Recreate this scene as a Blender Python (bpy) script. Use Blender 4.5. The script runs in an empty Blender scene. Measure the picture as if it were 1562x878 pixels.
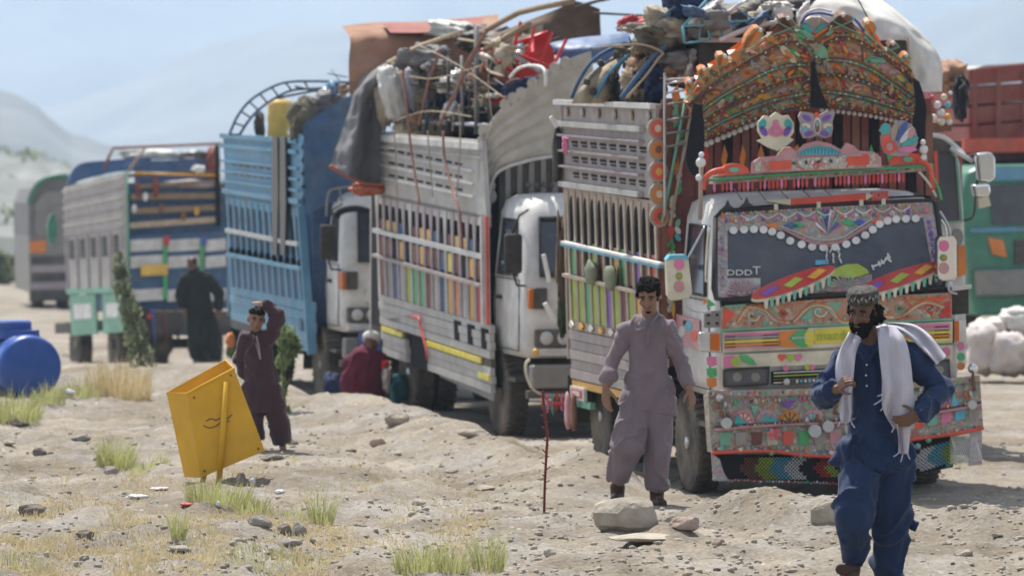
import bpy, math, random
import numpy as np
from mathutils import Vector, Matrix, Euler, noise as mnoise
R = math.radians
rnd = random.Random(7)
sc = bpy.context.scene
COL = sc.collection
# ------------------------------------------------------------------ camera
FPX, CAMZ = 7500.0, 2.67
TILT = math.atan((439 - 270) / FPX)
cam_d = bpy.data.cameras.new('camera'); cam = bpy.data.objects.new('camera', cam_d); COL.objects.link(cam)
cam.location = (0, 0, CAMZ); cam.rotation_euler = (math.pi / 2 - TILT, 0, 0)
cam_d.sensor_width = 36; cam_d.lens = 36 * FPX / 1562
cam_d.clip_start = 0.5; cam_d.clip_end = 30000
cam_d.dof.use_dof = True; cam_d.dof.focus_distance = 32.0; cam_d.dof.aperture_fstop = 3.8
sc.camera = cam
# ------------------------------------------------------------------ light
SUN_EL, SUN_AZ = 60.0, -24.0            # azimuth measured from +Y (view direction), negative = left
w = bpy.data.worlds.new('World'); sc.world = w; w.use_nodes = True
nt = w.node_tree; nt.nodes.clear()
out = nt.nodes.new('ShaderNodeOutputWorld'); bg = nt.nodes.new('ShaderNodeBackground')
sky = nt.nodes.new('ShaderNodeTexSky'); sky.sky_type = 'NISHITA'; sky.sun_disc = False
sky.sun_elevation = R(SUN_EL); sky.sun_rotation = R(SUN_AZ)
sky.altitude = 600; sky.air_density = 1.0; sky.dust_density = 3.0; sky.ozone_density = 1.0
# thin high cloud, pale patches all over the sky
tc = nt.nodes.new('ShaderNodeTexCoord'); mp = nt.nodes.new('ShaderNodeMapping'); mp.inputs['Scale'].default_value = (3, 3, 9)
nz = nt.nodes.new('ShaderNodeTexNoise'); nz.inputs['Scale'].default_value = 1.6; nz.inputs['Detail'].default_value = 6
rp = nt.nodes.new('ShaderNodeValToRGB'); rp.color_ramp.elements[0].position = .48; rp.color_ramp.elements[1].position = .72
mx = nt.nodes.new('ShaderNodeMixRGB'); mx.inputs[2].default_value = (21, 21.4, 22, 1)
nt.links.new(tc.outputs['Generated'], mp.inputs[0]); nt.links.new(mp.outputs[0], nz.inputs[0]); nt.links.new(nz.outputs[0], rp.inputs[0])
nt.links.new(rp.outputs[0], mx.inputs[0]); nt.links.new(sky.outputs[0], mx.inputs[1]); nt.links.new(mx.outputs[0], bg.inputs[0])
bg.inputs[1].default_value = 0.06
nt.links.new(bg.outputs[0], out.inputs[0])
sd = bpy.data.lights.new('sun', 'SUN'); sd.energy = 4.5; sd.angle = R(0.5); sd.color = (1.0, .95, .87)
sun = bpy.data.objects.new('sun', sd); COL.objects.link(sun)
to_sun = Vector((math.sin(R(SUN_AZ)) * math.cos(R(SUN_EL)), math.cos(R(SUN_AZ)) * math.cos(R(SUN_EL)), math.sin(R(SUN_EL))))
sun.rotation_euler = to_sun.to_track_quat('Z', 'Y').to_euler(); sun.location = (-20, 60, 60)
vs = sc.view_settings; vs.view_transform = 'Standard'; vs.look = 'None'; vs.gamma = 1; vs.exposure = 0.62
vs.use_curve_mapping = False
cy = sc.cycles
cy.use_denoising = True
try: cy.denoiser = 'OPENIMAGEDENOISE'
except Exception: pass
cy.max_bounces = 6; cy.diffuse_bounces = 3; cy.glossy_bounces = 2; cy.transmission_bounces = 4; cy.volume_bounces = 2; cy.transparent_max_bounces = 8
cy.caustics_reflective = False; cy.caustics_refractive = False

# ------------------------------------------------------------------ camera-ray helpers (photo pixel -> point on a real plane)
CM = Matrix.Translation(cam.location) @ cam.rotation_euler.to_matrix().to_4x4()
def ray(px, py):
    d = CM.to_3x3() @ Vector(((px - 781) / FPX, (439 - py) / FPX, -1))
    return Vector((0, 0, CAMZ)), d
def at(px, py, Y):
    o, d = ray(px, py); return o + d * (Y / d.y)
class Frame:
    """local frame of a vehicle: x across, y towards the tail, z up"""
    def __init__(s, loc, head=0, pitch=0, roll=0):
        s.rot = Matrix.Rotation(R(head), 4, 'Z') @ Matrix.Rotation(R(pitch), 4, 'X') @ Matrix.Rotation(R(-roll), 4, 'Y')
        s.M = Matrix.Translation(loc) @ s.rot; s.I = s.M.inverted()
    def pl(s, px, py, p, n):
        o, d = ray(px, py); o = s.I @ o; d = s.I.to_3x3() @ d; n = Vector(n); p = Vector(p)
        return o + d * ((p - o).dot(n) / d.dot(n))
    def f(s, px, py, y): return s.pl(px, py, (0, y, 0), (0, 1, 0))
    def s_(s, px, py, x): return s.pl(px, py, (x, 0, 0), (1, 0, 0))
    def h(s, px, py, z): return s.pl(px, py, (0, 0, z), (0, 0, 1))
def frame_from_contact(px, py, Y, local, head, pitch=0, roll=0):
    fr = Frame((0, 0, 0), head, pitch, roll)
    return Frame(at(px, py, Y) - fr.rot.to_3x3() @ Vector(local), head, pitch, roll)

# ------------------------------------------------------------------ mesh builder
class B:
    def __init__(s): s.v = []; s.f = []
    def add(s, vs_, fs):
        o = len(s.v); s.v += [tuple(p) for p in vs_]; s.f += [tuple(i + o for i in f) for f in fs]; return s
    def hexa(s, p):   # 8 points: bottom 4 (ccw) then top 4
        return s.add(p, [(3, 2, 1, 0), (4, 5, 6, 7), (0, 1, 5, 4), (1, 2, 6, 5), (2, 3, 7, 6), (3, 0, 4, 7)])
    def box(s, x0, x1, y0, y1, z0, z1):
        return s.hexa([(x0, y0, z0), (x1, y0, z0), (x1, y1, z0), (x0, y1, z0), (x0, y0, z1), (x1, y0, z1), (x1, y1, z1), (x0, y1, z1)])
    def prism(s, pts, off):
        n = len(pts); off = Vector(off); a = [Vector(p) for p in pts]; b = [p + off for p in a]
        return s.add(a + b, [tuple(range(n))[::-1], tuple(range(n, 2 * n))] + [(i, (i + 1) % n, n + (i + 1) % n, n + i) for i in range(n)])
    def bar(s, p0, p1, w_, h_, up=(0, 0, 1)):
        p0 = Vector(p0); p1 = Vector(p1); d = (p1 - p0).normalized(); up = Vector(up)
        a = d.cross(up)
        if a.length < 1e-4: a = d.cross(Vector((0, 1, 0)))
        a.normalize(); b = a.cross(d).normalized(); a *= w_ / 2; b *= h_ / 2
        q = [p0 - a - b, p0 + a - b, p0 + a + b, p0 - a + b]; r = [x + (p1 - p0) for x in q]
        return s.add(q + r, [(3, 2, 1, 0), (4, 5, 6, 7), (0, 1, 5, 4), (1, 2, 6, 5), (2, 3, 7, 6), (3, 0, 4, 7)])
    def tube(s, pts, r, n=8, closed=False, squash=1.0):
        pts = [Vector(p) for p in pts]; m = len(pts); rr = r if isinstance(r, (list, tuple)) else [r] * m
        vs_ = []; pa = None
        for i, p in enumerate(pts):
            if closed: d = pts[(i + 1) % m] - pts[i - 1]
            else: d = pts[min(i + 1, m - 1)] - pts[max(i - 1, 0)]
            if d.length < 1e-9: d = Vector((0, 0, 1))
            d.normalize()
            if pa is None:
                a = d.cross(Vector((0, 0, 1)))
                if a.length < .1: a = d.cross(Vector((0, 1, 0)))
            else: a = pa - d * pa.dot(d)
            a.normalize(); pa = a; b = d.cross(a)
            for k in range(n):
                t = 2 * math.pi * k / n; vs_.append(p + a * math.cos(t) * rr[i] + b * math.sin(t) * rr[i] * squash)
        fs = []
        for i in range(m if closed else m - 1):
            j = (i + 1) % m
            for k in range(n): fs.append((i * n + k, i * n + (k + 1) % n, j * n + (k + 1) % n, j * n + k))
        if not closed: fs += [tuple(range(n))[::-1], tuple(range((m - 1) * n, m * n))]
        return s.add(vs_, fs)
    def ell(s, c, r, nu=12, nv=8, rot=None):
        c = Vector(c); r = Vector(r) if not isinstance(r, (int, float)) else Vector((r, r, r)); vs_ = []
        for j in range(nv + 1):
            ph = math.pi * j / nv
            for i in range(nu):
                t = 2 * math.pi * i / nu; q = Vector((r.x * math.sin(ph) * math.cos(t), r.y * math.sin(ph) * math.sin(t), r.z * math.cos(ph)))
                if rot is not None: q = rot @ q
                vs_.append(c + q)
        return s.add(vs_, [(j * nu + i, (j + 1) * nu + i, (j + 1) * nu + (i + 1) % nu, j * nu + (i + 1) % nu) for j in range(nv) for i in range(nu)])
    def lathe(s, prof, c=(0, 0, 0), axis='Z', n=16):
        vs_ = []
        for r_, h_ in prof:
            for k in range(n):
                t = 2 * math.pi * k / n; a, b = r_ * math.cos(t), r_ * math.sin(t)
                q = {'Z': (a, b, h_), 'X': (h_, a, b), 'Y': (a, h_, b)}[axis]
                vs_.append((q[0] + c[0], q[1] + c[1], q[2] + c[2]))
        m = len(prof)
        return s.add(vs_, [(i * n + k, i * n + (k + 1) % n, (i + 1) * n + (k + 1) % n, (i + 1) * n + k) for i in range(m - 1) for k in range(n)]
                     + [tuple(range(n))[::-1], tuple(range((m - 1) * n, m * n))])
    def grid(s, rows):
        m = len(rows); n = len(rows[0])
        return s.add([p for r_ in rows for p in r_], [(i * n + j, i * n + j + 1, (i + 1) * n + j + 1, (i + 1) * n + j) for i in range(m - 1) for j in range(n - 1)])
    def sheet(s, rows, off):
        """a cloth: grid with thickness"""
        off = Vector(off); m = len(rows); n = len(rows[0]); rows = [[Vector(p) for p in r_] for r_ in rows]
        s.grid(rows); s.grid([[p + off for p in r_] for r_ in rows][::-1])
        edge = rows[0] + [r_[-1] for r_ in rows[1:]] + rows[-1][::-1][1:] + [r_[0] for r_ in rows[::-1]][1:-1]
        k = len(edge)
        return s.add(edge + [p + off for p in edge], [(i, (i + 1) % k, k + (i + 1) % k, k + i) for i in range(k)])
    def mesh(s, name):
        me = bpy.data.meshes.new(name); me.from_pydata(s.v, [], s.f); me.update(); return me
    def build(s, name, mat, parent=None, smooth=False, bevel=0, sub=0, fix=True):
        me = s.mesh(name)
        if fix:
            import bmesh
            bm = bmesh.new(); bm.from_mesh(me); bmesh.ops.recalc_face_normals(bm, faces=bm.faces); bm.to_mesh(me); bm.free()
        return link(me, name, mat, parent, smooth, bevel, sub)
def link(me, name, mat, parent=None, smooth=False, bevel=0, sub=0):
    if mat is not None and not me.materials: me.materials.append(mat)
    if smooth: me.polygons.foreach_set('use_smooth', [True] * len(me.polygons))
    o = bpy.data.objects.new(name, me); COL.objects.link(o)
    if parent is not None: o.parent = parent
    if bevel:
        m = o.modifiers.new('bevel', 'BEVEL'); m.width = bevel; m.segments = 2; m.limit_method = 'ANGLE'; m.angle_limit = R(40)
    if sub:
        m = o.modifiers.new('sub', 'SUBSURF'); m.levels = sub; m.render_levels = sub
    return o
def place(me, name, parent, M, mat=None):
    o = bpy.data.objects.new(name, me); COL.objects.link(o); o.parent = parent; o.matrix_local = M
    return o
def tag(o, label=None, cat=None, group=None, kind=None):
    if label: o['label'] = label
    if cat: o['category'] = cat
    if group: o['group'] = group
    if kind: o['kind'] = kind
    return o
def thing(name, label, cat, M=None, group=None):
    o = bpy.data.objects.new(name, None); COL.objects.link(o); o.empty_display_size = .2
    if M is not None: o.matrix_world = M
    return tag(o, label, cat, group)

# ------------------------------------------------------------------ materials
MATS = {}
def mat(name, col, rough=.65, metal=0.0, var=.18, scale=6.0, dust=0.0, bump=0.0, bscale=None, spec=.35, sheen=0.0, trans=0.0, dustcol=(.42, .36, .28)):
    if name in MATS: return MATS[name]
    m = bpy.data.materials.new(name); m.use_nodes = True; t = m.node_tree; b = t.nodes['Principled BSDF']
    b.inputs['Roughness'].default_value = rough; b.inputs['Metallic'].default_value = metal
    b.inputs['Specular IOR Level'].default_value = spec
    if sheen: b.inputs['Sheen Weight'].default_value = sheen
    tc = t.nodes.new('ShaderNodeTexCoord'); n1 = t.nodes.new('ShaderNodeTexNoise'); n1.inputs['Scale'].default_value = scale; n1.inputs['Detail'].default_value = 5
    t.links.new(tc.outputs['Object'], n1.inputs['Vector'])
    r = t.nodes.new('ShaderNodeValToRGB'); e = r.color_ramp.elements
    lo = [max(0, c * (1 - var)) for c in col]; hi = [min(1, c * (1 + var)) for c in col]
    e[0].position = .3; e[1].position = .7; e[0].color = (*lo, 1); e[1].color = (*hi, 1)
    t.links.new(n1.outputs['Fac'], r.inputs[0]); src = r.outputs[0]
    if dust > 0:
        n2 = t.nodes.new('ShaderNodeTexNoise'); n2.inputs['Scale'].default_value = scale * .37; n2.inputs['Detail'].default_value = 8; n2.inputs['Roughness'].default_value = .7
        t.links.new(tc.outputs['Object'], n2.inputs['Vector'])
        mr = t.nodes.new('ShaderNodeMapRange'); mr.inputs[1].default_value = .38; mr.inputs[2].default_value = .68; mr.inputs[4].default_value = dust
        mr.inputs[3].default_value = dust * .12
        t.links.new(n2.outputs['Fac'], mr.inputs[0])
        mx = t.nodes.new('ShaderNodeMixRGB'); mx.inputs[2].default_value = (*dustcol, 1)
        t.links.new(mr.outputs[0], mx.inputs[0]); t.links.new(src, mx.inputs[1]); src = mx.outputs[0]
    t.links.new(src, b.inputs['Base Color'])
    if bump:
        n3 = t.nodes.new('ShaderNodeTexNoise'); n3.inputs['Scale'].default_value = bscale or scale * 4; n3.inputs['Detail'].default_value = 6
        t.links.new(tc.outputs['Object'], n3.inputs['Vector']); bp = t.nodes.new('ShaderNodeBump'); bp.inputs['Strength'].default_value = bump; bp.inputs['Distance'].default_value = .02
        t.links.new(n3.outputs['Fac'], bp.inputs['Height']); t.links.new(bp.outputs[0], b.inputs['Normal'])
    if trans:
        tr = t.nodes.new('ShaderNodeBsdfTranslucent'); t.links.new(src, tr.inputs[0]); ms = t.nodes.new('ShaderNodeMixShader'); ms.inputs[0].default_value = trans
        t.links.new(b.outputs[0], ms.inputs[1]); t.links.new(tr.outputs[0], ms.inputs[2]); t.links.new(ms.outputs[0], t.nodes['Material Output'].inputs[0])
    MATS[name] = m; return m
def art(name, cols, scale=14.0, line=(.75, .72, .62), lw=.035, dust=.25):
    """hand-painted floral enamel: small cells of the palette with pale outlines"""
    if name in MATS: return MATS[name]
    m = bpy.data.materials.new(name); m.use_nodes = True; t = m.node_tree; b = t.nodes['Principled BSDF']; b.inputs['Roughness'].default_value = .42
    tc = t.nodes.new('ShaderNodeTexCoord'); nz = t.nodes.new('ShaderNodeTexNoise'); nz.inputs['Scale'].default_value = scale * .3
    mxv = t.nodes.new('ShaderNodeMixRGB'); mxv.inputs[0].default_value = .12
    t.links.new(tc.outputs['Object'], nz.inputs['Vector']); t.links.new(tc.outputs['Object'], mxv.inputs[1]); t.links.new(nz.outputs['Color'], mxv.inputs[2])
    v1 = t.nodes.new('ShaderNodeTexVoronoi'); v1.inputs['Scale'].default_value = scale; v2 = t.nodes.new('ShaderNodeTexVoronoi'); v2.feature = 'DISTANCE_TO_EDGE'; v2.inputs['Scale'].default_value = scale
    t.links.new(mxv.outputs[0], v1.inputs['Vector']); t.links.new(mxv.outputs[0], v2.inputs['Vector'])
    sp = t.nodes.new('ShaderNodeSeparateColor'); t.links.new(v1.outputs['Color'], sp.inputs[0])
    r = t.nodes.new('ShaderNodeValToRGB'); r.color_ramp.interpolation = 'CONSTANT'; e = r.color_ramp.elements
    while len(e) < len(cols): e.new(0)
    for i, c in enumerate(cols): e[i].position = i / len(cols); e[i].color = (*c, 1)
    t.links.new(sp.outputs[0], r.inputs[0])
    # ring inside each cell, like a petal centre
    mr = t.nodes.new('ShaderNodeMath'); mr.operation = 'LESS_THAN'; mr.inputs[1].default_value = .16; t.links.new(v1.outputs['Distance'], mr.inputs[0])
    m1 = t.nodes.new('ShaderNodeMixRGB'); m1.inputs[2].default_value = (*cols[-1], 1); t.links.new(mr.outputs[0], m1.inputs[0]); t.links.new(r.outputs[0], m1.inputs[1])
    le = t.nodes.new('ShaderNodeMath'); le.operation = 'LESS_THAN'; le.inputs[1].default_value = lw; t.links.new(v2.outputs['Distance'], le.inputs[0])
    m2 = t.nodes.new('ShaderNodeMixRGB'); m2.inputs[2].default_value = (*line, 1); t.links.new(le.outputs[0], m2.inputs[0]); t.links.new(m1.outputs[0], m2.inputs[1])
    n2 = t.nodes.new('ShaderNodeTexNoise'); n2.inputs['Scale'].default_value = 3; n2.inputs['Detail'].default_value = 8; t.links.new(tc.outputs['Object'], n2.inputs['Vector'])
    mm = t.nodes.new('ShaderNodeMath'); mm.operation = 'MULTIPLY'; mm.inputs[1].default_value = dust * 1.6; t.links.new(n2.outputs['Fac'], mm.inputs[0])
    m3 = t.nodes.new('ShaderNodeMixRGB'); m3.inputs[2].default_value = (.42, .36, .28, 1); t.links.new(mm.outputs[0], m3.inputs[0]); t.links.new(m2.outputs[0], m3.inputs[1])
    t.links.new(m3.outputs[0], b.inputs['Base Color']); MATS[name] = m; return m
def C(name): return MATS[name]
# palette
for n_, c_, k_ in [
    ('white_paint', (.66, .66, .65), dict(dust=.35, rough=.45)), ('dirty_white', (.48, .475, .46), dict(dust=.45, rough=.6, scale=4)), ('cream_paint', (.72, .68, .52), dict(dust=.3, rough=.45)),
    ('red_paint', (.55, .03, .03), dict(dust=.25, rough=.4)), ('scarlet_paint', (.75, .09, .05), dict(dust=.2, rough=.4)), ('orange_paint', (.72, .22, .03), dict(dust=.25, rough=.4)),
    ('amber_paint', (.75, .40, .04), dict(dust=.25, rough=.4)), ('yellow_paint', (.78, .66, .06), dict(dust=.25, rough=.4)), ('lime_paint', (.38, .52, .05), dict(dust=.25)),
    ('green_paint', (.05, .42, .14), dict(dust=.2, rough=.4)), ('mint_paint', (.16, .46, .33), dict(dust=.3, rough=.45)), ('teal_paint', (.04, .40, .42), dict(dust=.2, rough=.4)),
    ('sky_paint', (.12, .45, .60), dict(dust=.2)), ('blue_paint', (.04, .10, .42), dict(dust=.2, rough=.4)), ('purple_paint', (.19, .07, .42), dict(dust=.2, rough=.4)),
    ('pink_paint', (.72, .19, .38), dict(dust=.2, rough=.45)), ('rose_paint', (.62, .30, .34), dict(dust=.35)), ('mauve_paint', (.36, .31, .35), dict(dust=.3)),
    ('brown_paint', (.20, .07, .04), dict(dust=.25)), ('maroon_paint', (.16, .03, .03), dict(dust=.2)), ('black_rubber', (.018, .018, .02), dict(dust=.15, rough=.8)),
    ('tyre_rubber', (.025, .025, .025), dict(dust=.5, rough=.9, scale=5)), ('dark_metal', (.035, .035, .04), dict(dust=.3, rough=.6)), ('grey_metal', (.22, .225, .23), dict(dust=.35, rough=.45, metal=.4)),
    ('chrome', (.72, .73, .75), dict(metal=1.0, rough=.12, var=.05)), ('steel', (.55, .56, .58), dict(metal=.8, rough=.3, dust=.2)), ('truck_blue', (.10, .30, .46), dict(dust=.28, rough=.5, scale=3)),
    ('deep_blue', (.03, .10, .22), dict(dust=.2, rough=.6)), ('tan_paint', (.42, .34, .27), dict(dust=.3, rough=.6)), ('pale_pink_paint', (.36, .315, .31), dict(dust=.35)),
    ('glass', (.045, .058, .085), dict(rough=.12, var=.2, dust=.10, spec=.6)), ('interior_dark', (.012, .012, .014), dict(rough=.9)),
    ('hino_green', (.05, .22, .15), dict(dust=.15, rough=.4)), ('oxide_red', (.26, .035, .03), dict(dust=.25, rough=.7)), ('wood', (.27, .19, .12), dict(dust=.3, rough=.85, scale=9, bump=.4)),
    ('pale_wood', (.50, .40, .29), dict(dust=.3, rough=.85, scale=9, bump=.4)), ('rope', (.40, .33, .24), dict(rough=.9)), ('red_strap', (.30, .13, .10), dict(rough=.8, dust=.3)),
    ('tarp_grey', (.16, .165, .18), dict(rough=.75, dust=.25, scale=2.5, bump=.5, bscale=7)), ('tarp_black', (.02, .021, .024), dict(rough=.6, dust=.15, bump=.5, bscale=9)), ('tarp_blue', (.05, .12, .27), dict(rough=.5, dust=.15, bump=.5, bscale=6)),
    ('tarp_orange', (.45, .10, .05), dict(rough=.6, dust=.2, bump=.3)), ('cloth_black', (.012, .013, .018), dict(rough=.95, sheen=.2)), ('sack_white', (.68, .67, .64), dict(rough=.8, dust=.3, bump=.6, bscale=7)),
    ('crown_grey', (.46, .44, .39), dict(rough=.8, dust=.3, bump=.3)), ('sack_pink', (.70, .63, .61), dict(rough=.8, dust=.4, bump=.6, bscale=7)), ('canvas_tan', (.40, .34, .26), dict(rough=.9, dust=.3, bump=.6, bscale=8)), ('canvas_rust', (.33, .17, .11), dict(rough=.85, dust=.3, bump=.6, bscale=6)),
    ('canvas_brown', (.10, .065, .045), dict(rough=.9, dust=.2, bump=.5)), ('plastic_red', (.62, .02, .03), dict(rough=.3, var=.08, dust=.08)), ('bundle_navy', (.02, .035, .09), dict(rough=.85, bump=.5)),
    ('bundle_olive', (.09, .085, .06), dict(rough=.9, dust=.3, bump=.5)), ('yellow_plastic', (.78, .50, .10), dict(rough=.5, dust=.2)), ('tank_blue', (.015, .085, .36), dict(rough=.38, var=.08, dust=.10)),
    ('bin_yellow', (.72, .40, .012), dict(rough=.5, var=.1, dust=.12, scale=5)), ('skin', (.27, .15, .10), dict(rough=.55, var=.10, scale=20, spec=.3)), ('skin_dark', (.15, .078, .050), dict(rough=.5, var=.12, scale=20, spec=.35)),
    ('hair', (.010, .008, .007), dict(rough=.85, spec=.1, var=.4, scale=60, bump=.8, bscale=120)), ('cloth_blue', (.011, .030, .090), dict(rough=.85, var=.15, sheen=.1, scale=10)), ('cloth_mauve', (.19, .15, .17), dict(rough=.9, var=.10, sheen=.2)),
    ('cloth_plum', (.055, .026, .034), dict(rough=.9, var=.12, sheen=.3)), ('cloth_maroon', (.11, .012, .03), dict(rough=.9, var=.12)), ('cloth_dark', (.018, .022, .022), dict(rough=.95)),
    ('scarf_white', (.62, .60, .68), dict(rough=.9, var=.08, trans=.12)), ('foliage', (.055, .095, .035), dict(rough=.8, var=.4, trans=.3)), ('foliage_grey', (.24, .27, .17), dict(rough=.85, var=.4, trans=.5)),
    ('foliage_bright', (.19, .25, .11), dict(rough=.8, var=.3, trans=.3)), ('bark', (.10, .07, .05), dict(rough=.95, bump=.4)), ('thorn_red', (.16, .035, .03), dict(rough=.8)),
    ('grass', (.42, .43, .19), dict(rough=.8, var=.35, trans=.4, scale=3)), ('dry_grass', (.60, .50, .29), dict(rough=.85, var=.25, trans=.3, scale=3)), ('leather', (.05, .025, .018), dict(rough=.6)),
    ('scrap_red', (.60, .08, .09), dict(rough=.6)), ('scrap_white', (.75, .75, .75), dict(rough=.7, dust=.2)), ('light_lens', (.55, .56, .55), dict(rough=.15, var=.1)), ('amber_lens', (.55, .13, .01), dict(rough=.2, var=.1))]:
    mat(n_, c_, **k_)
RED, ORG, AMB, YEL, GRN, MNT, TEA, BLU, PUR, PNK, WHT, BRN = (.5, .04, .03), (.62, .2, .04), (.62, .34, .05), (.65, .52, .08), (.06, .28, .12), (.15, .38, .28), (.05, .3, .33), (.05, .1, .3), (.2, .1, .32), (.55, .2, .3), (.6, .57, .5), (.2, .09, .05)
art('art_crown', [ORG, AMB, (.25, .2, .12), BRN, ORG, MNT, (.5, .3, .1), (.4, .3, .18), RED, ORG], 34, line=(.28,.28,.2), lw=.02, dust=.45)
art('art_floral', [(.42, .3, .33), MNT, PNK, WHT, ORG, (.35, .33, .36), RED, (.4, .36, .36), TEA], 44, line=(.36,.32,.32), lw=.02, dust=.5)
art('art_pale', [(.40, .34, .42), (.48, .46, .50), PNK, (.3, .26, .4), WHT, (.45, .42, .45)], 34, line=(.42, .42, .46), dust=.4)
art('art_scroll', [(.55, .24, .16), MNT, ORG, (.55, .3, .26), (.6, .5, .42), RED, (.5, .22, .12)], 30, line=(.4,.3,.22), lw=.02, dust=.45)
art('art_bumper', [(.42, .33, .30), (.48, .40, .36), RED, MNT, (.35, .28, .26), BRN, WHT, TEA], 42, line=(.25,.22,.2), lw=.03, dust=.45)
art('art_white', [WHT, (.66, .62, .6), (.55, .1, .1), WHT, (.5, .55, .52), (.6, .25, .2), WHT], 30, line=(.3, .3, .3), lw=.05)
# ------------------------------------------------------------------ vehicle frames (needed by the ground under them)
T1 = frame_from_contact(1067, 750, 41.7, (-.98, 1.05, 0), 11.7, 1.3, 1.6)
T2 = frame_from_contact(771, 664, 50.7, (-1.0, 1.15, 0), 15.0, 1.1, 0)
T3 = frame_from_contact(497, 610, 58.6, (-1.0, 1.15, 0), 14.8, .8, 0)
T4 = Frame(at(262, 566, 86.0), -12.0, 0, 0)          # tail faces the camera: local y runs towards its nose
T5 = Frame(at(68, 470, 121.0), 10.0, 0, 0)
T6 = Frame(at(1640, 543, 74.0), 12.0, 0, 0)
T7 = frame_from_contact(1400, 690, 47.5, (0, 1.1, 0), 11.0, 0.8, .5)
# ------------------------------------------------------------------ noise and terrain height
def _hash(ix, iy, seed):
    n = (ix.astype(np.int64) * 374761393 + iy.astype(np.int64) * 668265263 + seed * 1442695041) & 0x7fffffff
    n = ((n ^ (n >> 13)) * 1274126177) & 0x7fffffff
    return ((n ^ (n >> 16)) & 0xffff) / 65535.0
def vnoise(x, y, seed=0):
    x = np.asarray(x, float); y = np.asarray(y, float); ix = np.floor(x); iy = np.floor(y); fx = x - ix; fy = y - iy
    fx = fx * fx * (3 - 2 * fx); fy = fy * fy * (3 - 2 * fy)
    a = _hash(ix, iy, seed); b = _hash(ix + 1, iy, seed); c = _hash(ix, iy + 1, seed); d = _hash(ix + 1, iy + 1, seed)
    return (a * (1 - fx) + b * fx) * (1 - fy) + (c * (1 - fx) + d * fx) * fy - .5
def fbm(x, y, o=4, seed=0, ridged=False):
    s = 0; a = 1
    for k in range(o):
        n = vnoise(x * 2 ** k, y * 2 ** k, seed + k)
        s = s + a * ((.25 - abs(n)) * 2 if ridged else n); a *= .5
    return s
RIDGE = [(-14, 62), (-6, 60), (-3.2, 57), (-1.7, 52), (.35, 42), (1.15, 37.2), (1.9, 34.9), (2.9, 33.7), (4.2, 33.0), (7, 32.6), (40, 32)]
CP = []
for fr, pts in ((T1, [(-1, 1), (1, 1), (-1, 4.6), (1, 4.6), (-1, 6), (1, 6)]), (T2, [(-1, 1.1), (1, 1.1), (-1, 5.2), (1, 5.2)]), (T3, [(-1, 1.1), (1, 1.1), (-1, 5.4), (1, 5.4)]),
                (T4, [(-1, .8), (1, .8), (0, 5)]), (T5, [(0, 1)]), (T6, [(-1, 1), (1, 1)]), (T7, [(0, 1)])):
    for p in pts: CP.append(fr.M @ Vector((p[0], p[1], 0)))
CP += [at(1520, 577, 65.6), Vector((9, 60, 0)), Vector((-14, 140, -.6)), Vector((-10, 100, -.5)), Vector((20, 140, -.6)), Vector((6, 38, 0)), Vector((4.6, 43, 0)), Vector((2, 36, .02)), Vector((-13, 75, -.1))]
PADS = [(at(968, 764, 37.1), .5, 1.3), (at(1004, 768, 37.0), .5, 1.3), (at(412, 684, 43.0), .5, 1.6), (at(1300, 884, 28.7), .6, 1.2), (at(1345, 925, 28.85), .6, 1.0), (at(560, 617, 54.0), .6, 1.5)]
def height(x, y, fine=True):
    x = np.asarray(x, float); y = np.asarray(y, float)
    sw = 0; sz = 0
    for p in CP:
        w_ = 1 / ((x - p.x) ** 2 + (y - p.y) ** 2 + .35) ** 1.6; sw = sw + w_; sz = sz + w_ * p.z
    road = sz / sw
    road = np.where(y > 170, np.minimum(road, -.6), road)
    best = np.full(x.shape, 1e9); sign = np.ones(x.shape)
    for (x0, y0), (x1, y1) in zip(RIDGE[:-1], RIDGE[1:]):
        dx, dy = x1 - x0, y1 - y0; L2 = dx * dx + dy * dy
        t = np.clip(((x - x0) * dx + (y - y0) * dy) / L2, 0, 1); px = x - x0 - t * dx; py = y - y0 - t * dy
        d = np.hypot(px, py); cr = dx * py - dy * px
        m = d < best; best = np.where(m, d, best); sign = np.where(m, np.where(cr < 0, 1, -1), sign)
    d = best * sign + fbm(x * .8, y * .5, 3, 5) * .5       # positive = near side
    t = np.clip((d + .75) / .85, 0, 1); t = t * t * (3 - 2 * t)
    plat = .27 + fbm(x * .45, y * .25, 3, 11) * .10
    ridge = (.085 + .045 / (1 + np.exp((y - 40) * .8))) * np.exp(-((d - .15) / .45) ** 2) * (1 + fbm(x * .7, y * .4, 2, 3)) - .10 * np.exp(-((d - 1.4) / .6) ** 2)
    far = np.clip((y - 58) / 25, 0, 1)
    plat = plat * (1 - far * .6)
    z = road * (1 - t) + plat * t + ridge * (1 - far)
    if fine:
        rough = .35 + .65 * t
        z = z + rough * (fbm(x * 1.6, y * 1.0, 3, 21) * .085 + fbm(x * 5, y * 3.2, 4, 31) * .045)
        z = z + rough * fbm(x * 2.6 + 7, y * 1.3, 4, 61, True) * .035 - .012 * (1 - t) * np.clip(np.sin((x + y * .22) * 5.2), .6, 1)
        lump = np.exp(-((x - 3.4) ** 2 / 3.0 + (y - 31.2) ** 2 / 1.6)) * .08 + (fbm(x * 12, y * 7, 3, 51) * .022)
        z = z + lump + np.clip(fbm(x * 3, y * 2, 2, 41), 0.1, 1) * .06 * t
    for p, ra, rb in PADS:
        w_ = np.exp(-((x - p.x) / ra) ** 2 - ((y - p.y + .25) / rb) ** 2); w_ = np.clip(w_ * 1.4, 0, 1); z = z * (1 - w_) + (p.z - .01 + fbm(x * 5, y * 3, 3, 77) * .02) * w_
    return z
def gz(x, y): return float(height(np.array([x]), np.array([y]))[0])
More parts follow.
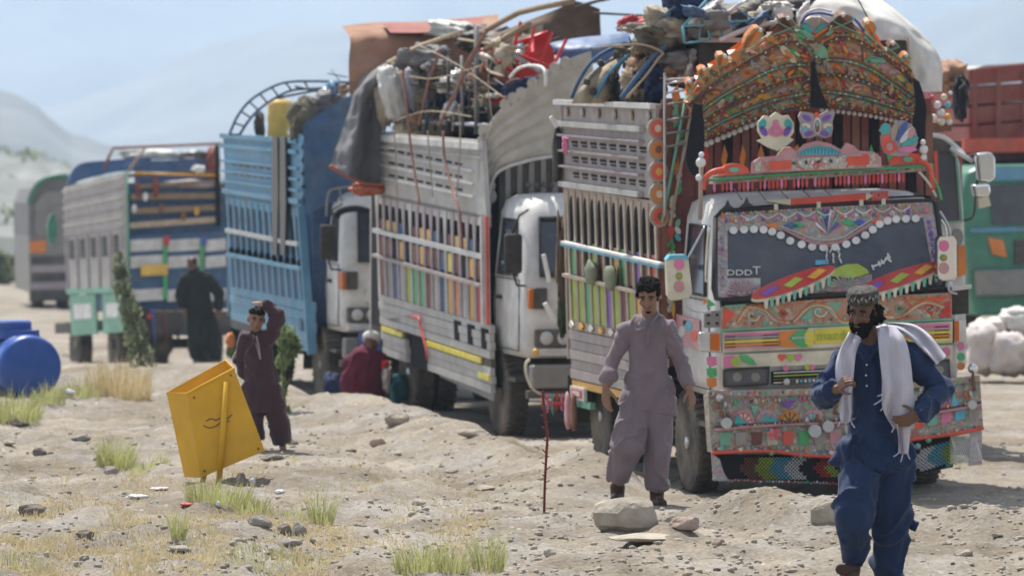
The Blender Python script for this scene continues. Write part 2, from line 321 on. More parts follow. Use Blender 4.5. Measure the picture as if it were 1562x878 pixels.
def hit(px, py, Y0=24, Y1=200):
    o, d = ray(px, py); Ys = np.linspace(Y0, Y1, 900); xs = o.x + d.x / d.y * Ys; zs = o.z + d.z / d.y * Ys
    h = height(xs, Ys); k = np.argmax(zs <= h)
    if zs[k] > h[k]: k = len(Ys) - 1
    return Vector((xs[k], Ys[k], h[k]))
def ppm(p): return FPX / p.y
def ground_material():
    m = bpy.data.materials.new('dry_earth'); m.use_nodes = True; t = m.node_tree; b = t.nodes['Principled BSDF']; b.inputs['Roughness'].default_value = .95; b.inputs['Specular IOR Level'].default_value = .15
    tc = t.nodes.new('ShaderNodeTexCoord')
    def nz(s, d=6, r=.6):
        n = t.nodes.new('ShaderNodeTexNoise'); n.inputs['Scale'].default_value = s; n.inputs['Detail'].default_value = d; n.inputs['Roughness'].default_value = r
        t.links.new(tc.outputs['Object'], n.inputs['Vector']); return n
    def ramp(n, a, b_, pa=.35, pb=.65):
        r = t.nodes.new('ShaderNodeValToRGB'); e = r.color_ramp.elements; e[0].position = pa; e[1].position = pb; e[0].color = (*a, 1); e[1].color = (*b_, 1); t.links.new(n.outputs['Fac'], r.inputs[0]); return r
    def mix(a, b_, f, mode='MIX'):
        x = t.nodes.new('ShaderNodeMixRGB'); x.blend_type = mode
        for s, v in ((x.inputs[0], f), (x.inputs[1], a), (x.inputs[2], b_)):
            if isinstance(v, (int, float)): s.default_value = v
            elif isinstance(v, tuple): s.default_value = (*v, 1)
            else: t.links.new(v, s)
        return x.outputs[0]
    base = ramp(nz(.5, 5), (.31, .275, .225), (.44, .40, .345)).outputs[0]
    grey = ramp(nz(1.3, 8, .7), (0, 0, 0), (1, 1, 1), .45, .6)
    c = mix(base, (.38, .365, .345), grey.outputs[0])
    fine = ramp(nz(26, 6, .75), (.55, .53, .50), (1.15, 1.13, 1.1), .3, .7)
    c = mix(c, fine.outputs[0], 1.0, 'MULTIPLY')
    vo = t.nodes.new('ShaderNodeTexVoronoi'); vo.inputs['Scale'].default_value = 19; t.links.new(tc.outputs['Object'], vo.inputs['Vector'])
    sp = t.nodes.new('ShaderNodeSeparateColor'); t.links.new(vo.outputs['Color'], sp.inputs[0])
    g = t.nodes.new('ShaderNodeMath'); g.operation = 'GREATER_THAN'; g.inputs[1].default_value = .80; t.links.new(sp.outputs[0], g.inputs[0])
    l = t.nodes.new('ShaderNodeMath'); l.operation = 'LESS_THAN'; l.inputs[1].default_value = .34; t.links.new(vo.outputs['Distance'], l.inputs[0])
    ml = t.nodes.new('ShaderNodeMath'); ml.operation = 'MULTIPLY'; t.links.new(g.outputs[0], ml.inputs[0]); t.links.new(l.outputs[0], ml.inputs[1])
    stone = ramp(nz(7), (.28, .26, .24), (.52, .50, .47))
    c = mix(c, stone.outputs[0], ml.outputs[0])
    pt = ramp(nz(.9, 7, .65), (.70, .66, .60), (1.04, 1.03, 1.02), .40, .60)
    c = mix(c, pt.outputs[0], 1.0, 'MULTIPLY')
    t.links.new(c, b.inputs['Base Color'])
    bp = t.nodes.new('ShaderNodeBump'); bp.inputs['Strength'].default_value = .9; bp.inputs['Distance'].default_value = .03
    ad = t.nodes.new('ShaderNodeMath'); ad.operation = 'MULTIPLY_ADD'; ad.inputs[1].default_value = .5; t.links.new(ml.outputs[0], ad.inputs[0]); t.links.new(nz(18, 8, .7).outputs['Fac'], ad.inputs[2])
    t.links.new(ad.outputs[0], bp.inputs['Height']); t.links.new(bp.outputs[0], b.inputs['Normal'])
    return m
def np_grid(name, X, Y, Z, m, smooth=True):
    r, c = X.shape; v = np.stack([X, Y, Z], -1).reshape(-1, 3); idx = np.arange(r * c).reshape(r, c)
    f = np.stack([idx[:-1, :-1], idx[:-1, 1:], idx[1:, 1:], idx[1:, :-1]], -1).reshape(-1, 4)
    me = bpy.data.meshes.new(name); me.vertices.add(len(v)); me.vertices.foreach_set('co', v.ravel())
    me.loops.add(f.size); me.loops.foreach_set('vertex_index', f.ravel()); me.polygons.add(len(f)); me.polygons.foreach_set('loop_start', np.arange(len(f)) * 4)
    me.update(calc_edges=True); me.validate()
    return link(me, name, m, None, smooth)
rows = np.concatenate([np.linspace(-30, 24, 28), np.exp(np.linspace(math.log(25), math.log(82), 520)), np.exp(np.linspace(math.log(85), math.log(11000), 110))])
u = np.concatenate([-np.exp(np.linspace(math.log(2.2), math.log(.16), 22)), np.linspace(-.15, .15, 330), np.exp(np.linspace(math.log(.16), math.log(2.2), 22))])
YY, UU = np.meshgrid(rows, u, indexing='ij'); XX = UU * np.maximum(YY, 24)
XX = np.where(YY < 24, UU * 24, XX)
ZZ = height(XX, YY)
ground = tag(np_grid('ground', XX, YY, ZZ, ground_material()), kind='structure')

# ------------------------------------------------------------------ hills
def hill_mat(name, a, b_, s):
    return mat(name, tuple((x + y) / 2 for x, y in zip(a, b_)), rough=1, var=.35, scale=s)
def hill(name, D0, D1, prof, m, amp, fs, seed, n=(90, 420), span=1.0):
    px = [p[0] for p in prof]; py = [p[1] for p in prof]
    uu = np.concatenate([np.linspace(-span, -.13, 70), np.linspace(-.125, .125, n[1] - 140), np.linspace(.13, span, 70)])
    yy = np.linspace(D0, D1, n[0]); Yg, Ug = np.meshgrid(yy, uu, indexing='ij'); Xg = Ug * Yg
    top = (270 - np.interp(781 + Ug * FPX, px, py)) / FPX * (D0 + .75 * (D1 - D0)) + CAMZ
    t = np.clip((Yg - D0) / (D1 - D0), 0, 1); prof_t = np.where(t < .75, np.sin(t / .75 * math.pi / 2) ** 1.2, np.cos((t - .75) / .25 * math.pi / 2))
    rn = fbm(Xg / fs, Yg / fs, 5, seed, True)
    env = np.sin(np.clip(t / .75, 0, 1) * math.pi) + .12
    Z = np.maximum(top * prof_t + rn * amp * env, -8) - 3 * (t < .02)
    return tag(np_grid(name, Xg, Yg, Z, m), kind='structure')
hill('far_mountains', 3800, 5200, [(-9000, -40), (-3000, -200), (-800, -60), (-200, -110), (0, -40), (120, -25), (200, -8), (270, -2), (330, 8), (380, 30), (420, 36), (450, 30), (500, 12), (560, 2), (620, -14), (800, -40), (1100, -30), (1280, -5), (1330, 6), (1370, 9), (1420, 2), (1480, -12), (1562, -25), (2200, -120), (4000, -60), (9000, -40)],
     hill_mat('mountain_rock', (.07, .07, .08), (.13, .12, .12), .004), 75, 480, 3)
hill('mountain_spur', 2700, 3600, [(-9000, 200), (-1500, 100), (-300, 200), (0, 215), (100, 190), (200, 160), (300, 120), (380, 100), (450, 92), (520, 110), (700, 120), (1000, 150), (1300, 120), (1420, 90), (1520, 70), (1640, 60), (2500, 120), (9000, 200)],
     hill_mat('spur_rock', (.11, .11, .11), (.19, .18, .17), .006), 60, 420, 9)
hill('dark_hill', 900, 1500, [(-9000, 240), (-700, 200), (-250, 120), (-80, 140), (0, 162), (30, 172), (60, 190), (85, 215), (110, 240), (160, 255), (260, 262), (500, 268), (1200, 266), (1500, 258), (9000, 240)],
     hill_mat('hill_rock', (.13, .14, .15), (.19, .20, .20), .02), 7, 120, 14)
hill('scrub_slope', 190, 420, [(-9000, 200), (-400, 215), (-100, 232), (0, 250), (60, 262), (110, 280), (200, 300), (1500, 300), (1700, 280), (9000, 230)],
     hill_mat('scrub_earth', (.15, .16, .15), (.27, .28, .27), .25), 2.0, 18, 17)
# ------------------------------------------------------------------ haze: one closed box of even air
hz = B().box(-5400, 5400, -60, 5300, -14, 420).build('haze', None, None)
hm = bpy.data.materials.new('haze_air'); hm.use_nodes = True; t_ = hm.node_tree; t_.nodes.clear()
o_ = t_.nodes.new('ShaderNodeOutputMaterial'); pv = t_.nodes.new('ShaderNodeVolumePrincipled'); pv.inputs['Color'].default_value = (.63, .80, 1, 1)
pv.inputs['Density'].default_value = 2.9e-4; pv.inputs['Anisotropy'].default_value = .28
t_.links.new(pv.outputs[0], o_.inputs['Volume']); hz.data.materials.append(hm); tag(hz, kind='stuff'); hz['label'] = 'pale blue haze over the valley'
# ================================================================== vehicle kit
TMP = bpy.data.scenes.new('scratch')
def evaluated_mesh(o):
    TMP.collection.objects.link(o); vl = TMP.view_layers[0]; vl.update(); me = bpy.data.meshes.new_from_object(o.evaluated_get(vl.depsgraph)); bpy.data.objects.remove(o); return me
def catmull(pts, n):
    pts = [Vector(p) for p in pts]
    if len(pts) == 2: return [pts[0].lerp(pts[1], i / (n - 1)) for i in range(n)]
    out = []; m = len(pts) - 1
    for i in range(n):
        t = i / (n - 1) * m; k = min(int(t), m - 1); f = t - k
        p0 = pts[max(k - 1, 0)]; p1 = pts[k]; p2 = pts[k + 1]; p3 = pts[min(k + 2, m)]
        out.append(.5 * ((2 * p1) + (p2 - p0) * f + (2 * p0 - 5 * p1 + 4 * p2 - p3) * f * f + (3 * p1 - p0 - 3 * p2 + p3) * f ** 3))
    return out
def surf(rows, nu, nv):
    """control rows of points -> smooth dense grid"""
    rr = [catmull(r_, nu) for r_ in rows]
    cols = [catmull([r_[j] for r_ in rr], nv) for j in range(nu)]
    return [[cols[j][i] for j in range(nu)] for i in range(nv)]
def wrinkle(rows, amp, sc, seed, nrm=(0, 1, 0)):
    nrm = Vector(nrm); o = Vector((seed * 7.3, seed * 3.1, 0))
    return [[p + nrm * (mnoise.noise(Vector((p.x * sc, p.y * sc * .5, p.z * sc * .6)) + o) * amp + mnoise.noise(p * sc * 2.7 + o) * amp * .4) for p in r_] for r_ in rows]
class Pl:
    """a plane of a vehicle on which shapes measured in the photograph are laid out; n points outwards"""
    def __init__(s, fr, p, n): s.fr = fr; s.p = Vector(p); s.n = Vector(n).normalized()
    def __call__(s, px, py, d=0.0): return s.fr.pl(px, py, s.p + s.n * d, s.n)
def plate(pl, name, pts, m, parent, d=.0, th=.02, bevel=0):
    p = [pl(x, y, d) for x, y in pts]
    return B().prism(p, -pl.n * th).build(name, m, parent, bevel=bevel)
def ellpts(cx, cy, rx, ry, n=14, rot=0, a0=0, a1=360):
    c, s = math.cos(R(rot)), math.sin(R(rot)); o = []
    full = abs(a1 - a0) >= 360
    for i in range(n if full else n + 1):
        t = R(a0 + (a1 - a0) * i / n); x, y = rx * math.cos(t), ry * math.sin(t); o.append((cx + x * c - y * s, cy + x * s + y * c))
    return o
def disc(pl, name, cx, cy, rx, ry, m, parent, d=.01, th=.015, n=12, rot=0): return plate(pl, name, ellpts(cx, cy, rx, ry, n, rot), m, parent, d, th)
def ball(pl, name, cx, cy, rpx, m, parent, d=.02, n=8, sq=1.0):
    c = pl(cx, cy, d); r = rpx * (pl.fr.M @ c).y / FPX
    o = B().ell((0, 0, 0), (r, r * sq, r), n, 6).build(name, m, parent, smooth=True); o.location = c; return o
def strip(pl, name, pts, wpx, m, parent, d=.01, n=None, th=.5, k=6):
    """a round moulding following a line"""
    if n: pts = [(q.x, q.y) for q in catmull([(x, y, 0) for x, y in pts], n)]
    p = [pl(x, y, d) for x, y in pts]; r = wpx / 2 * (pl.fr.M @ p[0]).y / FPX
    return B().tube(p, r, k).build(name, m, parent, smooth=True)
def flatstrip(pl, name, p, q, wpx, m, parent, d=.01, th=.02):
    dx, dy = q[0] - p[0], q[1] - p[1]; L = math.hypot(dx, dy); nx, ny = -dy / L * wpx / 2, dx / L * wpx / 2
    return plate(pl, name, [(p[0] + nx, p[1] + ny), (p[0] - nx, p[1] - ny), (q[0] - nx, q[1] - ny), (q[0] + nx, q[1] + ny)], m, parent, d, th)
def text(pl, name, s, cx, cy, hpx, m, parent, d=.02, wpx=None, rot=0, th=.004):
    cu = bpy.data.curves.new(name, 'FONT'); cu.body = s; cu.size = 1; cu.align_x = 'CENTER'; cu.align_y = 'CENTER'; cu.extrude = .02; cu.resolution_u = 3
    me = evaluated_mesh(bpy.data.objects.new(name, cu))
    me.name = name
    a = pl(cx, cy, d); ex = pl(cx + 10, cy, d) - a; ez = pl(cx, cy - 10, d) - a
    ww = max(v.co.x for v in me.vertices) - min(v.co.x for v in me.vertices)
    sx = hpx * 1.35 if wpx is None else wpx / max(ww, .01)
    ex *= sx / 10; ez *= hpx * 1.35 / 10
    if rot: ex, ez = ex * math.cos(R(rot)) + ez * math.sin(R(rot)), ez * math.cos(R(rot)) - ex * math.sin(R(rot))
    M = Matrix((ex, ez, pl.n * .15)).transposed().to_4x4(); M.translation = a
    me.transform(M); me.materials.clear(); return link(me, name, m, parent)
class Q:
    """bilinear patch on a side plane x=const from four photo points: top-left, top-right, bottom-left, bottom-right"""
    def __init__(s, fr, x, tl, tr, bl, br): s.fr = fr; s.x = x; s.c = [fr.s_(*p, x) for p in (tl, tr, bl, br)]
    def __call__(s, u, v, d=0.0):
        a = s.c[0].lerp(s.c[1], u); b = s.c[2].lerp(s.c[3], u); p = a.lerp(b, v); return Vector((s.x - d, p.y, p.z))
    def quad(s, u0, u1, v0, v1, d=.01, th=.03): return B().prism([s(u0, v0, d), s(u1, v0, d), s(u1, v1, d), s(u0, v1, d)], (th, 0, 0))
def lath(q, name, u, v0, v1, w0, w1, m, parent, d=.03, th=.03, mid=None):
    """tapering stake on the side; w in u units"""
    pts = [q(u - w0, v0, d), q(u + w0, v0, d)]
    if mid: pts += [q(u + mid, (v0 * .75 + v1 * .25), d)]
    pts += [q(u + w1, v1, d), q(u - w1, v1, d)]
    if mid: pts += [q(u - mid, (v0 * .75 + v1 * .25), d)]
    return B().prism(pts, (th, 0, 0)).build(name, m, parent)
_tyre = {}
def wheel(root, name, x, y, r=.44, wdt=.24, rim='white_paint', side=-1, hub='grey_metal'):
    key = (r, wdt, rim, hub)
    if key not in _tyre:
        b = B(); b.lathe([(r * .58, -wdt * .42), (r * .80, -wdt * .5), (r * .95, -wdt * .46), (r, -wdt * .36), (r * .985, 0), (r, wdt * .36), (r * .95, wdt * .46), (r * .80, wdt * .5), (r * .58, wdt * .42)], axis='X', n=36)
        for k in range(36):   # tread lugs
            t = 2 * math.pi * k / 36; c, s_ = math.cos(t), math.sin(t)
            for sx in (-1, 1):
                p = Vector((sx * wdt * .25, c * r * 1.0, s_ * r * 1.0)); b.bar(p + Vector((sx * wdt * .22, -s_ * .012, c * .012)), p - Vector((sx * wdt * .2, -s_ * .012, c * .012)), .028, .03, up=(0, c, s_))
        t = b.mesh('wheel'); t.materials.append(C('tyre_rubber'))
        b = B(); b.lathe([(r * .60, -wdt * .40), (r * .60, -wdt * .30), (r * .52, -wdt * .22), (r * .40, -wdt * .10), (r * .22, -wdt * .16), (r * .20, -wdt * .34), (r * .12, -wdt * .40)], axis='X', n=24)
        rm = b.mesh('rim'); rm.materials.append(C(rim))
        b = B()
        b.lathe([(r * .13, -wdt * .38), (r * .12, -wdt * .48), (r * .05, -wdt * .52)], axis='X', n=12)
        hb = b.mesh('hub'); hb.materials.append(C(hub)); _tyre[key] = (t, rm, hb)
    t, rm, hb = _tyre[key]
    M = Matrix.Translation((x, y, r - .01)) @ (Matrix.Identity(4) if side < 0 else Matrix.Rotation(math.pi, 4, 'Z')) @ Matrix.Rotation(rnd.random() * 6, 4, 'X')
    o = place(t, name, root, M); a = place(rm, 'rim', o, Matrix.Identity(4)); h_ = place(hb, 'hub', o, Matrix.Identity(4)); return o
def rring(z, yf, yr, hw, rc, tilt=0, n=4):
    """horizontal rounded rectangle, front corners rc, rear corners small"""
    pts = []
    for cx, cy, r_, a0 in ((-hw + rc, yf + rc, rc, 180), (hw - rc, yf + rc, rc, 270), (hw - .04, yr - .04, .04, 0), (-hw + .04, yr - .04, .04, 90)):
        for k in range(n + 1):
            t = R(a0 + 90 * k / n); pts.append(Vector((cx + r_ * math.cos(t), cy + r_ * math.sin(t), z)))
    return pts
def loft(b, rings, cap0=True, cap1=True):
    n = len(rings[0]); o = len(b.v); b.v += [tuple(p) for r_ in rings for p in r_]
    for i in range(len(rings) - 1):
        for k in range(n): b.f.append((o + i * n + k, o + i * n + (k + 1) % n, o + (i + 1) * n + (k + 1) % n, o + (i + 1) * n + k))
    if cap0: b.f.append(tuple(o + k for k in range(n))[::-1])
    if cap1: b.f.append(tuple(o + (len(rings) - 1) * n + k for k in range(n)))
    return b
def chassis(root, ylen, m='dark_metal', yfw=1.1, yrw=4.6, r=.44, rim='white_paint', dual=True, hub='grey_metal'):
    b = B(); b.box(-.45, -.33, .3, ylen, .62, .82); b.box(.33, .45, .3, ylen, .62, .82)
    for yy in (.6, 2.3, 3.4, yrw, ylen - .2): b.box(-.44, .44, yy - .05, yy + .05, .64, .78)
    b.tube([(-.95, yfw, r), (.95, yfw, r)], .06, 8); b.tube([(-.95, yrw, r), (.95, yrw, r)], .08, 8); b.ell((0, yrw, r), (.22, .24, .22), 10, 8)
    b.build('chassis', C(m), root)
    B().tube([(-.1, 1.5, .65), (-.05, yrw - .2, .5)], .05, 8).build('drive_shaft', C(m), root)
    b = B(); b.lathe([(.02, 0), (.24, .02), (.24, .78), (.02, .8)], (0, 0, 0), 'Y', 16); o = b.build('fuel_tank', C('grey_metal'), root, smooth=False); o.location = (.78, 2.4, .62)
    b = B(); b.box(-.9, -.55, 2.5, 3.0, .5, .82).build('battery_box', C(m), root)
    for x, sd in ((-.97, -1), (.97, 1)):
        wheel(root, 'wheel', x, yfw, r, .22, rim, sd, hub)
        wheel(root, 'wheel', x * 1.02, yrw, r, .22, rim, sd, hub)
        if dual: wheel(root, 'wheel', x * .76, yrw, r, .22, rim, sd, hub)
        B().prism([(x - .16, yfw + .62, .82), (x + .16, yfw + .62, .82), (x + .16, yfw + .66, .34), (x - .16, yfw + .66, .34)], (0, .015, 0)).build('mud_flap', C('black_rubber'), root)
        B().prism([(x - .25, yrw + .75, .75), (x + .15, yrw + .75, .75), (x + .15, yrw + .79, .3), (x - .25, yrw + .79, .3)], (0, .015, 0)).build('mud_flap', C('black_rubber'), root)
def leaf_spring(root, x, y, L=1.0):
    b = B()
    for k in range(6): b.bar((x, y - L / 2 + k * .07, .52 + k * .022 + .08), (x, y + L / 2 - k * .07, .52 + k * .022 + .08), .07, .018)
    return b.build('leaf_spring', C('dark_metal'), root)
def cab(fr, root, paint, glass='glass', W=1.03, zt=2.5, yr=1.45, belt=1.62, zb=.86, stripe=None):
    """cab-over truck cab in metres: shell, windscreen, doors, side glass, pillars"""
    s = zt / 2.5
    rings = [rring(zb, .06, yr, W - .02, .10), rring(zb + .15, .03, yr, W, .11), rring(1.35, .02, yr, W + .01, .12), rring(belt, .05, yr, W, .12), rring(belt + .35, .18, yr, W - .035, .13),
             rring(zt - .20, .35, yr, W - .07, .15), rring(zt - .08, .43, yr - .02, W - .11, .18), rring(zt - .02, .54, yr - .06, W - .22, .22), rring(zt, .72, yr - .15, W - .40, .2)]
    b = loft(B(), rings, cap0=True, cap1=True); shell = b.build('cab_shell', C(paint), root, smooth=False)
    for p in shell.data.polygons: p.use_smooth = len(p.vertices) == 4
    # side windows + door seams both sides
    for sx in (-1, 1):
        x = sx * (W + .012)
        def side(p): return [(sx * (W + .014 - .10 * max(0, (z - belt) / (zt - belt))) , y, z) for y, z in p]
        y1 = yr - .22
        win = side([(.42, belt + .06), (y1, belt + .06), (y1, zt - .26), (.62, zt - .26)])
        B().prism(win, (-sx * .03, 0, 0)).build('side_window', C(glass), root)
        b = B(); b.tube([Vector(p) + Vector((sx * .004, 0, 0)) for p in win], .017, 6, closed=True).build('window_rubber', C('black_rubber'), root)
        dz = [(.30, zb + .06), (yr - .10, zb + .06), (yr - .10, belt + .02), (.30, belt + .02)]
        b = B(); b.tube([(sx * (W + .012), y, z) for y, z in dz], .006, 4, closed=True).build('door_seam', C('black_rubber'), root)
        h_ = B().box(min(x, x + sx * .02), max(x, x + sx * .02), yr - .38, yr - .22, 1.42, 1.46).build('door_handle', C('black_rubber'), root)
        st = B(); st.box(min(sx * (W - .25), sx * (W + .03)), max(sx * (W - .25), sx * (W + .03)), .35, .75, .60, .64).build('step', C('dark_metal'), root)
    return shell
def drape(name, ctrl, m, parent=None, nu=28, nv=28, amp=.05, sc=3.0, seed=1, th=.02, nrm=(0, -1, 0), smooth=True):
    rows = wrinkle(surf(ctrl, nu, nv), amp, sc, seed, nrm)
    return B().sheet(rows, Vector(nrm) * -th).build(name, m, parent, smooth=smooth)
def lump(name, c, r, m, parent=None, seed=1, amp=.22, nu=36, nv=24, sc=1.6, flat=None, rot=None, pinch=0):
    """a tied bundle, sack or crumpled thing: noise-shaped closed skin"""
    b = B(); b.ell((0, 0, 0), (1, 1, 1), nu, nv); vs_ = []
    o = Vector((seed * 3.7, seed * 1.3, seed * 5.1)); r = Vector(r)
    for p in b.v:
        q = Vector(p); k = 1 + mnoise.noise(q * sc + o) * amp * 1.6 + mnoise.noise(q * sc * 2.6 + o) * amp * .7 
        fl = mnoise.noise(Vector((q.x * 2.2, q.y * 2.2, q.z * 1.1)) * sc + o * 2); fl2 = mnoise.noise(Vector((q.x * 1.5, q.y * 4, q.z * 4.5)) * sc + o * 3)
        k += amp * (.55 * max(0, 1 - abs(fl) * 5) + .4 * max(0, 1 - abs(fl2) * 5)) - amp * .3
        q = Vector((math.copysign(abs(q.x) ** .8, q.x), math.copysign(abs(q.y) ** .8, q.y), math.copysign(abs(q.z) ** .8, q.z))) * k
        if pinch: f = 1 - pinch * math.exp(-(q.z * 5) ** 2) * .5; q.x *= f; q.y *= f
        q = Vector((q.x * r.x, q.y * r.y, q.z * r.z))
        if rot is not None: q = rot @ q
        vs_.append(q)
    b.v = vs_; ob = b.build(name, m, parent, smooth=True); ob.location = c; return ob
# ================================================================== front painted truck
t1 = thing('painted_truck', 'richly painted truck nearest the camera with fan-shaped crown and beaded windscreen', 'truck', T1.M, 'trucks parked in a line')
FP = Pl(T1, (0, 0, 0), (0, -1, 0))
def FY(y): return Pl(T1, (0, y, 0), (0, -1, 0))
chassis(t1, 5.0, yrw=4.35, r=.43, rim='blue_paint', hub='steel')
for x in (-.6, .6): leaf_spring(t1, x, 4.35); leaf_spring(t1, x, 1.05)
cab(T1, t1, 'white_paint', W=1.04, zt=2.53, yr=1.36, belt=1.64)
# --- cab roof front edge, corner posts
G1 = FY(.03)
# panels on the cab front (photo outline -> plane)
plate(FY(.0), 'scroll_panel', [(1101, 466), (1225, 458), (1330, 452), (1452, 446), (1452, 485), (1330, 492), (1101, 502)], C('art_scroll'), t1, .02, .03)
P = FY(-.025)
# scroll work
for cx, cy, r_ in [(1148, 481, 11), (1194, 476, 8), (1250, 474, 12), (1372, 469, 9), (1420, 468, 12)]:
    pts = [(cx + (r_ * (1 - .11 * k)) * math.cos(.75 * k), cy + (r_ * (1 - .11 * k)) * .95 * math.sin(.75 * k)) for k in range(9)]
    strip(P, 'scroll', pts, 3.0, C(rnd.choice(['cream_paint', 'scarlet_paint', 'orange_paint', 'mint_paint'])), t1, .004, n=18, k=4)
    disc(P, 'scroll_eye', cx, cy, 4, 4, C(rnd.choice(['maroon_paint', 'mint_paint', 'brown_paint'])), t1, .006, .01)
for o_, mm in ((0, 'orange_paint'), (3.2, 'cream_paint')):
    strip(P, 'scroll_band', [(1125, 490 + o_), (1140, 468 + o_ * .5), (1165, 470 + o_), (1185, 488 + o_ * .4), (1210, 489 + o_ * .5), (1228, 470 + o_), (1245, 462 + o_), (1268, 468 + o_), (1280, 486 + o_), (1300, 488 + o_), (1320, 472 + o_), (1350, 480 + o_), (1375, 482), (1395, 466 + o_), (1415, 458 + o_), (1440, 466 + o_)], 3.2, C(mm), t1, .003, n=60, k=4)
for q in [[(1104, 468), (1122, 478), (1104, 500)], [(1105, 466), (1140, 463), (1128, 472), (1112, 473)], [(1258, 462), (1284, 460), (1272, 482)], [(1440, 462), (1450, 459), (1450, 484), (1434, 484)], [(1222, 486), (1238, 470), (1240, 490)], [(1395, 456), (1448, 452), (1436, 460)]]:
    plate(P, 'painted_leaf', q, C(rnd.choice(['mint_paint', 'red_paint', 'mint_paint', 'scarlet_paint'])), t1, .006, .01)
for k in range(9): ball(P, 'stud', 1158 + k * 3.4, 474 + k * 2.1, 1.5, C('white_paint'), t1, .008, 6)
for k in range(7): ball(P, 'stud', 1262 + k * 2.6, 470 + k * 3.0, 1.5, C('white_paint'), t1, .008, 6)
for k in range(12): ball(P, 'stud', 1400 + k * 3.6, 473 + 5 * math.sin(k), 1.5, C(rnd.choice(['white_paint', 'cream_paint'])), t1, .008, 6)
flatstrip(P, 'chrome_moulding', (1100, 503.5), (1453, 486.5), 3, C('mint_paint'), t1, .01, .02)
# --- grille
plate(FY(-.01), 'grille_panel', [(1103, 507), (1453, 490), (1453, 522), (1103, 537)], C('cream_paint'), t1, .015, .04)
GP = FY(-.03)
def gl(x, t): return (507 + (490 - 507) * (x - 1103) / 350) * (1 - t) + (537 + (522 - 537) * (x - 1103) / 350) * t
for k, mm in enumerate(['pink_paint', 'mauve_paint', 'yellow_paint', 'orange_paint', 'rose_paint']):
    for x0, x1 in ((1106, 1189), (1352, 1450)):
        t_ = .14 + k * .175
        flatstrip(GP, 'grille_bar', (x0, gl(x0, t_)), (x1, gl(x1, t_)), 3.6, C(mm if x0 < 1200 else ['pink_paint', 'rose_paint', 'yellow_paint', 'orange_paint', 'yellow_paint'][k]), t1, .012, .02)
        if k < 4:
            t2_ = t_ + .0875
            for a, b_ in ((x0, x0 + 16), (x1 - 24, x1 - 2)): flatstrip(GP, 'grille_slot', (a, gl(a, t2_)), (b_, gl(b_, t2_)), 2.6, C('interior_dark'), t1, .010, .012)
plate(GP, 'arrow_plate', [(1190, 505), (1204, 504), (1226, 503), (1234, 500), (1348, 494), (1348, 524), (1215, 531), (1194, 529), (1188, 517)], C('cream_paint'), t1, .014, .02)
plate(GP, 'arrow_head', [(1191, 505), (1216, 503), (1202, 516), (1218, 530), (1193, 529), (1188, 517)], C('orange_paint'), t1, .02, .01)
plate(GP, 'arrow_head', [(1216, 504), (1232, 501), (1232, 529), (1220, 530), (1203, 516)], C('green_paint'), t1, .022, .01)
disc(GP, 'painted_dot', 1235, 515, 8, 13, C('yellow_paint'), t1, .024, .01)
plate(GP, 'name_plate', [(1243, 502), (1300, 498), (1300, 521), (1243, 524)], C('yellow_paint'), t1, .026, .012)
text(GP, 'maker_lettering', 'mazda', 1272, 511.5, 15, C('lime_paint'), t1, .034, wpx=52, rot=2.6)
for x, c_ in ((1312, 'orange_paint'), (1326, 'green_paint'), (1340, 'yellow_paint')): disc(GP, 'painted_dot', x, gl(x, .5), 6, 10, C(c_), t1, .026, .01)
for k in range(6): flatstrip(GP, 'painted_stroke', (1209 + k * 4, 515.5 - k * .2), (1211.4 + k * 4, 515.3 - k * .2), 3, C('white_paint'), t1, .032, .006)
# --- cream strip
plate(FY(-.005), 'cream_strip', [(1103, 541), (1453, 526), (1453, 550), (1340, 553), (1103, 561)], C('cream_paint'), t1, .015, .04)
CP1 = FY(-.025)
plate(CP1, 'painted_leaf', [(1104, 543), (1122, 542), (1116, 550), (1120, 560), (1104, 560)], C('pink_paint'), t1, .01, .01)
disc(CP1, 'painted_dot', 1122, 551, 7.5, 7, C('lime_paint'), t1, .013, .01)
plate(CP1, 'painted_leaf', [(1128, 541), (1140, 541), (1150, 549), (1154, 556), (1140, 555), (1133, 550)], C('green_paint'), t1, .012, .01)
for x, c_ in ((1193, 'scarlet_paint'), (1206, 'lime_paint'), (1218, 'pink_paint')):
    plate(CP1, 'painted_heart', [(x, 551), (x - 6, 545), (x - 5, 540.5), (x - 2, 539.5), (x, 542), (x + 2, 539.5), (x + 5, 540.5), (x + 6, 545)], C(c_), t1, .01, .01)
for x, c_ in ((1432, 'lime_paint'), (1444, 'pink_paint'), (1420, 'green_paint')): disc(CP1, 'painted_dot', x, 536, 6, 7, C(c_), t1, .01, .01)
# --- headlights
LP = FY(-.0)
for pts in ([(1104, 564), (1174, 559), (1172, 586), (1104, 590)], [(1388, 552), (1448, 548), (1450, 576), (1390, 580)]):
    plate(LP, 'headlight', pts, C('dark_metal'), t1, .03, .05, bevel=.01)
    cx = sum(p[0] for p in pts) / 4; cy_ = sum(p[1] for p in pts) / 4
    plate(LP, 'headlight_lens', [(cx + (x - cx) * .86, cy_ + (y - cy_) * .76) for x, y in pts], C('glass'), t1, .034, .01)
    for k in (-1, 1): disc(LP, 'lamp_bulb', cx + k * 14, cy_, 7, 7, C('grey_metal'), t1, .036, .012)
    strip(LP, 'headlight_rim', [(x, y) for x, y in pts] + [pts[0]], 2.4, C('black_rubber'), t1, .036, k=5)
plate(LP, 'lower_grille', [(1178, 566), (1385, 556), (1385, 578), (1178, 586)], C('interior_dark'), t1, .015, .03)
for k, c_ in enumerate(['steel', 'lime_paint', 'brown_paint', 'steel']):
    flatstrip(LP, 'grille_bar', (1180, 568.5 + k * 5), (1384, 559 + k * 5), 1.8, C(c_), t1, .022, .012)
